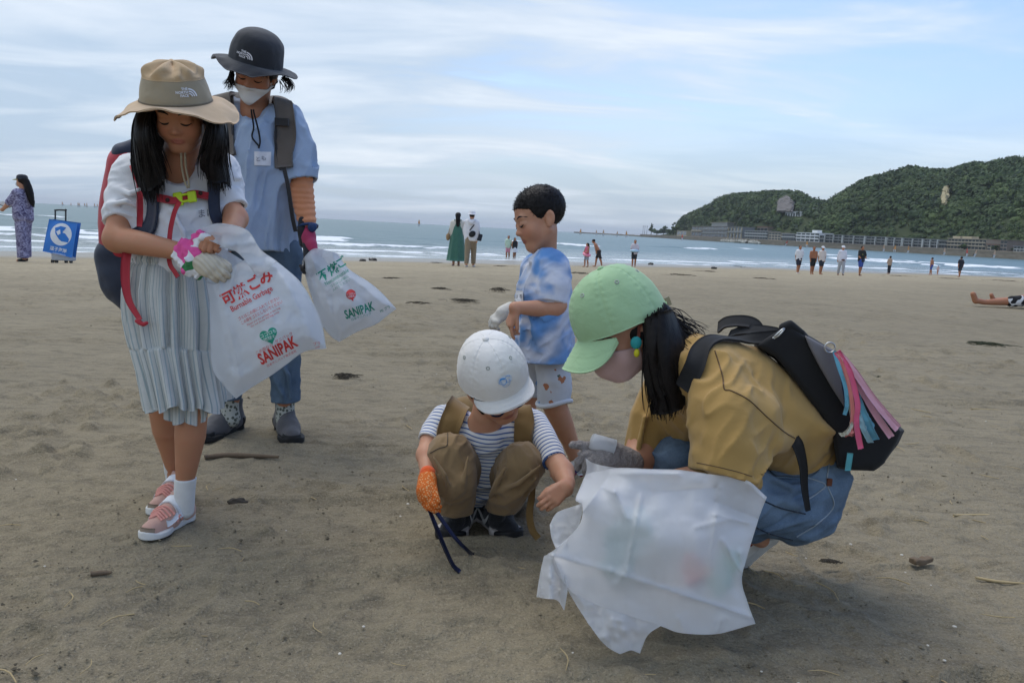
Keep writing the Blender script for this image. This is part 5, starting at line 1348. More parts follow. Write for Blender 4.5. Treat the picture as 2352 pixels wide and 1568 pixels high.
# ================================================================== plastic rubbish bags
def plastic_mat(name, tint=(.88, .90, .92), see=.22, frost=.25, bs=1.0):
    b = NB(name); N_ = b.N; L_ = b.L
    df = N_.new('ShaderNodeBsdfPrincipled'); df.inputs['Base Color'].default_value = (*tint, 1); df.inputs['Roughness'].default_value = .38; df.inputs['Specular IOR Level'].default_value = .35
    tr = N_.new('ShaderNodeBsdfTranslucent'); tr.inputs[0].default_value = (*tint, 1)
    m1 = N_.new('ShaderNodeMixShader'); m1.inputs[0].default_value = .5; L_.new(df.outputs[0], m1.inputs[1]); L_.new(tr.outputs[0], m1.inputs[2])
    rf = N_.new('ShaderNodeBsdfRefraction'); rf.inputs['Roughness'].default_value = .35; rf.inputs['IOR'].default_value = 1.12; rf.inputs[0].default_value = (.95, .96, .97, 1)
    m2 = N_.new('ShaderNodeMixShader'); m2.inputs[0].default_value = frost; L_.new(m1.outputs[0], m2.inputs[1]); L_.new(rf.outputs[0], m2.inputs[2])
    tp = N_.new('ShaderNodeBsdfTransparent'); m3 = N_.new('ShaderNodeMixShader'); m3.inputs[0].default_value = see; L_.new(m2.outputs[0], m3.inputs[1]); L_.new(tp.outputs[0], m3.inputs[2])
    bn = b.bump(b.noise(24, 4, .6, dist=1.2), .35 * bs, .008); bn = b.bump(b.vor(11, feature='F1'), .22 * bs, .012, bn); bn = b.bump(b.noise(90, 3), .18 * bs, .002, bn)
    for n in (df, tr, rf): L_.new(bn, n.inputs['Normal'])
    L_.new(m3.outputs[0], b.o.inputs[0]); return b.m
PLAST = plastic_mat('white_film'); RED_INK = plain('red_ink', (.62, .045, .04), .5); GREEN_INK = plain('green_ink', (.02, .30, .20), .5)
def coons(top, bot, left, right, nu, nv):
    """patch in pixel space: top/bot run left->right, left/right run top->bottom; returns (nv,nu,2)"""
    u = np.linspace(0, 1, nu); v = np.linspace(0, 1, nv); T_ = smooth_curve(top, nu); B_ = smooth_curve(bot, nu); L_ = smooth_curve(left, nv); R_ = smooth_curve(right, nv)
    U, V_ = np.meshgrid(u, v)
    U = U[..., None]; V_ = V_[..., None]
    return (1 - V_) * T_[None] + V_ * B_[None] + (1 - U) * L_[:, None] + U * R_[:, None] - ((1 - U) * (1 - V_) * T_[0] + U * (1 - V_) * T_[-1] + (1 - U) * V_ * B_[0] + U * V_ * B_[-1])
def px_sheet(g, dfun):
    s = g.shape; q = g.reshape(-1, 2); d = dfun(q); return np.array([P(a, b, c) for (a, b), c in zip(q, d)]).reshape(s[0], s[1], 3)
def crease(q, a, b, w, amp):
    dd = seg_dist2(q, a, b); a = np.array(a, float); b = np.array(b, float); n = np.array((-(b - a)[1], (b - a)[0])); n /= np.linalg.norm(n)
    return amp * np.exp(-dd / w)
def heart2(s):
    t = np.linspace(0, 2 * np.pi, 40, endpoint=False); return poly2(np.stack([16 * np.sin(t) ** 3, 13 * np.cos(t) - 5 * np.cos(2 * t) - 2 * np.cos(3 * t) - np.cos(4 * t)], 1) / 16 * s)
def swoop(s): pass
def print_on(par, gs, mat, name, dfun, org, rot, lift=.003, mx=9):
    """ink on the film: gs in px units about org, baseline turned by rot degrees (up to the right)"""
    v, f = refine2(merge2(gs), mx); a = rad(rot); c, s = math.cos(a), math.sin(a)
    q = np.stack([org[0] + v[:, 0] * c + v[:, 1] * s, org[1] + v[:, 0] * s - v[:, 1] * c], 1)
    d = dfun(q) - lift; return part(name, (np.array([P(x, y, z) for (x, y), z in zip(q, d)]), [f]), mat, par, False)
def bag_one():
    t = thing('rubbish_bag', 'white film bag with red lettering held by the girl in the sun hat', 'rubbish bag', P(600, 880, 2.0), 'white rubbish bags in hands')
    CR = [((500, 640), (560, 900), 10, .012), ((560, 560), (520, 690), 8, .016), ((640, 610), (600, 760), 14, -.010), ((690, 650), (720, 790), 9, .012), ((500, 700), (545, 905), 7, .010), ((620, 860), (545, 910), 9, -.010), ((650, 640), (735, 790), 16, .010), ((470, 660), (520, 800), 12, -.012), ((540, 600), (640, 615), 8, .012)]
    def df(q):
        d = 2.03 - .075 * np.exp(-((q[:, 0] - 610) / 95) ** 2 - ((q[:, 1] - 745) / 105) ** 2) + .012 * fbm(q / 70, 2, 5) + .004 * fbm(q / 22, 2, 6)
        for c_ in CR: d = d - crease(q, *c_)
        return d
    def dbk(q): return 2.10 + .05 * np.exp(-((q[:, 0] - 610) / 95) ** 2 - ((q[:, 1] - 745) / 105) ** 2) + .012 * fbm(q / 60, 3, 15) + .004 * fbm(q / 20, 2, 16)
    g = coons([(474, 648), (500, 648), (545, 606), (590, 590), (634, 599)], [(542, 915), (580, 888), (621, 863), (660, 835), (700, 807), (749, 800)], [(474, 648), (482, 700), (483, 747), (487, 840), (510, 880), (542, 915)], [(634, 599), (687, 645), (716, 691), (738, 740), (749, 800)], 64, 70)
    e = np.minimum.reduce([np.linspace(0, 1, 64)[None] * np.ones((70, 1)), 1 - np.linspace(0, 1, 64)[None] * np.ones((70, 1)), 1 - np.linspace(0, 1, 70)[:, None] * np.ones((1, 64))])
    blend = smooth01(e, 0, .16)[..., None]
    f_ = px_sheet(g, df); k = px_sheet(g, dbk); mid = (f_ + k) / 2
    front = part('front_panel', thick(mid * (1 - blend) + f_ * blend, .0012), PLAST, t); part('back_panel', thick(mid * (1 - blend) + k * blend + np.array((0, .002, 0)), .0012), PLAST, t)
    def dfe(q):
        d = df(q); b_ = dbk(q)
        return d
    h = coons([(462, 522), (509, 513), (568, 529), (598, 572), (636, 600)], [(472, 548), (512, 566), (545, 580), (572, 610), (592, 640)], [(462, 522), (465, 535), (472, 548)], [(636, 600), (616, 618), (592, 640)], 40, 14)
    part('handle', thick(px_sheet(h, lambda q: 2.0 + .03 * (q[:, 0] > 600) * 0 + .012 * np.sin(q[:, 1] / 7) + .01 * fbm(q / 25, 2, 9)), .0012), PLAST, t)
    h2 = coons([(486, 560), (520, 575), (560, 600), (590, 620)], [(474, 650), (500, 655), (540, 640), (570, 650)], [(486, 560), (480, 610), (474, 650)], [(590, 620), (580, 636), (570, 650)], 30, 18)
    part('handle', thick(px_sheet(h2, lambda q: 2.09 + .012 * fbm(q / 25, 2, 19)), .0012), PLAST, t)
    # print
    def at(sx): return lambda s_, y, sz, b_=0., al='CENTER', x=0., sx_=1.: xy(text_geo(s_, b_, al), x, y, sz, 0, sx_)
    T_ = at(1); org = (601, 722); ro = -28
    for nm, gs in (('title_print', [T_('可', 58, 33, .03, x=-50), T_('燃', 58, 33, .03, x=-18), T_('ご', 60, 34, .03, x=17), T_('み', 60, 34, .03, x=48)]), ('english_print', [T_('Burnable Garbage', 37, 18.5, .012, x=-4, sx_=.8)]), ('notice_print', [T_('ゴミはこの袋に入れてください', 12, 9, .004, sx_=.85), T_('この袋をゴミにしないでください', 1, 9, .004, x=2, sx_=.8), T_('Please put the garbage in this bag.', -8, 6.4, .0, x=2), T_('Do not throw this bag away.', -15, 6.4, .0, x=2)]),
                   ('motto_print', [T_('この街なら', -76, 9, .003, x=-32), T_('サニパック', -74, 9, .003, x=20)]), ('brand_print', [T_('SANIPAK', -102, 36, .035, x=-7, sx_=.66)]), ('maker_print', [T_('日本サニパック株式会社', -113, 7, .002, x=-7)])):
        print_on(t, gs, RED_INK, nm, df, org, ro)
    # slab feet that give the brand letters their serifs
    hv, hf = xy(heart2(21), 0, 0, 1., 0); print_on(t, [(hv, hf)], GREEN_INK, 'heart_print', df, (618, 771), -22, .0032)
    print_on(t, [xy(text_geo('ココロも'), 0, 2, 10.5), xy(text_geo('地球も'), 0, -9, 10.5)], plain('white_ink', (.7, .75, .75), .5), 'heart_writing', df, (618, 771), -22, .0045)
    print_on(t, [xy(text_geo('プラ'), 0, -2, 9), xy(text_geo('LDPE'), 0, -9, 5)], RED_INK, 'recycling_print', df, (728, 790), -10)
    return t
bag_one()
def bag_two():
    t = thing('rubbish_bag', 'white film bag with green lettering hanging from the gloved hand of the adult', 'rubbish bag', P(790, 760, 3.05), 'white rubbish bags in hands')
    CR = [((715, 590), (780, 770), 10, .02), ((740, 590), (860, 720), 10, -.018), ((705, 620), (740, 740), 8, .018), ((790, 620), (900, 705), 9, .016), ((760, 640), (770, 780), 9, -.014), ((720, 600), (800, 680), 12, .015)]
    def df(q):
        d = 3.06 - .09 * np.exp(-((q[:, 0] - 810) / 80) ** 2 - ((q[:, 1] - 690) / 80) ** 2) + .02 * fbm(q / 55, 2, 25) + .006 * fbm(q / 18, 2, 26)
        for c_ in CR: d = d - crease(q, *c_)
        return d
    def dbk(q): return 3.14 + .06 * np.exp(-((q[:, 0] - 810) / 80) ** 2 - ((q[:, 1] - 690) / 80) ** 2) + .02 * fbm(q / 50, 3, 35)
    g = coons([(694, 600), (704, 585), (722, 571), (750, 575), (776, 583)], [(779, 785), (820, 762), (862, 745), (888, 726), (910, 709)], [(694, 600), (706, 650), (722, 700), (736, 741), (760, 772), (779, 785)], [(776, 583), (786, 600), (806, 622), (850, 650), (880, 676), (910, 709)], 54, 54)
    e = np.minimum.reduce([np.linspace(0, 1, 54)[None] * np.ones((54, 1)), 1 - np.linspace(0, 1, 54)[None] * np.ones((54, 1)), 1 - np.linspace(0, 1, 54)[:, None] * np.ones((1, 54))]); blend = smooth01(e, 0, .16)[..., None]
    f_ = px_sheet(g, df); k = px_sheet(g, dbk); mid = (f_ + k) / 2
    part('front_panel', thick(mid * (1 - blend) + f_ * blend, .0016), PLAST, t); part('back_panel', thick(mid * (1 - blend) + k * blend + np.array((0, .002, 0)), .0016), PLAST, t)
    T_ = lambda s_, y, sz, b_=0., x=0., sx_=1.: xy(text_geo(s_, b_), x, y, sz, 0, sx_)
    print_on(t, [T_('不燃', 0, 28, .02, -10), T_('ご', 4, 26, .02, 26), T_('Noncombustible', -14, 13, .006, sx_=.72), T_('ゴミはこの袋に', -24, 7), T_('入れてください', -33, 7)], GREEN_INK, 'green_print', df, (768, 628), -32)
    print_on(t, [T_('SANIPAK', -6, 28, .03, sx_=.62), T_('日本サニパック', -14, 7)], GREEN_INK, 'brand_print', df, (826, 716), -18)
    bv, bf = merge2([disc2(11.5, 24), (np.array([(-3, -9), (4, -10), (2.5, -17.)]), np.array([(0, 1, 2)]))]); print_on(t, [(bv, bf)], RED_INK, 'balloon_print', df, (806, 676), -10)
    print_on(t, [xy(text_geo('ココロも'), 0, -1, 6), xy(text_geo('地球も'), 0, -7, 6)], plain('white_ink', (.7, .75, .75), .5), 'balloon_writing', df, (806, 676), -10, .0045)
    print_on(t, [T_('PE プラ', 0, 8, .01)], GREEN_INK, 'recycling_print', df, (886, 712), -28)
bag_two()
# ================================================================== the small boy standing in the tie-dyed shirt
def standing_boy():
    sk = SK['fair']; root = thing('person', 'small bareheaded boy in blue tie-dyed T-shirt standing and looking down', 'person', G(1300, 1098), 'people picking up litter')
    Hh = .222; Rm = iframe((-.95, -.30, .22), (-.28, .95, .12)); c = P(1238, 503, 2.85)
    hd = head(c, Rm, Hh)
    neck = wchain([(c + Rm @ np.array((0, -.012, -.05)), .040), (P(1252, 582, 2.87), .041), (P(1262, 610, 2.88), .06)])
    torso = uni([chain([(1265, 620, 2.80, 30), (1260, 810, 2.80, 36)]), chain([(1240, 620, 2.95, 30), (1240, 810, 2.95, 36)])], .06)
    na = chain([(1280, 625, 2.765, 22), (1283, 700, 2.74, 21), (1270, 708, 2.735, 20)]); nf = chain([(1276, 708, 2.735, 21), (1230, 708, 2.72, 19), (1182, 706, 2.70, 13.5)])
    nh = hand(P(1184, 707, 2.70), np.array((-.30, .05, -.95)), np.array((.85, .45, -.25)), .118, thumb=1, fat=1.05, tc=(20, 15), tside=30, curls=[(18, 15, 10), (40, 40, 25), (48, 45, 30), (52, 45, 30)], spread=9)
    fa = chain([(1225, 630, 2.98, 20), (1215, 705, 2.98, 19), (1165, 715, 2.86, 14)])
    nl = chain([(1275, 830, 2.82, 34), (1272, 925, 2.80, 29), (1290, 970, 2.83, 27), (1308, 1010, 2.87, 20), (1320, 1050, 2.90, 15), (1322, 1078, 2.905, 15)])
    fl = chain([(1225, 830, 2.94, 34), (1208, 920, 2.94, 27), (1200, 985, 2.97, 25), (1196, 1060, 3.0, 16), (1195, 1085, 3.0, 15)])
    body = uni([uni([torso, neck], .04), na, fa], .03); body = uni([body, nf], .015); body = uni([body, hd], .022); body = uni([body, nl, fl, nh], .012)
    V, F = solid(body, .0036); part('body', (V, F), SKIN, root, attrs={'Col': skin_cols(V, sk, c, Rm, Hh)})
    face_parts(root, c, Rm, Hh)
    # cropped hair
    def hr(p):
        q = ((p - c.astype(np.float32)) @ Rm.astype(np.float32)) / Hh
        e = np.sqrt((q[:, 0] / .355) ** 2 + ((q[:, 1] + .06) / .425) ** 2 + ((q[:, 2] - .165) / .365) ** 2); d = (e - 1) * .36
        line = np.interp(q[:, 1], [-.5, -.34, -.22, -.12, -.05, .04, .12, .20, .30, .36, .6], [-.30, -.30, -.22, -.06, .08, -.03, .03, .19, .225, .24, .25]) + .012 * noise(q * 30, 3)
        return Hh * np.maximum(d, (line - q[:, 2]) * .7) + .0010 * noise(p * 170, 5)
    hp = Pr(hr, c - .13, c + .13); V, F = solid(hp, .0036)
    rg = np.random.default_rng(3); n = grad(hp, V.astype(np.float32)); sel = rg.choice(len(V), 1500)
    fz = [tube([V[i], V[i] + (n[i] + rg.normal(0, .5, 3) + Rm @ np.array((0, .6, 0))) * rg.uniform(.002, .0045)], [.0010, .0005], 2, 3, False) for i in sel]
    part('hair', merge((V, F), *fz), HAIR, root)
    # tie-dyed shirt
    ts = uni([chain([(1262, 618, 2.80, 44), (1268, 720, 2.79, 50), (1258, 830, 2.79, 55)]), chain([(1240, 622, 2.95, 40), (1236, 720, 2.95, 48), (1234, 830, 2.95, 50)]), chain([(1232, 660, 2.84, 38), (1222, 820, 2.84, 40)])], .07)
    ts = cutp(folds(rough_(ts, .003, 13, 4), (.7, 0, .5), .010, 18, 5, 14), P(1240, 822, 2.85), np.array((.06, 0, -1)), .015, .04)
    sl = chain([(1274, 622, 2.775, 34), (1272, 660, 2.75, 36), (1262, 712, 2.74, 33)]); sl = cutp(rough_(sl, .003, 14, 5), P(1264, 691, 2.745), P(1262, 712, 2.74) - P(1270, 645, 2.755), .008, .04)
    sf = chain([(1228, 628, 2.98, 32), (1218, 690, 2.98, 30)]); ts = uni([ts, sl, sf], .025)
    ts = sub(ts, wchain([(P(1240, 545, 2.85), .05), (P(1243, 585, 2.86), .046)]), .01)
    ts = ridges(ts, [[(1310, 700, 2.74, 3), (1280, 745, 2.715, 6), (1225, 760, 2.72, 3)], [(1212, 715, 2.74, 3), (1235, 770, 2.72, 6), (1280, 800, 2.72, 3)], [(1310, 760, 2.74, 3), (1285, 790, 2.72, 5), (1250, 800, 2.73, 3)], [(1205, 740, 2.77, 3), (1200, 780, 2.76, 6), (1192, 815, 2.77, 3)]], .018)
    V, F = solid(ts, .0046)
    w = np.stack([fbm(V * 9, 3, 41), fbm(V * 9, 3, 51), fbm(V * 9, 3, 61)], 1) * .05; q = V + w
    rr = np.linalg.norm((q - P(1215, 740, 2.75)) * (1, .6, 1), axis=1); ringv = np.exp(-((rr - .125) / .022) ** 2); blob = np.clip(fbm(q * 7 + 5, 3, 71) * 1.7 - .18, 0, 1); bk = smooth01(q[:, 0], P(1290, 700, 2.8)[0], P(1330, 700, 2.8)[0]) * .8
    wt = np.clip(np.maximum.reduce([ringv * .85, blob, bk]), 0, 1)[:, None]
    col = np.array((.115, .27, .56)) * (1 + .25 * fbm(V * 14, 2, 81))[:, None] * (1 - wt) + np.array((.62, .64, .72)) * wt
    part('t_shirt', (V, F), cloth('tie_dye', None, .9, .05, .35, 24, attr='Col'), root, attrs={'Col': col})
    v, f = refine2((np.array([(-11, -13), (10, -12), (9, 12), (-6, 14.)]), np.array([(0, 1, 2), (0, 2, 3)])), 6)
    st = part('name_sticker', (on_cloth(ts, np.stack([1192 + v[:, 0], 680 - v[:, 1]], 1), .004, 2.4), [f]), plain('white_sticker', (.68, .68, .70), .5), root)
    v, f = xy(text_geo('はる'), 0, -3, 10, 4); part('name_writing', (on_cloth(ts, np.stack([1191 + v[:, 0], 681 - v[:, 1]], 1), .006, 2.4), [f]), plain('pen_ink', (.2, .2, .23), .7), st)
    # printed shorts with rolled hems
    b = NB('print_shorts'); base = b.mix(b.noise(16, 3), (.48, .50, .54), (.62, .63, .65))
    for sc, off, thr, cc in ((13, 0, .17, (.40, .13, .035)), (12, 5.3, .14, (.045, .085, .05)), (15, 9.1, .15, (.16, .30, .52)), (14, 3.7, .10, (.36, .06, .04))):
        m = b.N.new('ShaderNodeMapping'); m.inputs['Location'].default_value = (off, off * .7, off * 1.3); m.inputs['Scale'].default_value = (1, 1, 1.2); b.lk(b.obj(), m.inputs[0])
        wv = b.N.new('ShaderNodeVectorMath'); wv.operation = 'ADD'; nz = b.N.new('ShaderNodeTexNoise'); nz.inputs['Scale'].default_value = 45; b.lk(m.outputs[0], nz.inputs['Vector'])
        sc_ = b.N.new('ShaderNodeVectorMath'); sc_.operation = 'SCALE'; sc_.inputs['Scale'].default_value = .03; b.lk(nz.outputs['Color'], sc_.inputs[0]); b.lk(m.outputs[0], wv.inputs[0]); b.lk(sc_.outputs[0], wv.inputs[1])
        base = b.mix(b.math('MULTIPLY', b.math('LESS_THAN', b.vor(sc, wv.outputs[0]), thr), .9), base, cc)
    pm = b.fin(base, .9, b.bump(b.noise(36, 3), .35, .006))
    s1 = chain([(1268, 815, 2.82, 40), (1272, 870, 2.80, 40), (1274, 950, 2.80, 38)]); s1 = cutp(rough_(s1, .004, 14, 6), P(1273, 926, 2.80), P(1276, 950, 2.80) - P(1264, 815, 2.82), .009, .04)
    s2 = chain([(1228, 815, 2.94, 40), (1216, 870, 2.94, 38), (1210, 930, 2.94, 36)]); s2 = cutp(rough_(s2, .004, 14, 6), P(1211, 905, 2.94), P(1208, 940, 2.94) - P(1226, 815, 2.94), .009, .04)
    sh_ = part('shorts', solid(uni([s1, s2], .03), .0046), pm, root)
    Rr = frame_from(P(1276, 950, 2.80) - P(1264, 815, 2.82), (0, -1, 0)); ring = [P(1273, 924, 2.80) + Rr @ np.array((.0605 * math.cos(t), .006 * math.sin(2 * t), .0605 * math.sin(t))) for t in np.linspace(0, 2 * np.pi, 26)]
    part('rolled_hem', tube(ring, .0085, 60, 7, False), cloth('shorts_hem', (.60, .61, .63), .9), sh_)
    # trainers: off white with navy and red patches
    for heel, toe in ((G(1350, 1090), G(1258, 1104)), (P(1225, 1080, 3.02) * (1, 1, 0), P(1165, 1080, 2.98) * (1, 1, 0))):
        d = (toe - heel) / np.linalg.norm(toe - heel); toe = heel + d * .168
        u, s, T, R_, L_ = shoe_geo(heel, toe, high=.36, sole_h=.09, ank=1.2)
        sh = part('shoe', solid(u, .004), cloth('cream_canvas', (.50, .46, .38), .9), root); part('sole', solid(s, .004), plain('red_rubber', (.34, .03, .05), .6), sh)
        for sx in (-1, 1):
            q = press(u, np.array([T(sx * .14, y, .16 + z) for y, z in ((.38, .10), (.48, .05), (.60, .0))]), .002); part('side_patch', strap(q, grad(u, q), .024, .002, 12), plain('navy_patch', (.02, .02, .06), .6), sh)
            q = press(u, np.array([T(sx * .15, y, .13) for y in (.46, .58, .70)]), .003); part('side_patch', strap(q, grad(u, q), .012, .002, 12), plain('red_patch', (.40, .02, .03), .6), sh)
        q = [T(.185 * math.sin(a) if False else sx_, y, .085) for sx_, y in ((-.15, .1), (-.15, .4), (-.19, .7), (-.1, .96))]; part('sole_stripe', tube(q, .003, 14, 5), plain('white_rubber', (.68, .67, .64), .55), sh)
    # white work glove on the far hand
    gl = uni([hand(P(1166, 713, 2.845), np.array((-.72, -.15, -.62)), np.array((.5, .6, -.5)), .115, thumb=-1, curl=(35, 45, 30), spread=6, tc=(20, 10), tside=40, fat=1.4), chain([(1172, 708, 2.855, 15), (1155, 718, 2.84, 16)])], .012)
    part('work_glove', solid(gl, .0036), cloth('white_knit_glove', (.66, .63, .57), .95, .08, .5, 60), root, label='white cotton work glove')
standing_boy()

# ================================================================== the boy crouching with tongs
def crouching_boy():
    sk = SK['fair']; root = thing('person', 'boy in white cap and blue striped shirt crouching on the sand with tongs', 'person', np.array((-.07, 2.25, 0)), 'people picking up litter')
    Rm = iframe((.46, -.56, .69), (-.15, .75, .65)); rim = P(1132, 858, 2.12); Hh = .2; c = rim - Rm[:, 2] * .058 - Rm[:, 1] * .004
    hd = head(c, Rm, Hh)
    neck = wchain([(c + Rm @ np.array((0, -.04, -.05)), .042), (P(1118, 950, 2.22), .043), (P(1115, 985, 2.26), .06)])
    torso = uni([chain([(1040, 985, 2.28, 34), (1070, 1110, 2.40, 50)]), chain([(1195, 990, 2.29, 34), (1165, 1110, 2.40, 50)])], .07)
    la = chain([(1012, 965, 2.28, 24), (986, 1010, 2.22, 22), (978, 1045, 2.17, 21)]); lf = chain([(978, 1045, 2.17, 21), (981, 1095, 2.09, 15)])
    ra = chain([(1232, 972, 2.27, 25), (1268, 1045, 2.17, 25), (1292, 1083, 2.11, 26)]); rf = chain([(1292, 1083, 2.11, 26), (1302, 1110, 2.04, 20), (1300, 1122, 2.015, 18)])
    rh = hand(P(1300, 1118, 2.015), P(1262, 1150, 1.965) - P(1300, 1118, 2.015), np.array((-.25, .80, -.45)), .118, thumb=-1, tc=(30, 20), tside=22, fat=1.1, curls=[(50, 55, 30), (42, 45, 30), (40, 40, 28), (38, 38, 25)], spread=3)
    ll = chain([(1075, 1120, 2.40, 36), (1036, 1062, 2.21, 28), (1047, 1185, 2.25, 18)]); rl = chain([(1150, 1120, 2.40, 36), (1192, 1078, 2.21, 28), (1140, 1185, 2.27, 18)])
    body = uni([uni([torso, neck], .04), la, ra, ll, rl], .03); body = uni([body, lf, rf], .015); body = uni([body, hd], .022); body = uni([body, rh], .01)
    V, F = solid(body, .0034); part('body', (V, F), SKIN, root, attrs={'Col': skin_cols(V, sk, c, Rm, Hh)})
    face_parts(root, c, Rm, Hh)
    hr_ = uni([ell(c + Rm @ np.array((0, -.03, .016)), (.075, .082, .070), Rm)] + [ell(c + Rm @ np.array((s * .062, .028, -.004)), (.010, .022, .030), Rm) for s in (-1, 1)], .01); hr_ = cutp(hr_, c + Rm @ np.array((0, .06, 0)), Rm[:, 1])
    part('hair', solid(rough_(hr_, .004, 60, 3), .0042), HAIR, root)
    # spectacles
    nv = plain('navy_frame', (.015, .02, .05), .3); gl_ = [c + Rm @ (np.array(q) * Hh) for q in ((-.36, -.05, .03), (-.33, .18, .03), (-.27, .36, .02))]
    sp = part('spectacles', tube(gl_, .003, 12, 5), nv, root)
    for s in (-1, 1):
        part('spectacle_rim', tube([c + Rm @ (np.array((s * .15 + .115 * math.cos(t), .42 - .3 * abs(.115 * math.cos(t) * s + .0), -.01 + .085 * math.sin(t))) * Hh) for t in np.linspace(0, 2 * np.pi, 18)], .003, 36, 5, False), nv, sp)
    # cap
    wc = cloth('white_cap_cotton', (.78, .75, .71), .9, .035, .3, 40)
    dome, pts, Wd, (th, ph), rows = cap_parts(root, 'baseball_cap', rim, Rm, .093, .103, .128, wc, .035, 'white baseball cap with a small blue oval badge', .30, 62, pk=1.2)
    # embroidered oval badge on the front panel
    nrm = normals(pts, True)
    def cs(a, b_, lift):
        """a across, b up (metres) from the badge centre"""
        ta = (rad(3) + a / .095) % (2 * np.pi); pa = rad(30) + b_ / .125
        fi = np.clip(pa / (np.pi / 2 * .995) * (len(ph) - 1), 0, len(ph) - 2); i = int(fi); j = ta / (2 * np.pi) * len(th); jj = int(j) % len(th); u, v = fi - i, j - int(j)
        q = (pts[i, jj] * (1 - u) + pts[i + 1, jj] * u) * (1 - v) + (pts[i, (jj + 1) % len(th)] * (1 - u) + pts[i + 1, (jj + 1) % len(th)] * u) * v
        n = nrm[i, jj] * (1 if nrm[i, jj] @ q > 0 else -1); return Wd(q + n * (.003 + lift))
    def badge(gs, mat, nm, lift, par):
        v, f = refine2(merge2(gs), .006); return part(nm, (np.array([cs(-a, b_, lift) for a, b_ in v]), [f]), mat, par, False)
    bd = badge([disc2(.0225, 30, .0155)], plain('badge_cloth', (.62, .66, .72), .8), 'badge', 0, dome)
    blue = plain('badge_blue', (.06, .30, .70), .7); gs = []
    for cx, cy, r, a0, a1, w in ((-.008, .003, .008, 10, 190, .0022), (.009, .004, .008, 20, 240, .0018), (-.006, -.006, .006, 160, 380, .0016), (.008, -.005, .005, 120, 420, .0016), (0, -.010, .012, 200, 340, .0014), (-.015, -.002, .004, 0, 300, .0014)):
        t = np.radians(np.linspace(a0, a1, 14)); v = np.concatenate([np.stack([cx + (r + w / 2) * np.cos(t), cy + (r + w / 2) * .8 * np.sin(t)], 1), np.stack([cx + (r - w / 2) * np.cos(t), cy + (r - w / 2) * .8 * np.sin(t)], 1)]); k = np.arange(13)
        gs.append((v, np.concatenate([np.stack([k, k + 14, k + 15], 1), np.stack([k, k + 15, k + 1], 1)])))
    gs.append(poly2([(-.017, .003), (-.012, .010), (-.004, .0095), (-.001, .005), (-.008, .006)])); badge(gs, blue, 'badge_stitching', .0009, bd)
    # striped shirt
    tor = uni([chain([(1035, 975, 2.29, 46), (1058, 1040, 2.32, 58), (1075, 1100, 2.38, 62)]), chain([(1198, 982, 2.29, 46), (1180, 1040, 2.32, 56), (1160, 1100, 2.38, 62)]), chain([(1118, 1000, 2.25, 44), (1118, 1090, 2.32, 50)])], .06)
    s1 = chain([(1018, 962, 2.285, 30), (994, 990, 2.25, 29), (976, 1030, 2.19, 27)]); s1c = cutp(rough_(s1, .003, 18, 4), P(982, 1010, 2.215), P(973, 1035, 2.18) - P(1000, 980, 2.25), .008, .04)
    s2 = chain([(1228, 970, 2.275, 32), (1252, 1012, 2.21, 31), (1280, 1075, 2.13, 29)]); s2c = cutp(rough_(s2, .003, 18, 5), P(1271, 1056, 2.145), P(1284, 1080, 2.12) - P(1250, 1010, 2.21), .008, .04)
    ts = uni([folds(tor, (1, 0, .2), .007, 20, 6, 23), s1c, s2c], .022); ts = sub(ts, wchain([(P(1130, 895, 2.12), .05), (P(1124, 944, 2.18), .036)]), .008)
    V, F = solid(ts, .004); p = V.astype(np.float32); dt, d1, d2 = tor(p), s1(p), s2(p)
    up = R3 @ np.array((0, 1, .35)); up /= np.linalg.norm(up); st = V @ up + .010 * np.sin(V[:, 0] * 9)
    a1 = P(973, 1035, 2.18) - P(1018, 962, 2.285); a1 /= np.linalg.norm(a1); a2 = P(1284, 1080, 2.12) - P(1228, 970, 2.275); a2 /= np.linalg.norm(a2)
    ar1 = (d1 < dt) & (V[:, 0] < P(1022, 970, 2.25)[0]); ar2 = (d2 < dt) & (V[:, 0] > P(1222, 970, 2.25)[0])
    S = np.where(ar1, (V - P(1018, 962, 2.285)) @ a1, np.where(ar2, (V - P(1228, 970, 2.275)) @ a2, st))
    b = NB('breton_stripe'); fr = b.math('FRACT', b.math('MULTIPLY', b.attr('s'), 84.)); col = b.mix(b.math('LESS_THAN', fr, .30), b.mix(b.noise(30, 3), (.66, .65, .64), (.74, .73, .72)), (.07, .13, .32))
    part('striped_shirt', (V, F), b.fin(col, .9, b.bump(b.noise(30, 3), .3, .006)), root, attrs={'s': S})
    # trousers
    pl = chain([(1085, 1115, 2.42, 60), (1034, 1045, 2.17, 52), (1042, 1100, 2.15, 50), (1048, 1170, 2.215, 40), (1048, 1200, 2.24, 38)]); pl = cutp(folds(pl, (.5, 0, 1), .010, 19, 6, 27), P(1046, 1174, 2.21), (0, 0, -1), .014, .04)
    pr_ = chain([(1140, 1115, 2.42, 60), (1200, 1065, 2.17, 52), (1180, 1110, 2.17, 44), (1150, 1165, 2.235, 34), (1144, 1195, 2.25, 34)]); pr_ = cutp(folds(pr_, (-.6, 0, 1), .010, 19, 6, 28), P(1148, 1171, 2.23), (0, 0, -1), .014, .04)
    tr = uni([pl, pr_, chain([(1080, 1130, 2.45, 62), (1150, 1130, 2.45, 62)])], .018)
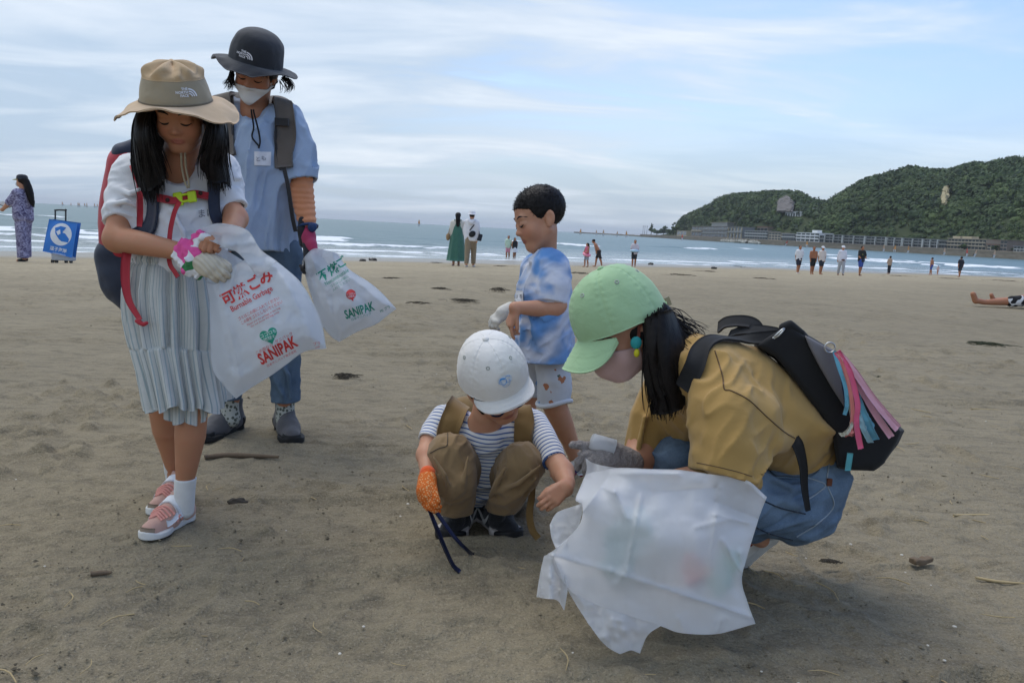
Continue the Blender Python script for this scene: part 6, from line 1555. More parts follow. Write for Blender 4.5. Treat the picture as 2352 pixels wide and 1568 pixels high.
    tr = ridges(tr, [[(995, 1050, 2.08, 3), (1020, 1090, 2.07, 6), (1040, 1140, 2.10, 3)], [(1075, 1050, 2.10, 3), (1065, 1105, 2.09, 6), (1050, 1150, 2.12, 3)], [(1005, 1120, 2.11, 3), (1035, 1150, 2.12, 7), (1075, 1140, 2.13, 3)], [(1240, 1070, 2.10, 3), (1190, 1110, 2.09, 6), (1140, 1130, 2.14, 4)], [(1160, 1075, 2.10, 4), (1140, 1110, 2.12, 7), (1125, 1140, 2.16, 4)],
                     [(1185, 1140, 2.13, 3), (1155, 1155, 2.15, 6), (1125, 1150, 2.18, 3)], [(1230, 1100, 2.11, 3), (1195, 1135, 2.12, 6), (1160, 1150, 2.15, 3)], [(1000, 1085, 2.09, 3), (1010, 1130, 2.10, 5)]], .014)
    part('trousers', solid(tr, .0046), cloth('khaki_twill', (.235, .152, .072), .92, .14, .45, 22), root)
    part('knee_seam', tube(on_cloth(tr, [(1028, 994), (1028, 1012), (1025, 1024), (1008, 1029), (988, 1040)], .0010, 1.7, 24), .0014, 40, 4), cloth('khaki_seam', (.075, .05, .025)), root)
    # black trainers with a white swoosh
    blk = cloth('black_mesh', (.009, .009, .012), .8, .2, .3, 60); sw = plain('white_swoosh', (.62, .60, .58), .5); sm = plain('pale_sole', (.55, .50, .47), .6); bs = plain('black_rubber', (.014, .014, .015), .6)
    for heel, toe, sx, side in ((G(1072, 1190), G(1018, 1252), 1, 1), (G(1112, 1190), G(1196, 1250), -1, -1)):
        d = (toe - heel) / np.linalg.norm(toe - heel); heel = heel - d * .015; toe = heel + d * .205
        u, s, T, R_, L_ = shoe_geo(heel, toe, high=.62, sole_h=.13, ank=1.5, fat=1.25)
        sh = part('shoe', solid(u, .0036), blk, root, label='black trainer with a white swoosh and pale sole'); part('sole', solid(s, .0036), sm, sh)
        tp = cutp(Pr(lambda p: s(p) - .002, s.lo - .003, s.hi + .003), T(0, .82, 0), -R_[:, 1]); part('toe_guard', solid(tp, .0036), bs, sh)
        # swoosh: tapered tick on the inner side
        for sd in (-1, 1):
            q = press(u, np.array([T(sd * .15, y, z) for y, z in ((.12, .26), (.26, .20), (.40, .145), (.50, .135), (.55, .165), (.57, .235))]), .0025)
            part('swoosh', strap(q, grad(u, q), [.0025, .006, .011, .014, .009, .002], .002, 24), sw, sh)
        for k in range(4): q = press(u, np.array([T(x, .40 + k * .06, .33 - abs(x)) for x in np.linspace(-.08, .08, 5)]), .002); part('lace', tube(q, .0028, 8, 5), blk, sh)
    for q_ in ([(1047, 1160, 2.23, 22), (1050, 1195, 2.25, 20)], [(1146, 1160, 2.245, 22), (1140, 1195, 2.265, 20)]): part('sock', solid(chain(q_), .005), blk, root)
    # orange dotted work glove
    w = P(981, 1098, 2.085); fd = P(975, 1160, 2.03) - w
    gl = uni([hand(w, fd, np.array((.75, .45, -.2)), .118, thumb=1, curl=(30, 40, 30), spread=4, tc=(15, 10), tside=28, fat=1.45), chain([(981, 1098, 2.087, 21), (979, 1125, 2.06, 24)])], .014)
    b = NB('orange_dots'); dot = b.rng(b.vor(170), .28, .42, 1, 0); col = b.mix(b.math('MULTIPLY', dot, .75), (.62, .14, .02), (.78, .48, .22)); part('work_glove', solid(gl, .0034), b.fin(col, .8, b.bump(dot, .5, .003)), root, label='orange work glove with pale rubber dots')
    part('glove_cuff', solid(rough_(chain([(982, 1088, 2.095, 20), (980, 1108, 2.08, 21)]), .001, 60, 2), .0036), cloth('orange_cuff', (.72, .10, .012), .9, .08, .4, 60), root)
    # tongs in the glove
    t = thing('tongs', 'long dark metal tongs in the orange glove touching the sand', 'tongs', G(1050, 1310), None); dm = plain('blued_steel', (.015, .018, .045), .35, metal=.6)
    part('tong_arm', strap([P(985, 1148, 2.05), P(1000, 1172, 2.03), P(1040, 1228, 2.00), P(1072, 1262, 2.01), G(1087, 1278) + (0, 0, .004)], (.4, -.8, .4), [.010, .011, .010, .009, .011], .004, 22), dm, t)
    part('tong_arm', strap([P(982, 1160, 2.04), P(1000, 1205, 2.0), P(1022, 1258, 1.985), P(1040, 1296, 1.985), G(1056, 1316) + (0, 0, .004)], (.7, -.6, .3), [.010, .012, .011, .010, .012], .004, 22), dm, t)
    part('tong_hinge', tube([P(983, 1146, 2.055), P(975, 1130, 2.07), P(972, 1142, 2.06), P(982, 1160, 2.04)], .005, 14, 6), dm, t)
    # tan backpack
    rk = thing('backpack', 'tan backpack worn by the crouching boy in the striped shirt', 'backpack', P(1120, 1080, 2.55), 'backpacks being worn'); tn = cloth('tan_nylon', (.21, .125, .04), .8, .15, .35, 18)
    part('pack', solid(rough_(uni([chain([(1065, 960, 2.50, 50), (1065, 1090, 2.58, 60)]), chain([(1175, 965, 2.50, 50), (1175, 1090, 2.58, 60)])], .08), .005, 10, 3), .008), tn, rk)
    def sp_(pts, w):
        q = press(ts, np.array([P(*p) for p in pts]), .012); return part('shoulder_strap', strap(q, grad(ts, q), w * mpp(2.2), .016, 26, .002), tn, rk)
    sp_([(1062, 918, 2.34), (1052, 930, 2.26), (1040, 955, 2.22), (1030, 990, 2.2), (1022, 1030, 2.22), (1010, 1060, 2.28)], 52)
    sp_([(1190, 928, 2.36), (1198, 938, 2.26), (1204, 965, 2.22), (1206, 1000, 2.22), (1208, 1040, 2.24), (1215, 1075, 2.3)], 46)
    part('strap_tail', strap([P(1223, 1100, 2.24), P(1221, 1140, 2.22), P(1216, 1180, 2.20), P(1222, 1215, 2.19), P(1236, 1236, 2.19)], (.1, -1, .2), 17 * mpp(2.2), .003, 24, .001), tn, rk)
crouching_boy()
# ================================================================== the woman in the green cap
def woman():
    sk = SK['fair']; root = thing('person', 'squatting woman in pale green cap, mustard top and jeans holding a rubbish bag open', 'person', np.array((.68, 2.0, 0)), 'people picking up litter')
    Rm = iframe((-.88, -.43, .20), (-.38, .90, .20)); rim = P(1428, 737, 1.93); Hh = .215; c = rim - Rm[:, 2] * .030 + Rm[:, 1] * .004
    hd = head(c, Rm, Hh)
    neck = wchain([(c + Rm @ np.array((0, -.03, -.05)), .052), (P(1545, 800, 1.98), .050), (P(1590, 830, 2.0), .065)])
    torso = uni([chain([(1600, 850, 1.94, 50), (1800, 1030, 1.97, 45)]), chain([(1590, 840, 2.06, 50), (1800, 1030, 2.06, 45)])], .10)
    na = chain([(1640, 880, 1.84, 40), (1690, 1030, 1.76, 38), (1690, 1078, 1.74, 36)]); nf = chain([(1690, 1078, 1.74, 36), (1610, 1094, 1.86, 30), (1520, 1108, 1.92, 25)])
    nh = hand(P(1520, 1108, 1.92), P(1450, 1112, 1.92) - P(1520, 1108, 1.92), np.array((0, .8, -.6)), .16, thumb=1, curl=(30, 40, 30))
    fa = chain([(1540, 880, 2.10, 38), (1475, 1010, 2.06, 36), (1470, 1050, 2.03, 34)]); ff = chain([(1470, 1050, 2.03, 34), (1440, 1066, 1.98, 26)])
    nl = chain([(1840, 1120, 1.98, 50), (1640, 1150, 1.88, 55), (1650, 1170, 1.90, 44), (1748, 1238, 2.0, 20)]); fl = chain([(1830, 1110, 2.12, 50), (1545, 1060, 2.08, 52), (1600, 1180, 2.14, 40), (1640, 1255, 2.17, 26)])
    body = uni([uni([torso, neck], .05), na, fa, nl, fl], .04); body = uni([body, nf, ff], .02); body = uni([body, hd], .03); body = uni([body, nh], .012)
    V, F = solid(body, .0042); part('body', (V, F), SKIN, root, attrs={'Col': skin_cols(V, sk, c, Rm, Hh)})
    face_parts(root, c, Rm, Hh)
    # pink mask
    def mk(p):
        q = ((p - c.astype(np.float32)) @ Rm.astype(np.float32)) / Hh; d = HEADL(q) - .03
        ch = (np.sqrt((q[:, 0] / .20) ** 2 + ((q[:, 1] - .28) / .22) ** 2 + ((q[:, 2] + .24) / .19) ** 2) - 1) * .17; d = smin(d, ch, .08)
        top = q[:, 2] + .06 + .25 * np.maximum(.30 - q[:, 1], 0); low = -(q[:, 2] + .47 - .35 * np.maximum(.2 - q[:, 1], 0))
        return Hh * np.maximum.reduce([d, top, low, -(q[:, 1] - .02), -(d + .03)])
    pm = cloth('pink_mask', (.55, .36, .33), .9, .03, .12, 40); m = part('face_mask', solid(bound(Pr(mk, c - .15, c + .15), .02), .0036), pm, root)
    for s in (-1, 1): part('ear_loop', strap([c + Rm @ (np.array((s * .30, .10, -.14)) * Hh), c + Rm @ (np.array((s * .345, .0, -.02)) * Hh), c + Rm @ (np.array((s * .35, -.06, .09)) * Hh), c + Rm @ (np.array((s * .355, -.12, .10)) * Hh)], Rm[:, 0] * s, .007, .003, 14), cloth('brown_loop', (.30, .085, .06)), m)
    # cap
    gm = cloth('green_cap_cotton', (.345, .52, .29), .9, .05, .3, 40)
    dome, pts, Wd, _, rows = cap_parts(root, 'baseball_cap', rim, Rm, .096, .116, .138, gm, .066, 'pale green baseball cap', .95, 60, pk=1.4)
    bkp = Wd(np.array([(x, -.116 + .5 * x * x / .1, -.006) for x in np.linspace(-.05, .05, 7)])); part('back_strap', strap(bkp, -Rm[:, 1], .018, .003, 14), gm, dome)
    part('strap_buckle', box(Wd(np.array((-.03, -.118, .0))), (.002, .006, .011), Rm), plain('brass', (.30, .26, .16), .35, metal=.8), dome, False)
    # hair
    def W_(g): return [np.array([P(*p) for p in q]) for q in g]
    g1 = W_([[(1488, 740, 1.845), (1488, 800, 1.835), (1490, 870, 1.84), (1500, 930, 1.85), (1515, 965, 1.86)], [(1500, 725, 1.84), (1502, 800, 1.82), (1510, 870, 1.825), (1525, 920, 1.84), (1530, 968, 1.85)],
             [(1520, 715, 1.86), (1530, 790, 1.83), (1545, 860, 1.83), (1555, 910, 1.84), (1548, 960, 1.85)], [(1530, 715, 1.92), (1555, 780, 1.88), (1570, 840, 1.87), (1572, 890, 1.87), (1560, 925, 1.87)], [(1530, 720, 1.98), (1570, 770, 1.96), (1590, 815, 1.95), (1590, 850, 1.94), (1585, 890, 1.93)]])
    cur = np.array([smooth_curve(q, 26) for q in g1]); cur = np.array([smooth_curve(q[:23], 26) for q in cur]); cur = np.array([smooth_curve(cur[:, i], 26) for i in range(26)])
    cur += (.006 * noise(np.stack([np.tile(np.arange(26) * .8, 26), np.repeat(np.arange(26) * .07, 26)], 1), 4).reshape(26, 26))[..., None] * np.array((0, -1, 0))
    part('hair', merge(thick(cur, .03), strands(g1, 700, .008, .0016, 31, wave=.004)), HAIR, root)
    bk = ell(c + Rm @ np.array((0, -.04, .0)), (.080, .085, .085), Rm); bk = cutp(bk, c + Rm @ np.array((0, .012, 0)), Rm @ np.array((0, 1, .2)))
    part('back_hair', solid(rough_(uni([bk, chain([(1500, 745, 1.93, 48), (1540, 800, 1.95, 36)])], .03), .004, 30, 5), .006), HAIR, root)
    part('loose_hair', strands(W_([[(1515, 715, 1.93), (1560, 745, 1.92), (1600, 775, 1.90), (1640, 790, 1.88)], [(1520, 705, 1.95), (1560, 725, 1.95), (1600, 750, 1.94), (1625, 760, 1.93)], [(1510, 730, 1.90), (1550, 790, 1.87), (1575, 840, 1.83), (1590, 870, 1.82)]]), 90, .008, .0012, 37, wave=.008), HAIR, root)
    part('side_hair', strands([[c + Rm @ (np.array((-.33, y, .18)) * Hh), c + Rm @ (np.array((-.35, y - .04, .06)) * Hh), c + Rm @ (np.array((-.345, y - .10, -.02)) * Hh)] for y in (-.12, -.16, -.2)], 60, .003, .0013, 41), HAIR, root)
    # earring: teal disc with a yellow bead
    e0 = P(1461, 787, 1.835); er = part('earring', ell_mesh(e0, (.0135, .006, .015)), plain('teal_bead', (.02, .26, .26), .5), root); part('earring_bead', ell_mesh(e0 + (.003, -.002, -.024), (.007, .006, .010)), plain('yellow_bead', (.55, .50, .02), .5), er)
    # ---- mustard top, wide drop-shoulder sleeves
    tor = uni([chain([(1600, 850, 1.90, 78), (1700, 920, 1.90, 102), (1820, 1010, 1.93, 82), (1850, 1030, 1.96, 68)]), chain([(1585, 850, 2.10, 70), (1700, 920, 2.12, 100), (1815, 1010, 2.10, 82), (1845, 1030, 2.10, 68)]), chain([(1575, 860, 1.98, 60), (1570, 940, 2.02, 50), (1572, 985, 2.06, 40)])], .09)
    tail = px_slab([(1700, 1000), (1830, 940), (1916, 993), (1880, 1012), (1820, 1022), (1740, 1040)], 1.83, 2.14, .02)
    s1 = chain([(1640, 860, 1.83, 64), (1668, 940, 1.775, 82), (1672, 1030, 1.735, 84), (1660, 1130, 1.71, 80)]); s1c = cutp(folds(s1, R3 @ np.array((.6, .7, 0)), .018, 14, 4, 34), P(1664, 1097, 1.715), P(1642, 1150, 1.70) - P(1672, 1030, 1.735), .018, .07)
    s2 = chain([(1530, 880, 2.10, 46), (1490, 960, 2.08, 46), (1466, 1080, 2.04, 38)]); s2c = cutp(folds(s2, R3 @ np.array((.3, .9, 0)), .006, 14, 4, 38), P(1464, 1060, 2.045), P(1460, 1100, 2.03) - P(1485, 980, 2.07), .016, .06)
    gus = chain([(1740, 960, 1.78, 55), (1770, 1010, 1.77, 34), (1800, 1010, 1.82, 26)])
    back = px_slab([(1618, 812), (1690, 796), (1735, 803), (1822, 876), (1900, 980), (1800, 1000), (1650, 950)], 1.85, 2.15, .06)
    ts = uni([uni([folds(tor, R3 @ np.array((.5, .8, 0)), .015, 12, 4, 36), back], .06), s2c], .05); ts = uni([ts, s1c, gus, tail], .045)
    ts = sub(ts, wchain([(P(1520, 780, 1.96), .055), (P(1572, 812, 1.98), .05)]), .02)
    ts = ridges(ts, [[(1590, 910, 1.774, 3), (1640, 960, 1.739, 8), (1690, 985, 1.714, 4)], [(1595, 985, 1.744, 3), (1650, 1000, 1.704, 9), (1700, 960, 1.704, 4)], [(1600, 1040, 1.714, 3), (1640, 1050, 1.689, 8), (1690, 1010, 1.684, 4)], [(1740, 880, 1.824, 4), (1770, 940, 1.814, 9), (1790, 990, 1.834, 4)], [(1700, 850, 1.814, 4), (1720, 900, 1.794, 9), (1735, 950, 1.774, 4)],
                     [(1620, 800, 1.844, 4), (1628, 850, 1.814, 8), (1650, 890, 1.784, 4)], [(1700, 1020, 1.684, 4), (1715, 1060, 1.684, 8), (1715, 1100, 1.694, 3)], [(1640, 1060, 1.684, 4), (1648, 1090, 1.679, 6)], [(1480, 960, 2.014, 3), (1470, 1010, 1.999, 6), (1462, 1055, 1.999, 3)]], .028)
    V, F = solid(ts, .0055); part('mustard_top', (V, F), cloth('mustard_jersey', (.40, .245, .075), .92, .08, .45, 12), root)
    seam = cloth('brown_seam', (.12, .065, .022))
    part('shoulder_seam', tube(on_cloth(ts, [(1642, 805), (1650, 830), (1660, 865), (1664, 893), (1680, 897), (1720, 918), (1760, 955), (1800, 990), (1826, 1006)], .0008, 1.3, 70), .0017, 110, 4), seam, root)
    part('sleeve_stitching', tube(on_cloth(ts, [(1600, 1062), (1640, 1070), (1690, 1082), (1728, 1094)], .0004, 1.3, 40), .0011, 60, 4), seam, root)
    # ---- jeans
    jn = chain([(1880, 1105, 1.98, 66), (1800, 1150, 1.94, 84), (1655, 1140, 1.87, 76), (1640, 1160, 1.87, 70)]); sh_ = chain([(1645, 1155, 1.88, 62), (1730, 1208, 1.97, 38)])
    jf = chain([(1870, 1100, 2.14, 66), (1700, 1080, 2.11, 76), (1552, 1056, 2.05, 70), (1565, 1110, 2.08, 60), (1640, 1240, 2.16, 42)])
    seat = chain([(1862, 1080, 1.98, 64), (1856, 1160, 1.99, 72), (1826, 1176, 1.98, 70)])
    je = uni([jn, seat, chain([(1860, 1100, 2.06, 72), (1840, 1170, 2.06, 70)]), jf], .05); je = uni([je, sh_], .02)
    je = ridges(folds(rough_(je, .004, 9, 9), R3 @ np.array((.9, .35, 0)), .010, 17, 5, 44), [[(1760, 1090, 1.86, 3), (1820, 1120, 1.85, 7), (1880, 1110, 1.89, 3)], [(1760, 1140, 1.84, 3), (1830, 1160, 1.84, 8), (1900, 1130, 1.90, 3)], [(1500, 1040, 2.0, 3), (1540, 1060, 1.985, 6), (1580, 1050, 1.985, 3)], [(1880, 1070, 1.90, 3), (1905, 1110, 1.91, 6), (1905, 1160, 1.92, 3)]], .024)
    b = NB('worn_denim'); n = b.noise(6, 4); col = b.mix(b.rng(n, .33, .68), (.050, .092, .155), (.165, .245, .345)); col = b.mix(b.math('MULTIPLY', b.noise(280, 2), .4), col, (.26, .33, .40))
    part('jeans', solid(je, .0055), b.fin(col, .9, b.bump(b.noise(26, 3, dist=.8), .5, .01)), root)
    dk = cloth('denim_seam', (.02, .035, .06)); lt = cloth('denim_thread', (.28, .33, .38))
    for pts_, mt in (([(1880, 1066, 1.9), (1850, 1072, 1.88), (1810, 1062, 1.85), (1780, 1058, 1.84)], dk), ([(1790, 1075, 1.84), (1850, 1095, 1.85), (1895, 1112, 1.9), (1880, 1130, 1.88), (1850, 1150, 1.86)], lt), ([(1905, 1060, 1.92), (1900, 1110, 1.9), (1915, 1160, 1.92), (1880, 1200, 1.9), (1830, 1232, 1.9)], lt), ([(1735, 1140, 1.83), (1790, 1165, 1.84), (1850, 1180, 1.88)], dk), ([(1700, 1190, 1.84), (1760, 1222, 1.86), (1820, 1240, 1.9)], dk)):
        part('seam', tube(on_cloth(je, [q[:2] for q in pts_], .0008, 1.4, 44), .0019, 70, 4), mt, root)
    wb = press(je, np.array([P(*q) for q in ((1800, 1040, 1.86), (1850, 1043, 1.86), (1895, 1035, 1.9), (1918, 1030, 1.96))]), .003); part('waistband', strap(wb, grad(je, wb), .028, .004, 20), b.m, root)
    part('leather_tab', box(press(je, np.array([P(1898, 1108, 1.9)]), .003)[0], (.006, .003, .009)), plain('brown_leather', (.12, .04, .02), .6), root, False)
    # ---- canvas shoes, heels raised
    rd = cloth('rust_canvas', (.30, .055, .03), .9); wr = plain('white_rubber', (.68, .67, .64), .55)
    for hl, to in ((P(1782, 1240, 2.02), G(1700, 1306)), (P(1660, 1250, 2.20), G(1600, 1262))):
        d = (to - hl) / np.linalg.norm(to - hl); u, s, T, R_, L_ = shoe_geo(hl, hl + d * .235, high=.33, sole_h=.12, ank=.95)
        sh = part('shoe', solid(u, .0044), rd, root, label='rust red canvas shoe with white rubber sole'); part('sole', solid(s, .0044), wr, sh)
        for k in (.3, .42): q = press(u, np.array([T(-.15, k, .13), T(-.13, k + .1, .24), T(-.06, k + .16, .30)]), .002); part('side_stripe', strap(q, grad(u, q), .010, .002, 12), wr, sh)
    # ---- grey knitted glove
    w = P(1438, 1058, 1.98); fd = P(1330, 1034, 1.92) - w
    gl = uni([hand(w, fd, np.array((.1, .45, -.9)), .165, thumb=-1, fat=1.5, tc=(10, 10), tside=20, curls=[(4, 8, 6), (35, 45, 30), (45, 50, 30), (50, 50, 30)], spread=5), chain([(1448, 1062, 1.985, 31), (1400, 1045, 1.96, 34)])], .02)
    b = NB('grey_knit'); col = b.mix(b.noise(240, 3, .7), (.11, .095, .09), (.42, .38, .37)); part('work_glove', solid(rough_(gl, .0018, 120, 4), .0036), b.fin(col, .95, b.bump(b.noise(160, 3), .9, .006)), root, label='grey knitted work glove')
    return ts
wts = woman()
def woman_pack():
    rk = thing('backpack', 'black and grey tote backpack with bright ribbon tassel on the squatting woman', 'backpack', P(1990, 1075, 2.0), 'backpacks being worn')
    blk = cloth('black_canvas', (.012, .012, .013), .85, .2, .3, 16, sheen=.05); gry = cloth('grey_canvas', (.17, .16, .17), .85, .12, .25, 16)
    main = px_slab([(1735, 793), (1782, 765), (1812, 742), (1842, 764), (1918, 806), (1962, 880), (2010, 930), (2077, 989), (2062, 1020), (2030, 1062), (2006, 1077), (1960, 1076), (1926, 1072), (1913, 993), (1870, 930), (1822, 867), (1780, 820)], 1.85, 2.14, .014)
    main = rough_(main, .006, 8, 3, 2); part('main_pack', solid(main, .006), blk, rk)
    fp = px_slab([(1846, 767), (1918, 805), (1946, 880), (1953, 946), (1938, 930), (1905, 880), (1876, 830), (1856, 792)], 1.838, 1.90, .008); part('front_panel', solid(rough_(fp, .003, 10, 4), .0045), gry, rk)
    part('rolled_edge', solid(chain([(1800, 752, 1.86, 11), (1814, 746, 1.86, 11), (1840, 765, 1.87, 9), (1848, 772, 1.90, 8)]), .0045), blk, rk)
    part('clasp', tube([P(1776, 776, 1.85), P(1784, 768, 1.845), P(1796, 757, 1.845), P(1802, 755, 1.85), P(1790, 769, 1.845), P(1778, 777, 1.85)], .0022, 20, 5), plain('steel', (.55, .55, .53), .3, metal=.9), rk)
    cn = np.array((.1, -.5, .85))
    part('grab_handle', strap([P(1650, 752, 1.98), P(1668, 740, 1.96), P(1700, 737, 1.94), P(1728, 742, 1.93), P(1738, 756, 1.92), P(1738, 770, 1.92)], (0, -.7, .7), .036, .005, 26), blk, rk)
    part('grab_handle', strap([P(1676, 768, 1.95), P(1700, 760, 1.93), P(1740, 757, 1.91), P(1780, 762, 1.90), P(1786, 766, 1.90)], (0, -.6, .8), .03, .006, 20), blk, rk)
    q = press(wts, np.array([P(*p) for p in ((1602, 885, 1.80), (1606, 850, 1.80), (1616, 810, 1.82), (1640, 788, 1.85), (1690, 776, 1.88))]), .008)
    q = np.concatenate([q, [P(1740, 776, 1.87), P(1790, 770, 1.87)]]); n = np.concatenate([grad(wts, q[:5]), [(0, -.8, .6), (0, -.8, .6)]]); part('shoulder_strap', strap(q, n, [.045, .045, .043, .04, .036, .03, .025], .006, 36), blk, rk)
    part('strap_tail', strap([P(1822, 1008, 1.80), P(1834, 1025, 1.79), P(1845, 1070, 1.80), P(1848, 1120, 1.81), P(1856, 1172, 1.82)], (.15, -1, 0), [.030, .026, .020, .016, .012], .004, 26), blk, rk)
    part('webbing_loop', strap([P(1953, 1040, 1.835), P(1950, 1060, 1.835), P(1947, 1080, 1.84)], (0, -1, 0), .014, .002, 10), cloth('teal_ribbon', (.10, .38, .42)), rk)
    # ribbon tassel
    tg = thing('ribbon_tassel', 'bunch of pink, blue and white ribbons hanging from the black backpack', 'tassel', P(1960, 1020, 1.80)); rg = np.random.default_rng(6)
    R = {'pink': (.72, .11, .22), 'pale': (.70, .36, .44), 'blue': (.13, .38, .52), 'navy': (.03, .04, .10), 'cream': (.56, .56, .45), 'coral': (.70, .22, .20), 'sky': (.30, .52, .62)}
    part('ring', tube([P(1906, 798, 1.83) + np.array((.012 * math.cos(t), 0, .012 * math.sin(t))) for t in np.linspace(0, 6.28, 14)], .002, 26, 5, False), plain('steel', (.55, .55, .53), .3, metal=.9), tg)
    for cn_, pts_, w in (('pink', [(1922, 808), (1950, 850), (1968, 920), (1966, 970), (1976, 1025)], .014), ('pink', [(1924, 806), (1945, 840), (1962, 880), (1975, 940), (1980, 985)], .012), ('pale', [(1926, 808), (1962, 852), (1998, 908), (2030, 950), (2060, 986)], .014), ('pale', [(1926, 810), (1955, 855), (1985, 908), (2014, 958), (2044, 1002)], .015), ('coral', [(1920, 808), (1940, 850), (1955, 910), (1958, 960), (1952, 1000)], .010),
                         ('cream', [(1918, 808), (1936, 850), (1948, 905), (1958, 960), (1960, 985)], .010), ('navy', [(1917, 808), (1932, 845), (1944, 900), (1950, 950)], .008), ('blue', [(1916, 806), (1928, 845), (1942, 890), (1945, 930), (1940, 952)], .009), ('blue', [(1962, 905), (1975, 940), (1990, 975), (2008, 1010)], .024), ('sky', [(1965, 930), (1975, 960), (1985, 985), (1996, 1004)], .016),
                         ('cream', [(1960, 960), (1950, 985), (1935, 998), (1930, 994)], .010), ('coral', [(1962, 985), (1950, 996), (1938, 1000)], .010), ('pale', [(1921, 808), (1938, 860), (1946, 900), (1948, 925)], .012)):
        for rep in range(2):
            d0 = 1.805 + rg.uniform(-.014, .012); jx, jy = rg.normal(0, 5) * rep, rg.normal(0, 10) * rep; nn_ = len(pts_) - 1
            part('ribbon', strap([P(x + jx * k / nn_, y + jy * k / nn_, d0 - .012 * math.sin(k / nn_ * 3.1)) for k, (x, y) in enumerate(pts_)], (rg.normal(0, .4), -1, rg.normal(0, .25)), w * rg.uniform(.7, 1.0), .0015, 26, .002, rg.integers(99)), cloth('ribbon_' + cn_, R[cn_], .6), tg)
woman_pack()
def bag_three():
    t = thing('rubbish_bag', 'large crumpled milky white bag billowing in front of the squatting woman', 'rubbish bag', G(1467, 1511))
    M3 = plastic_mat('milky_film', (.97, .97, .98), .19, .24, .16)
    def base(q): return 1.665 - (q[:, 1] - 1075) * .00012 + .19 * np.exp(-((q[:, 0] - 1350) / 60) ** 2 - ((q[:, 1] - 1075) / 45) ** 2)
    CR = [((1278, 1262), (1400, 1090), 14, .03), ((1270, 1275), (1400, 1310), 5, .012), ((1400, 1310), (1735, 1420), 5, .014), ((1472, 1140), (1440, 1310), 4, .010), ((1440, 1310), (1420, 1340), 8, .012), ((1345, 1100), (1410, 1130), 10, .02), ((1410, 1125), (1440, 1190), 9, .014), ((1655, 1120), (1630, 1300), 6, .010), ((1640, 1150), (1740, 1190), 12, -.014), ((1660, 1240), (1710, 1330), 9, .016), ((1700, 1270), (1735, 1425), 10, .016), ((1560, 1420), (1570, 1450), 9, .012), ((1650, 1450), (1660, 1420), 8, .014), ((1330, 1160), (1300, 1250), 10, -.02), ((1720, 1110), (1755, 1145), 12, .018), ((1400, 1085), (1560, 1090), 8, .012), ((1500, 1130), (1640, 1120), 18, -.012), ((1270, 1280), (1300, 1345), 6, .014), ((1640, 1180), (1720, 1200), 5, .010), ((1600, 1210), (1680, 1190), 6, .008)]
    def df(q):
        d = base(q) - .085 * np.exp(-((q[:, 0] - 1520) / 150) ** 2 - ((q[:, 1] - 1250) / 130) ** 2) + .012 * fbm(q / 90, 2, 5) + .0012 * fbm(q / 24, 2, 6)
        for c_ in CR: d = d - crease(q, *c_)
        return d
    g = coons([(1345, 1089), (1380, 1080), (1422, 1074), (1500, 1077), (1563, 1079), (1640, 1090), (1714, 1102), (1761, 1141)], [(1270, 1275), (1300, 1345), (1352, 1380), (1420, 1405), (1518, 1437), (1563, 1452), (1644, 1455), (1735, 1431)], [(1345, 1089), (1332, 1120), (1322, 1148), (1338, 1158), (1330, 1205), (1278, 1258), (1258, 1272), (1270, 1275)], [(1761, 1141), (1748, 1175), (1737, 1208), (1718, 1270), (1704, 1330), (1718, 1385), (1735, 1431)], 110, 90)
    S = px_sheet(g, df); part('front_panel', thick(S, .0012), M3, t)
    gb = g.copy(); cen = np.array((1530, 1260)); gb = cen + (gb - cen) * .97
    def dbk(q): return base(q) + .13 * np.exp(-((q[:, 0] - 1520) / 170) ** 2 - ((q[:, 1] - 1270) / 130) ** 2) + .03 + .02 * fbm(q / 60, 3, 15)
    part('back_panel', thick(px_sheet(gb, dbk), .0012), M3, t)
    # rolled loose side
    g2 = coons([(1337, 1156), (1305, 1166), (1278, 1178), (1263, 1204)], [(1330, 1205), (1310, 1228), (1290, 1250), (1276, 1258)], [(1337, 1156), (1336, 1180), (1330, 1205)], [(1263, 1204), (1266, 1230), (1276, 1258)], 30, 24)
    part('side_flap', thick(px_sheet(g2, lambda q: base(q) + .05 + .02 * np.sin(q[:, 0] / 16) + .008 * fbm(q / 20, 2, 9)), .0012), M3, t)
    g3 = coons([(1250, 1276), (1262, 1272), (1275, 1276), (1290, 1290)], [(1233, 1370), (1255, 1374), (1280, 1378), (1296, 1400)], [(1250, 1276), (1240, 1320), (1233, 1370)], [(1290, 1290), (1303, 1345), (1296, 1400)], 24, 30)
    part('side_flap', thick(px_sheet(g3, lambda q: base(q) - .01 + .022 * np.sin(q[:, 0] / 7) + .006 * fbm(q / 16, 2, 11)), .0012), M3, t)
    # sagging bottom corner resting on the sand
    g4 = coons([(1302, 1350), (1350, 1378), (1420, 1405), (1518, 1436)], [(1352, 1432), (1385, 1475), (1420, 1499), (1467, 1511)], [(1302, 1350), (1325, 1390), (1352, 1432)], [(1518, 1436), (1490, 1455), (1475, 1485), (1467, 1511)], 44, 36)
    G4 = px_sheet(g4, lambda q: base(q) + .01 - .05 * np.exp(-((q[:, 0] - 1400) / 70) ** 2 - ((q[:, 1] - 1440) / 50) ** 2) + .012 * fbm(q / 30, 2, 13) + .008 * np.sin(q[:, 0] / 12)); G4[..., 2] = np.maximum(G4[..., 2], .008)
    part('bottom_corner', thick(G4, .0012), M3, t)
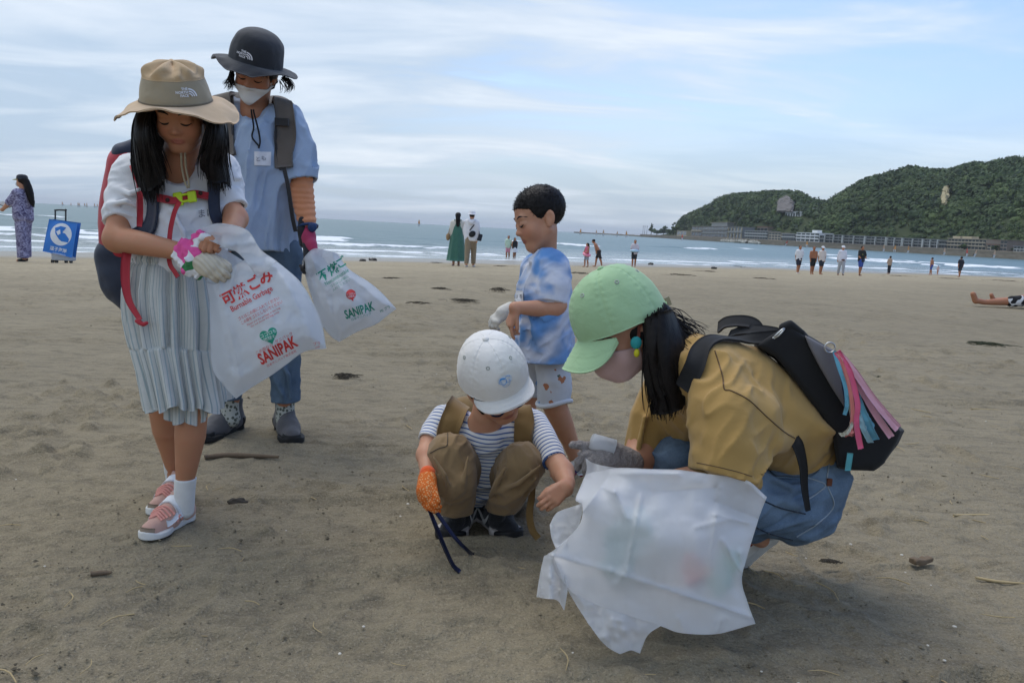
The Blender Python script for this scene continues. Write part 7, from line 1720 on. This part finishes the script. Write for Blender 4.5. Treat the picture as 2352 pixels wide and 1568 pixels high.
    # rubbish that shows through, each its own thing
    for nm, pt, r, cc, lab in (('plastic_scrap', (1590, 1305, 1.622), (.028, .006, .038), (.80, .02, .08), 'red plastic scrap showing through the milky bag'), ('plastic_bottle', (1660, 1315, 1.636), (.034, .006, .062), (.0, .45, .36), 'teal plastic piece showing through the milky bag'), ('paper_scrap', (1440, 1240, 1.645), (.05, .006, .09), (.30, .55, .50), 'pale green wrapper showing faintly through the milky bag')):
        e = ell(P(pt[0], pt[1], float(df(np.array([pt[:2]], float))[0]) + (.036 if nm == "plastic_scrap" else .024)), r, eul(0, 18, 0)); V, F = solid(rough_(e, .003, 26, 4), .004); solo(nm, (V, F), plain(nm + '_' + nm[:3], cc, .5), lab, 'litter')
    # handle end gripped by the grey glove, and the white bottle tucked behind it
    g5 = coons([(1345, 1052), (1360, 1062), (1390, 1070), (1430, 1076)], [(1345, 1089), (1370, 1094), (1400, 1095), (1440, 1085)], [(1345, 1052), (1348, 1072), (1345, 1089)], [(1430, 1076), (1436, 1080), (1440, 1085)], 26, 14)
    part('gripped_edge', thick(px_sheet(g5, lambda q: 1.89 - (q[:, 1] - 1052) * .0012 + .012 * np.sin(q[:, 0] / 8)), .0012), M3, t)
    b = thing('plastic_cup', 'clear white plastic cup held against the grey glove', 'cup', P(1383, 1030, 1.95)); cm = plastic_mat('cup_plastic', (.85, .87, .90), .35, .3)
    a0, a1 = P(1358, 1012, 1.95), P(1408, 1030, 1.95); ax = a1 - a0; Rr = frame_from(ax, (0, 0, 1)); th = np.arange(28) / 28 * 2 * np.pi
    cup = np.array([[a0 + ax * v + Rr @ np.array((r * math.cos(t), 0, r * math.sin(t))) for t in th] for v, r in ((0.0, .002), (.0, .017), (.05, .0195), (.3, .0205), (.9, .023), (1., .0235), (1.02, .0225))])
    part('cup_wall', thick(cup, .0015, True), cm, b); part('cup_rim', tube([a1 + Rr @ np.array((.0235 * math.cos(t), 0, .0235 * math.sin(t))) for t in np.linspace(0, 6.283, 24)], .0018, 40, 5, False), cm, b)
bag_three()
# ================================================================== people and things further off
def waterp(px, py):
    r = ray(px, py); return CAMP + r * ((WATER - CAMH) / r[2])
def V3(*a): return np.array(a, float)
CL = {}
def cm(col, nm=None):
    k = tuple(col)
    if k not in CL: CL[k] = cloth('cloth_%d' % len(CL), col, .9, .1, .3, 14)
    return CL[k]
def figure(px, yf, yh, yaw, label, top=None, bottom=None, kind='shorts', hair='short', hat=None, skin=SK['tan'], wade=False, stride=.06, arms=((-.02, -.02), (-.02, -.02)), long_sleeve=False, lean=0., sleeve=True, group='people along the waterline', bend=0., tall=None, shoes=None, top_attr=None, wide=1.0):
    """a distant standing figure. arms: per side (elbow forward, wrist forward) in heights"""
    q = waterp(px, yf) if wade else G(px, yf); Hm = (yf - yh) * mpp(q[1]) * .985 if tall is None else tall
    if wade: q = V3(q[0], q[1], float(ground_z(q[0], q[1])))
    R_ = np.array(Matrix.Rotation(rad(yaw), 3, 'Z')); root = thing('person', label, 'person', q, group); h = max(Hm * .0105, .008)
    def T(x, y, z):
        if bend and z > .52: # bend forward at the hip
            a = rad(bend); dy, dz = y, z - .52; y, z = dy * math.cos(a) + dz * math.sin(a), .52 + dz * math.cos(a) - dy * math.sin(a)
        y = y + lean * z; return q + R_ @ (V3(x, y, z) * Hm)
    def S(*p): return wchain([(T(*a[:3]), a[3] * Hm) for a in p])
    hd = uni([ell(T(0, .008, .936), V3(.047, .056, .064) * Hm, R_), ell(T(0, .03, .905), V3(.034, .03, .034) * Hm, R_)], .02 * Hm)
    tor = uni([S((-.06, 0, .80, .052), (-.045, 0, .55, .055)), S((.06, 0, .80, .052), (.045, 0, .55, .055))], .06 * Hm)
    limbs = [S((0, -.005, .89, .032), (0, 0, .82, .035))]; sl = []
    for s, (e, w) in ((-1, arms[0]), (1, arms[1])):
        limbs += [S((s * .105, 0, .805, .033), (s * .125, e, .645, .026), (s * .105, w, .50 if w < .1 else .60, .018)), S((s * .105, w, .50 if w < .1 else .60, .018), (s * .10, w + .01, .455 if w < .1 else .60, .017))]
        sl.append(S((s * .095, 0, .81, .042), (s * .122, e * .7, .69, .042)) if not long_sleeve else S((s * .095, 0, .81, .042), (s * .125, e, .645, .035), (s * .105, w, .51 if w < .1 else .60, .026)))
    for s in (-1, 1):
        f = s * stride; limbs.append(S((s * .048, 0, .53, .056), (s * .05, f * .6 + .015, .285, .038), (s * .05, f * .8 - .0, .19, .036), (s * .05, f - .01, .045, .021), (s * .052, f + .0, .02, .02), (s * .06, f + .075, .014, .017)))
    V, F = solid(uni([uni([hd, tor], .02 * Hm)] + limbs, .02 * Hm), h); part('body', (V, F), SKIN, root, attrs={'Col': flat(skin, len(V))})
    if top is not None:
        t = uni([S((-.062 * wide, 0, .80, .058), (-.058 * wide, 0, .66, .062), (-.055 * wide, 0, .52, .064)), S((.062 * wide, 0, .80, .058), (.058 * wide, 0, .66, .062), (.055 * wide, 0, .52, .064)), S((0, -.004, .80, .058), (0, -.004, .52, .066))], .06 * Hm)
        if sleeve: t = uni([t] + sl, .03 * Hm)
        t = cutp(t, T(0, 0, .47 if kind != 'dress' else .55), T(0, 0, .3) - T(0, 0, .5)); part('top', solid(rough_(t, .006 * Hm, 7 / Hm, 3), h), top if not isinstance(top, tuple) else cm(top), root)
    bm = None if bottom is None else (bottom if not isinstance(bottom, tuple) else cm(bottom))
    if kind in ('shorts', 'pants', 'wide'):
        end = {'shorts': .30, 'pants': .06, 'wide': .05}[kind]; w1 = {'shorts': .054, 'pants': .040, 'wide': .062}[kind]; ls = []
        for s in (-1, 1):
            f = s * stride; k = S((s * .046, 0, .54, .064), (s * .05, f * .6 + .012, .30, .052 if kind != 'wide' else .062), (s * .052, f - .005, end - .02 if kind != 'shorts' else .24, w1)); ls.append(cutp(k, T(s * .05, f, end), (0, 0, -1)))
        part('trousers' if kind != 'shorts' else 'shorts', solid(rough_(uni(ls + [S((-.03, 0, .53, .066), (.03, 0, .53, .066))], .03 * Hm), .005 * Hm, 8 / Hm, 5), h), bm, root)
    elif kind in ('skirt', 'dress', 'suit'):
        z1 = {'skirt': .33, 'dress': .10, 'suit': .47}[kind]; z0 = {'skirt': .56, 'dress': .80, 'suit': .56}[kind]; g = []; th = np.arange(36) / 36 * 2 * np.pi
        for i in range(16):
            k = i / 15; z = z0 + (z1 - z0) * k; r = (.085 + (.06 if kind != 'suit' else 0) * k + .012 * k * np.sin(th * 9)) if kind != 'dress' else (.088 + .075 * k ** 1.1 + .016 * k * np.sin(th * 8 + 1))
            g.append([T(r_ * math.cos(t) * 1.05, r_ * math.sin(t) * .85 - .03 * k * (kind == 'dress'), z) for r_, t in zip(np.broadcast_to(r, 36), th)])
        part(kind, thick(np.array(g), .008 * Hm, True), bm, root)
    if hair:
        hs = [ell(T(0, -.008, .950), V3(.052, .060, .058) * Hm, R_)]
        if hair == 'long': hs.append(S((0, -.045, .95, .045), (0, -.065, .86, .045), (0, -.07, .76, .03)))
        if hair == 'bun': hs.append(S((0, -.05, .985, .025), (0, -.06, .99, .022)))
        if hair == 'tail': hs.append(S((0, -.05, .94, .04), (0, -.09, .84, .042), (.01, -.11, .72, .036), (.01, -.12, .64, .02)))
        hp = cutp(uni(hs, .02 * Hm), T(0, .035, .93), R_ @ V3(0, 1, -.6)); part('hair', solid(rough_(hp, .004 * Hm, 22 / Hm, 2), h * .8), HAIR, root)
    if hat:
        hc, hm = T(0, 0, .965), cm(hat[1]); g = []; th = np.arange(28) / 28 * 2 * np.pi
        for r, z in (((.056, 0), (.056, .02), (.050, .04), (.03, .052), (.001, .055)) if hat[0] != 'bucket' else ((.088, -.018), (.058, 0), (.056, .03), (.048, .045), (.001, .048))): g.append([hc + R_ @ (V3(r * math.sin(t), r * 1.1 * math.cos(t), z) * Hm) for t in th])
        cp = part('hat', thick(np.array(g), .004 * Hm, True), hm, root)
        if hat[0] == 'cap': part('bill', thick(np.array([[hc + R_ @ (V3(math.sin(a) * (.055 + m * .02), .055 * math.cos(a) + m * .055 * math.cos(a) ** .5, -.012 * m) * Hm) for m in np.linspace(0, 1, 4)] for a in np.linspace(-1.1, 1.1, 9)]), .005 * Hm), hm if len(hat) < 3 else cm(hat[2]), cp)
    if shoes:
        for s in (-1, 1):
            f = s * stride; part('shoe', ell_mesh(T(s * .055, f + .03, .018), V3(.028, .062, .02) * Hm, R_), cm(shoes), root)
    return root, T, R_, Hm, S, h
# ---- the woman in the purple outfit and her neighbour by the cart
b = NB('purple_tie_dye'); n_ = b.noise(11, 4, .6, dist=1.5); PURP = b.fin(b.mix(b.rng(n_, .38, .62), (.075, .06, .13), (.40, .38, .52)), .9)
root, T, R_, Hm, S, h = figure(57, 601, 405, 78, 'woman in mottled purple outfit and black cap standing beside the blue bag cart', PURP, PURP, 'wide', 'tail', ('cap', (.02, .022, .03), (.45, .45, .12)), SK['fair'], arms=((.11, .19), (.09, .20)), stride=.035, group=None, shoes=(.02, .02, .022), wide=1.12)
part('face_mask', ell_mesh(T(0, .055, .905), V3(.034, .026, .030) * Hm, R_), cm((.55, .53, .50)), root)
bd = P(14, 470, G(57, 601)[1] - .05); solo('clipboard', box(bd, (.16, .11, .012), eul(18, 12, 0)), plain('clipboard_grey', (.16, .17, .18), .5), 'dark clipboard held out by the woman in the purple outfit', 'clipboard', smooth=False)
figure(-24, 592, 455, 100, 'person in dark blue bending over beside the purple-dressed woman', (.03, .06, .11), (.03, .05, .08), 'pants', 'short', None, SK['fair'], bend=62, stride=.08, arms=((.06, .06), (.06, .06)), group=None, tall=1.55, wide=1.2)
# ---- trolley with the blue carrier bag
def cart():
    q = G(141, 604); d = q[1]; m = mpp(d); t = thing('shopping_cart', 'wheeled trolley with grey box beside the purple-dressed woman', 'trolley', q); gm = plain('grey_plastic', (.42, .43, .45), .5); bk = plain('black_plastic', (.02, .02, .02), .5)
    def W(x, y, dd=0.): return P(x, y, d + dd)
    part('box', solid(rough_(boxp(W(146, 572), (22 * m, .14, 26 * m), None, .02), .004, 8, 3), .012), gm, t)
    hm = plain('dark_steel', (.05, .055, .06), .4, metal=.6); part('handle', tube([W(127, 560, .05), W(127, 490, .05), W(128, 483, .05), W(150, 483, .05), W(151, 488, .05), W(150, 560, .05)], 2.0 * m, 40, 6), hm, t)
    for x in (121, 130, 152, 163): part('wheel', merge(tube([W(x, 600, -.02) + V3(-.02, 0, 0), W(x, 600, -.02) + V3(.02, 0, 0)], 4.6 * m, 3, 12)), bk, t)
    bg_ = thing('carrier_bag', 'bright blue carrier bag with a round white emblem hung on the trolley', 'bag', W(136, 590, -.16)); blue = cloth('blue_nylon', (.035, .20, .62), .6, .06, .25, 8)
    c4 = [(113, 503), (178, 512), (166, 592), (98, 577)]; U, Vv = np.meshgrid(np.linspace(0, 1, 20), np.linspace(0, 1, 22)); g = np.zeros((22, 20, 3))
    def at(u, v, dd=0.):
        p = np.array(c4, float); xy_ = (1 - v) * ((1 - u) * p[0] + u * p[1]) + v * ((1 - u) * p[3] + u * p[2]); return W(xy_[0], xy_[1], -.17 - .05 * math.sin(math.pi * u) * math.sin(math.pi * min(v * 1.1, 1)) + .008 * math.sin(u * 9 + v * 5) + dd)
    for i in range(22):
        for j in range(20): g[i, j] = at(j / 19, i / 21)
    fr = part('front', thick(g, .006), blue, bg_); part('back', thick(g + V3(.01, .14, 0), .006), blue, bg_)
    def pr(gs, mat, nm, lift): v, f = refine2(merge2(gs), .05); return part(nm, (np.array([at(.5 + a, .40 - b_, -lift) for a, b_ in v]), [f]), mat, fr, False)
    wh = plain('print_white', (.78, .80, .84), .6); bl = plain('print_blue', (.035, .20, .62), .6)
    pr([disc2(.365, 40, .33)], wh, 'emblem', .006)
    pr([poly2([(-.25, .16), (-.05, .24), (.14, .22), (.06, .14), (.02, .06), (.14, .04), (.30, -.10), (.28, -.20), (.05, -.20), (-.03, -.16), (-.10, -.10), (-.20, .0), (-.22, .10)])], bl, 'emblem_figure', .010)
    pr([poly2([(.02, .10), (.20, .14), (.32, .02), (.20, .08)]), poly2([(-.18, .06), (-.06, .14), (-.02, .02), (-.1, -.04)])], wh, 'emblem_highlight', .014)
    pr([xy(text_geo('逗子海岸', .02), 0, -.50, .13, 0, 1.1)], wh, 'emblem_writing', .006); pr([xy(text_geo('CLEAN BEACH', .01), .05, -.60, .06, 0, 1.1)], wh, 'emblem_subline', .006)
cart()
# ---- couple walking along the sand
root, T, R_, Hm, S, h = figure(1047, 611, 488, 8, 'woman in long green pinafore dress with basket bag walking with the white-hooded companion', (.60, .57, .50), (.055, .16, .12), 'dress', 'long', None, SK['fair'], stride=.03, arms=((.0, .02), (.02, .04)), long_sleeve=True, group=None, shoes=(.45, .30, .30))
for s in (-1, 1): part('dress_strap', tube([T(s * .045, -.062, .72), T(s * .06, -.04, .86), T(s * .05, .02, .86)], .008 * Hm, 8, 5), cm((.055, .16, .12)), root)
q = T(-.17, 0, .54); bk_ = thing('basket_bag', 'tan woven basket bag on the arm of the woman in the green dress', 'bag', q); part('basket', solid(rough_(ell(q, (.085, .11, .15)), .008, 14, 3), .014), cm((.30, .19, .09)), bk_); part('strap', tube([q + V3(0, -.08, .1), T(-.11, .0, .83), q + V3(0, .08, .1)], .01, 12, 5), cm((.30, .19, .09)), bk_)
root, T, R_, Hm, S, h = figure(1079, 613, 486, -5, 'person in white hooded top and bucket hat walking beside the green dress', (.70, .70, .74), (.26, .20, .13), 'pants', 'short', ('bucket', (.72, .72, .76)), SK['fair'], stride=.085, arms=((.02, .05), (-.02, .0)), long_sleeve=True, group=None, shoes=(.6, .6, .6), wide=1.1)
part('hood', solid(S((-.04, -.06, .835, .035), (0, -.075, .80, .042), (.04, -.06, .835, .035)), h), cm((.70, .70, .74)), root)
q = T(.03, -.09, .60); sb = thing('shoulder_bag', 'black shoulder bag slung across the back of the white-hooded person', 'bag', q); part('bag', solid(rough_(ell(q, (.14, .07, .11), eul(0, -35, 0)), .006, 9, 3), .014), cm((.015, .015, .018)), sb); part('strap', strap([T(-.02, -.085, .66), T(.05, -.075, .76), T(.085, -.02, .85), T(.07, .05, .82)], (0, -1, .2), .04, .006, 16), cm((.015, .015, .018)), sb)
q = T(.155, -.02, .545); tb = thing('tote_bag', 'dark tote bag carried on the arm of the white-hooded person', 'bag', q); part('bag', solid(rough_(boxp(q, (.07, .12, .13), eul(0, 12, 20), .02), .006, 9, 4), .014), cm((.02, .024, .035)), tb); part('strap', tube([q + V3(0, -.08, .12), T(.11, -.01, .82), q + V3(0, .08, .12)], .009, 12, 5), cm((.02, .024, .035)), tb)
# ---- bathers
WD = dict(wade=True)
figure(1166, 591, 537, 165, 'man in pale green shirt and pink shorts wading beside the black-topped girl', (.50, .62, .48), (.62, .25, .32), 'shorts', 'short', None, SK['tan'], **WD, stride=.03)
figure(1181, 592, 542, 200, 'girl in black top and white skirt wading beside the pale green shirt', (.02, .02, .022), (.70, .70, .72), 'skirt', 'long', None, SK['tan'], **WD, stride=.04, sleeve=False)
def ring(T, R_, Hm, z, col, label, tilt=0.):
    t = np.linspace(0, 2 * np.pi, 26); pts = [T(.125 * math.cos(a), .01 + .125 * math.sin(a), z + tilt * math.cos(a)) for a in t]; solo('swim_ring', tube(pts, .052 * Hm, 52, 10, False), plain('vinyl_%d' % int(col[0] * 100), col, .3), label, 'swim ring')
root, T, R_, Hm, S, h = figure(1346, 613, 558, 120, 'girl in pink swimsuit holding a pink float by the shirtless stooping man', (.55, .12, .20), (.30, .33, .40), 'shorts', 'long', None, SK['tan'], stride=.05, sleeve=False, arms=((.05, .12), (.05, .12)))
ring(T, R_, Hm, .53, (.80, .28, .38), 'pink swim ring held by the girl in pink', .05)
figure(1374, 613, 546, 75, 'shirtless man in dark shorts stooping forward by the girl with the pink float', None, (.025, .025, .028), 'shorts', 'short', None, SK['tan'], stride=.12, bend=32, arms=((.05, .08), (.04, .07)))
root, T, R_, Hm, S, h = figure(1455, 613, 551, 170, 'girl in dark shorts with a pale blue float round her waist', (.55, .50, .55), (.025, .028, .035), 'shorts', 'short', None, SK['tan'], stride=.03, arms=((.04, .12), (.04, .12)))
ring(T, R_, Hm, .60, (.42, .62, .78), 'pale blue swim ring round the waist of the girl in dark shorts')
figure(1832, 628, 564, 185, 'bareheaded man in plain white T-shirt and navy shorts in the walking group', (.72, .72, .74), (.02, .025, .045), 'shorts', 'short', None, SK['tan'], stride=.07, shoes=(.7, .7, .7), wide=1.1)
figure(1864, 630, 566, 175, 'shirtless man in black shorts walking between the two white T-shirts', None, (.012, .012, .014), 'shorts', 'short', None, (.33, .14, .07), stride=.08, arms=((.0, .02), (.03, .06)))
figure(1884, 630, 566, 190, 'man in cream T-shirt and white cap walking next to the shirtless man', (.68, .60, .55), (.02, .028, .045), 'shorts', 'short', ('cap', (.72, .72, .74)), SK['tan'], stride=.05, arms=((.0, .02), (-.02, -.03)))
root, T, R_, Hm, S, h = figure(1930, 632, 565, 178, 'person in white long-sleeved top, cap and grey leggings striding along the sand', (.68, .68, .76), (.38, .39, .42), 'pants', 'short', ('cap', (.72, .72, .74)), SK['fair'], stride=-.085, arms=((.02, .02), (-.05, -.10)), long_sleeve=True, shoes=(.03, .03, .035))
part('waist_pack', ell_mesh(T(-.01, .085, .53), V3(.06, .03, .03) * Hm, R_), cm((.12, .05, .04)), root)
root, T, R_, Hm, S, h = figure(1974, 633, 565, 190, 'man in black top and bright blue shorts striding along the sand', (.018, .020, .020), (.035, .08, .32), 'shorts', 'short', None, SK['tan'], stride=.07, arms=((.04, .10), (.05, .10)), shoes=(.03, .03, .035), wide=1.1)
part('chest_logo', ell_mesh(T(.02, .085, .72), V3(.018, .005, .014) * Hm, R_), cm((.35, .33, .05)), root)
figure(2041, 629, 588, 10, 'person in tan top and dark trousers standing at the edge of the water', (.42, .30, .22), (.02, .02, .028), 'pants', 'short', None, SK['tan'], stride=.02, arms=((.03, .10), (.03, .10)))
figure(2137, 631, 591, 30, 'shirtless boy in blue trunks walking beside the toddler', None, (.03, .07, .32), 'shorts', 'short', None, SK['tan'], stride=.08)
figure(2153, 631, 610, 0, 'toddler in pale pink suit and blue cap beside the boy in blue trunks', (.60, .42, .40), (.60, .42, .40), 'suit', None, ('cap', (.10, .16, .34)), SK['fair'], stride=.03, arms=((.04, .12), (.04, .12)), wide=1.25)
figure(2203, 636, 589, 5, 'person in dark T-shirt and dark shorts walking towards the water', (.018, .020, .032), (.02, .02, .03), 'shorts', 'short', None, SK['tan'], stride=.06, wide=1.15)
# ---- the person lying on the sand at the edge of the picture
def lying():
    d = G(2300, 705)[1]; z0 = float(ground_z(P(2300, 705, d)[0], d)); m = mpp(d)
    root = thing('person', 'person lying on the sand with bare feet and black and white shorts', 'person', G(2300, 705)); 
    def L_(x, y, dd, r): q = P(x, y, d + dd); return (V3(q[0], q[1], max(q[2], z0 + r)), r)
    pts = []
    leg1 = wchain([L_(2236, 676, -.08, .042), L_(2240, 690, -.08, .048), L_(2262, 694, -.06, .045), L_(2300, 693, -.05, .062), L_(2335, 690, -.05, .085), L_(2400, 684, -.03, .10)]); ft1 = wchain([L_(2234, 675, -.08, .035), L_(2242, 692, -.08, .042)])
    leg2 = wchain([L_(2277, 677, .16, .032), L_(2282, 690, .16, .042), L_(2320, 690, .16, .06), L_(2400, 684, .14, .09)])
    tor = wchain([L_(2400, 684, .05, .13), L_(2500, 684, .05, .14)]); arm = wchain([L_(2480, 684, -.2, .05), L_(2400, 694, -.26, .04)]); hd = ell(P(2556, 680, d + .05) * (1, 1, 0) + (0, 0, z0 + .12), (.13, .09, .10)); nk = wchain([L_(2500, 684, .05, .07), L_(2540, 682, .05, .06)])
    V, F = solid(uni([leg1, ft1, leg2, tor, arm, hd, nk], .02), .013); part('body', (V, F), SKIN, root, attrs={'Col': flat((.36, .165, .09), len(V))})
    sh = uni([wchain([L_(2322, 692, -.06, .095), L_(2420, 686, -.03, .12)]), wchain([L_(2335, 690, .14, .085), L_(2420, 686, .12, .12)])], .04)
    b = NB('black_white_shorts'); part('shorts', solid(rough_(sh, .008, 9, 3), .012), b.fin(b.mix(b.math('GREATER_THAN', b.noise(7, 2, dist=1.), .56), (.015, .015, .016), (.62, .62, .63)), .8), root)
    part('hair', ell_mesh(P(2562, 678, d + .05) * (1, 1, 0) + (0, 0, z0 + .13), (.13, .10, .11)), HAIR, root)
lying()

# ================================================================== litter, weed and wood on the sand
WEED = plain('dry_weed', (.060, .050, .036), .95, .4, 40); WEEDG = plain('green_weed', (.045, .050, .028), .95, .4, 40); STRAW = plain('dry_straw', (.42, .32, .17), .85, .2, 80); WOOD = plain('drift_wood', (.16, .115, .075), .9, .5, 60); SHELL = plain('shell', (.62, .57, .48), .6)
def weed(px, py, wpx, hpx, label, mat=WEED, seed=0, n=70, group=None):
    q = G(px, py); rg = np.random.default_rng(seed + int(px)); m = mpp(q[1]); w = wpx * m / 2 * .8; dp = max(hpx * m * (q[1] / CAMH) * .5 * .6, w * .25); hh = min(max(hpx * m * .35, .006), .09); g = []
    for _ in range(n):
        a = rg.normal(0, .42, 2); c = V3(q[0] + a[0] * w, q[1] + a[1] * dp, 0); l = rg.uniform(.15, .5) * min(w, .4); th = rg.uniform(0, 6.3); hgt = hh * max(1 - (a ** 2).sum() * .8, .1)
        p = [c + V3(math.cos(th) * l * k + rg.normal(0, .1) * l, math.sin(th) * l * k * .7, hgt * (1 - k * k) * rg.uniform(.5, 1.2) + .002) for k in (-1, -.4, .3, 1)]; p = [k + V3(0, 0, float(ground_z(k[0], k[1])) + .002) for k in p]
        g.append(tube(p, [.0008 + .003 * min(w, .6), .002 + .005 * min(w, .6), .0008], 6, 4, False))
    solo('seaweed', merge(*g), mat, label, 'seaweed', q, group)
weed(790, 866, 72, 20, 'dark dried seaweed clump on open sand behind the two hanging bags', WEED, 1, 90)
for a_ in ((1145, 668, 60, 20), (1065, 692, 90, 14), (1010, 664, 50, 10), (960, 697, 60, 10)): weed(*a_, 'brown seaweed heap left of the standing boy on open sand', WEED, 2, 80, 'seaweed heaps behind the crouching boy')
weed(2022, 869, 44, 10, 'small green-black seaweed wisp beyond the black backpack', WEEDG, 3, 50); weed(2265, 792, 120, 16, 'wide thin scatter of green seaweed towards the lying person', WEEDG, 4, 110)
weed(1905, 1292, 60, 12, 'thin dark weed strand beside the shoe of the squatting woman', WEED, 5, 90)
for i, (x, y, w, h_) in enumerate(((1330, 628, 70, 8), (1420, 622, 60, 6), (1560, 632, 80, 8), (1625, 624, 50, 6), (1750, 640, 60, 6), (900, 640, 70, 8), (1150, 612, 60, 5), (1700, 613, 40, 5), (2060, 634, 50, 4), (2180, 640, 50, 4), (2300, 645, 60, 5), (1000, 604, 40, 5))): weed(x, y, w, h_, 'dark low seaweed strip on the pale sand near the water', WEED, 10 + i, 44, 'seaweed strips along the tide line')
for x, y, w in ((833, 598, 14), (856, 597, 18), (1495, 606, 12), (1640, 616, 14)):
    q = G(x, y + 2); r = w * mpp(q[1]) / 2; V, F = solid(rough_(ell(q + V3(0, 0, r * .2), (r, r * .8, r * .55)), r * .2, 2 / r, 3), r * .12); solo('rock', (V, F), plain('wet_rock', (.05, .045, .04), .6), 'small dark rock at the edge of the shallow water', 'rock', q, 'rocks at the water edge')
def twig(pts, r, label, mat, group=None, name='twig', cat='twig'):
    w = [G(*p) + V3(0, 0, r * .8) for p in pts]; solo(name, tube(w, [r, r * 1.1, r * .6], 12, 6), mat, label, cat, w[0], group)
twig([(470, 1054), (520, 1049), (590, 1051), (640, 1053)], .009, 'long dark drift stick behind the feet of the girl', WOOD)
twig([(208, 1322), (232, 1319), (256, 1318)], .006, 'short brown stick lying alone in the open foreground sand', WOOD)
twig([(668, 1272), (700, 1268), (738, 1262)], .004, 'pale straw stalk on the sand in front of the tongs', STRAW); twig([(2240, 1328), (2290, 1337), (2352, 1342)], .004, 'long thin straw stalk near the wood chip by the squatting woman', STRAW)
twig([(2190, 1185), (2250, 1184), (2300, 1185)], .004, 'thin straw stalk on the open sand beyond the wood chip', STRAW); twig([(2230, 940), (2300, 942)], .004, 'thin pale stalk far behind the black backpack', STRAW)
q = G(2115, 1292); V, F = solid(rough_(boxp(q + V3(0, 0, .008), (.035, .014, .008), eul(0, 0, 20), .003), .004, 40, 3), .003); solo('wood_chip', (V, F), WOOD, 'flat brown wood chip on the sand right of the squatting woman', 'wood chip', q)
q = G(545, 1155); V, F = solid(rough_(ell(q + V3(0, 0, .004), (.030, .02, .010), None), .005, 50, 3), .003); solo('mud_clod', (V, F), plain('dark_mud', (.05, .042, .032), .9), 'dark clod of mud in a scrape between the girl and the tongs', 'clod', q)
# crumbs of damp sand and fibre too many to count
def crumbs():
    rg = np.random.default_rng(77); n = 8000; d = 1.2 + 7 * rg.random(n) ** 1.7; x = rg.uniform(-.72, .72, n) * d; keep = noise(np.stack([x * 1.3, d * 1.3], 1), 9) > rg.uniform(-.6, .5, n); x, d = x[keep], d[keep]; n = len(x)
    c = np.stack([x, d, ground_z(x, d) + .002], 1); s = rg.gamma(2.0, .0008, n) + .0009
    o = np.array([(1, 0, 0), (0, 1, 0), (-1, 0, 0), (0, -1, 0), (0, 0, .8), (0, 0, -.8)]); v = c[:, None] + o[None] * s[:, None, None] * rg.uniform(.6, 1.5, (n, 6, 1)) * np.array((1.25, 1, .9))
    f = np.array([(0, 1, 4), (1, 2, 4), (2, 3, 4), (3, 0, 4), (1, 0, 5), (2, 1, 5), (3, 2, 5), (0, 3, 5)]); F = (f[None] + (np.arange(n) * 6)[:, None, None]).reshape(-1, 3)
    b = NB('sand_crumb'); solo('sand_crumbs', (v.reshape(-1, 3), [F]), b.fin(b.mix(b.rng(b.noise(3, 2), .4, .6), (.10, .083, .057), (.22, .185, .125)), .95), 'scattered crumbs of damp sand over the beach', 'sand', (0, 3, 0), kind='stuff', smooth=False)
crumbs()
# fine straw and shell chips: a handful of shapes, copied
rg = np.random.default_rng(12); forms = []
for k in range(5):
    l = rg.uniform(.018, .05); b0 = rg.normal(0, .25); forms.append(new_mesh('straw_bit', *tube([V3(-l, 0, .002), V3(0, l * b0, .004), V3(l, 0, .002)], [.0016, .0019, .0012], 6, 4)))
for k in range(3): forms.append(new_mesh('shell_chip', *ell_mesh(V3(0, 0, .002), (rg.uniform(.004, .008), rg.uniform(.003, .006), .002), None, 5, 7)))
for i, me in enumerate(forms): me.materials.append(STRAW if i < 5 else SHELL)
for i in range(190):
    d = 1.35 + 4.5 * rg.random() ** 1.5; x = rg.uniform(-.68, .68) * d; k = rg.integers(0, 8); me = forms[k]; s = k < 5
    o = bpy.data.objects.new('straw_bit' if s else 'shell_chip', me); COL.objects.link(o); o.location = (x, d, float(ground_z(x, d)) + .004); o.rotation_euler = (0, 0, rg.uniform(0, 6.3)); o.scale = [rg.uniform(.6, 1.2)] * 3
    o['label'] = 'tiny pale straw bit lying loose on the sand' if s else 'tiny white shell chip lying loose on the sand'; o['category'] = 'straw' if s else 'shell'; o['group'] = 'straw bits on the sand' if s else 'shell chips on the sand'

# ================================================================== thin sea haze
hz_ = NB('sea_haze'); hz_.N.remove(hz_.b)
pv = hz_.N.new('ShaderNodeVolumePrincipled'); pv.inputs['Color'].default_value = (.92, .96, 1.0, 1); pv.inputs['Density'].default_value = .00008; pv.inputs['Anisotropy'].default_value = .2
hz_.L.new(pv.outputs[0], hz_.o.inputs['Volume'])
o = part('haze', box((0, 14000, 66), (32000, 46500, 76)), hz_.m); o['kind'] = 'stuff'; o['label'] = 'thin pale sea haze over the bay'; o['category'] = 'haze'
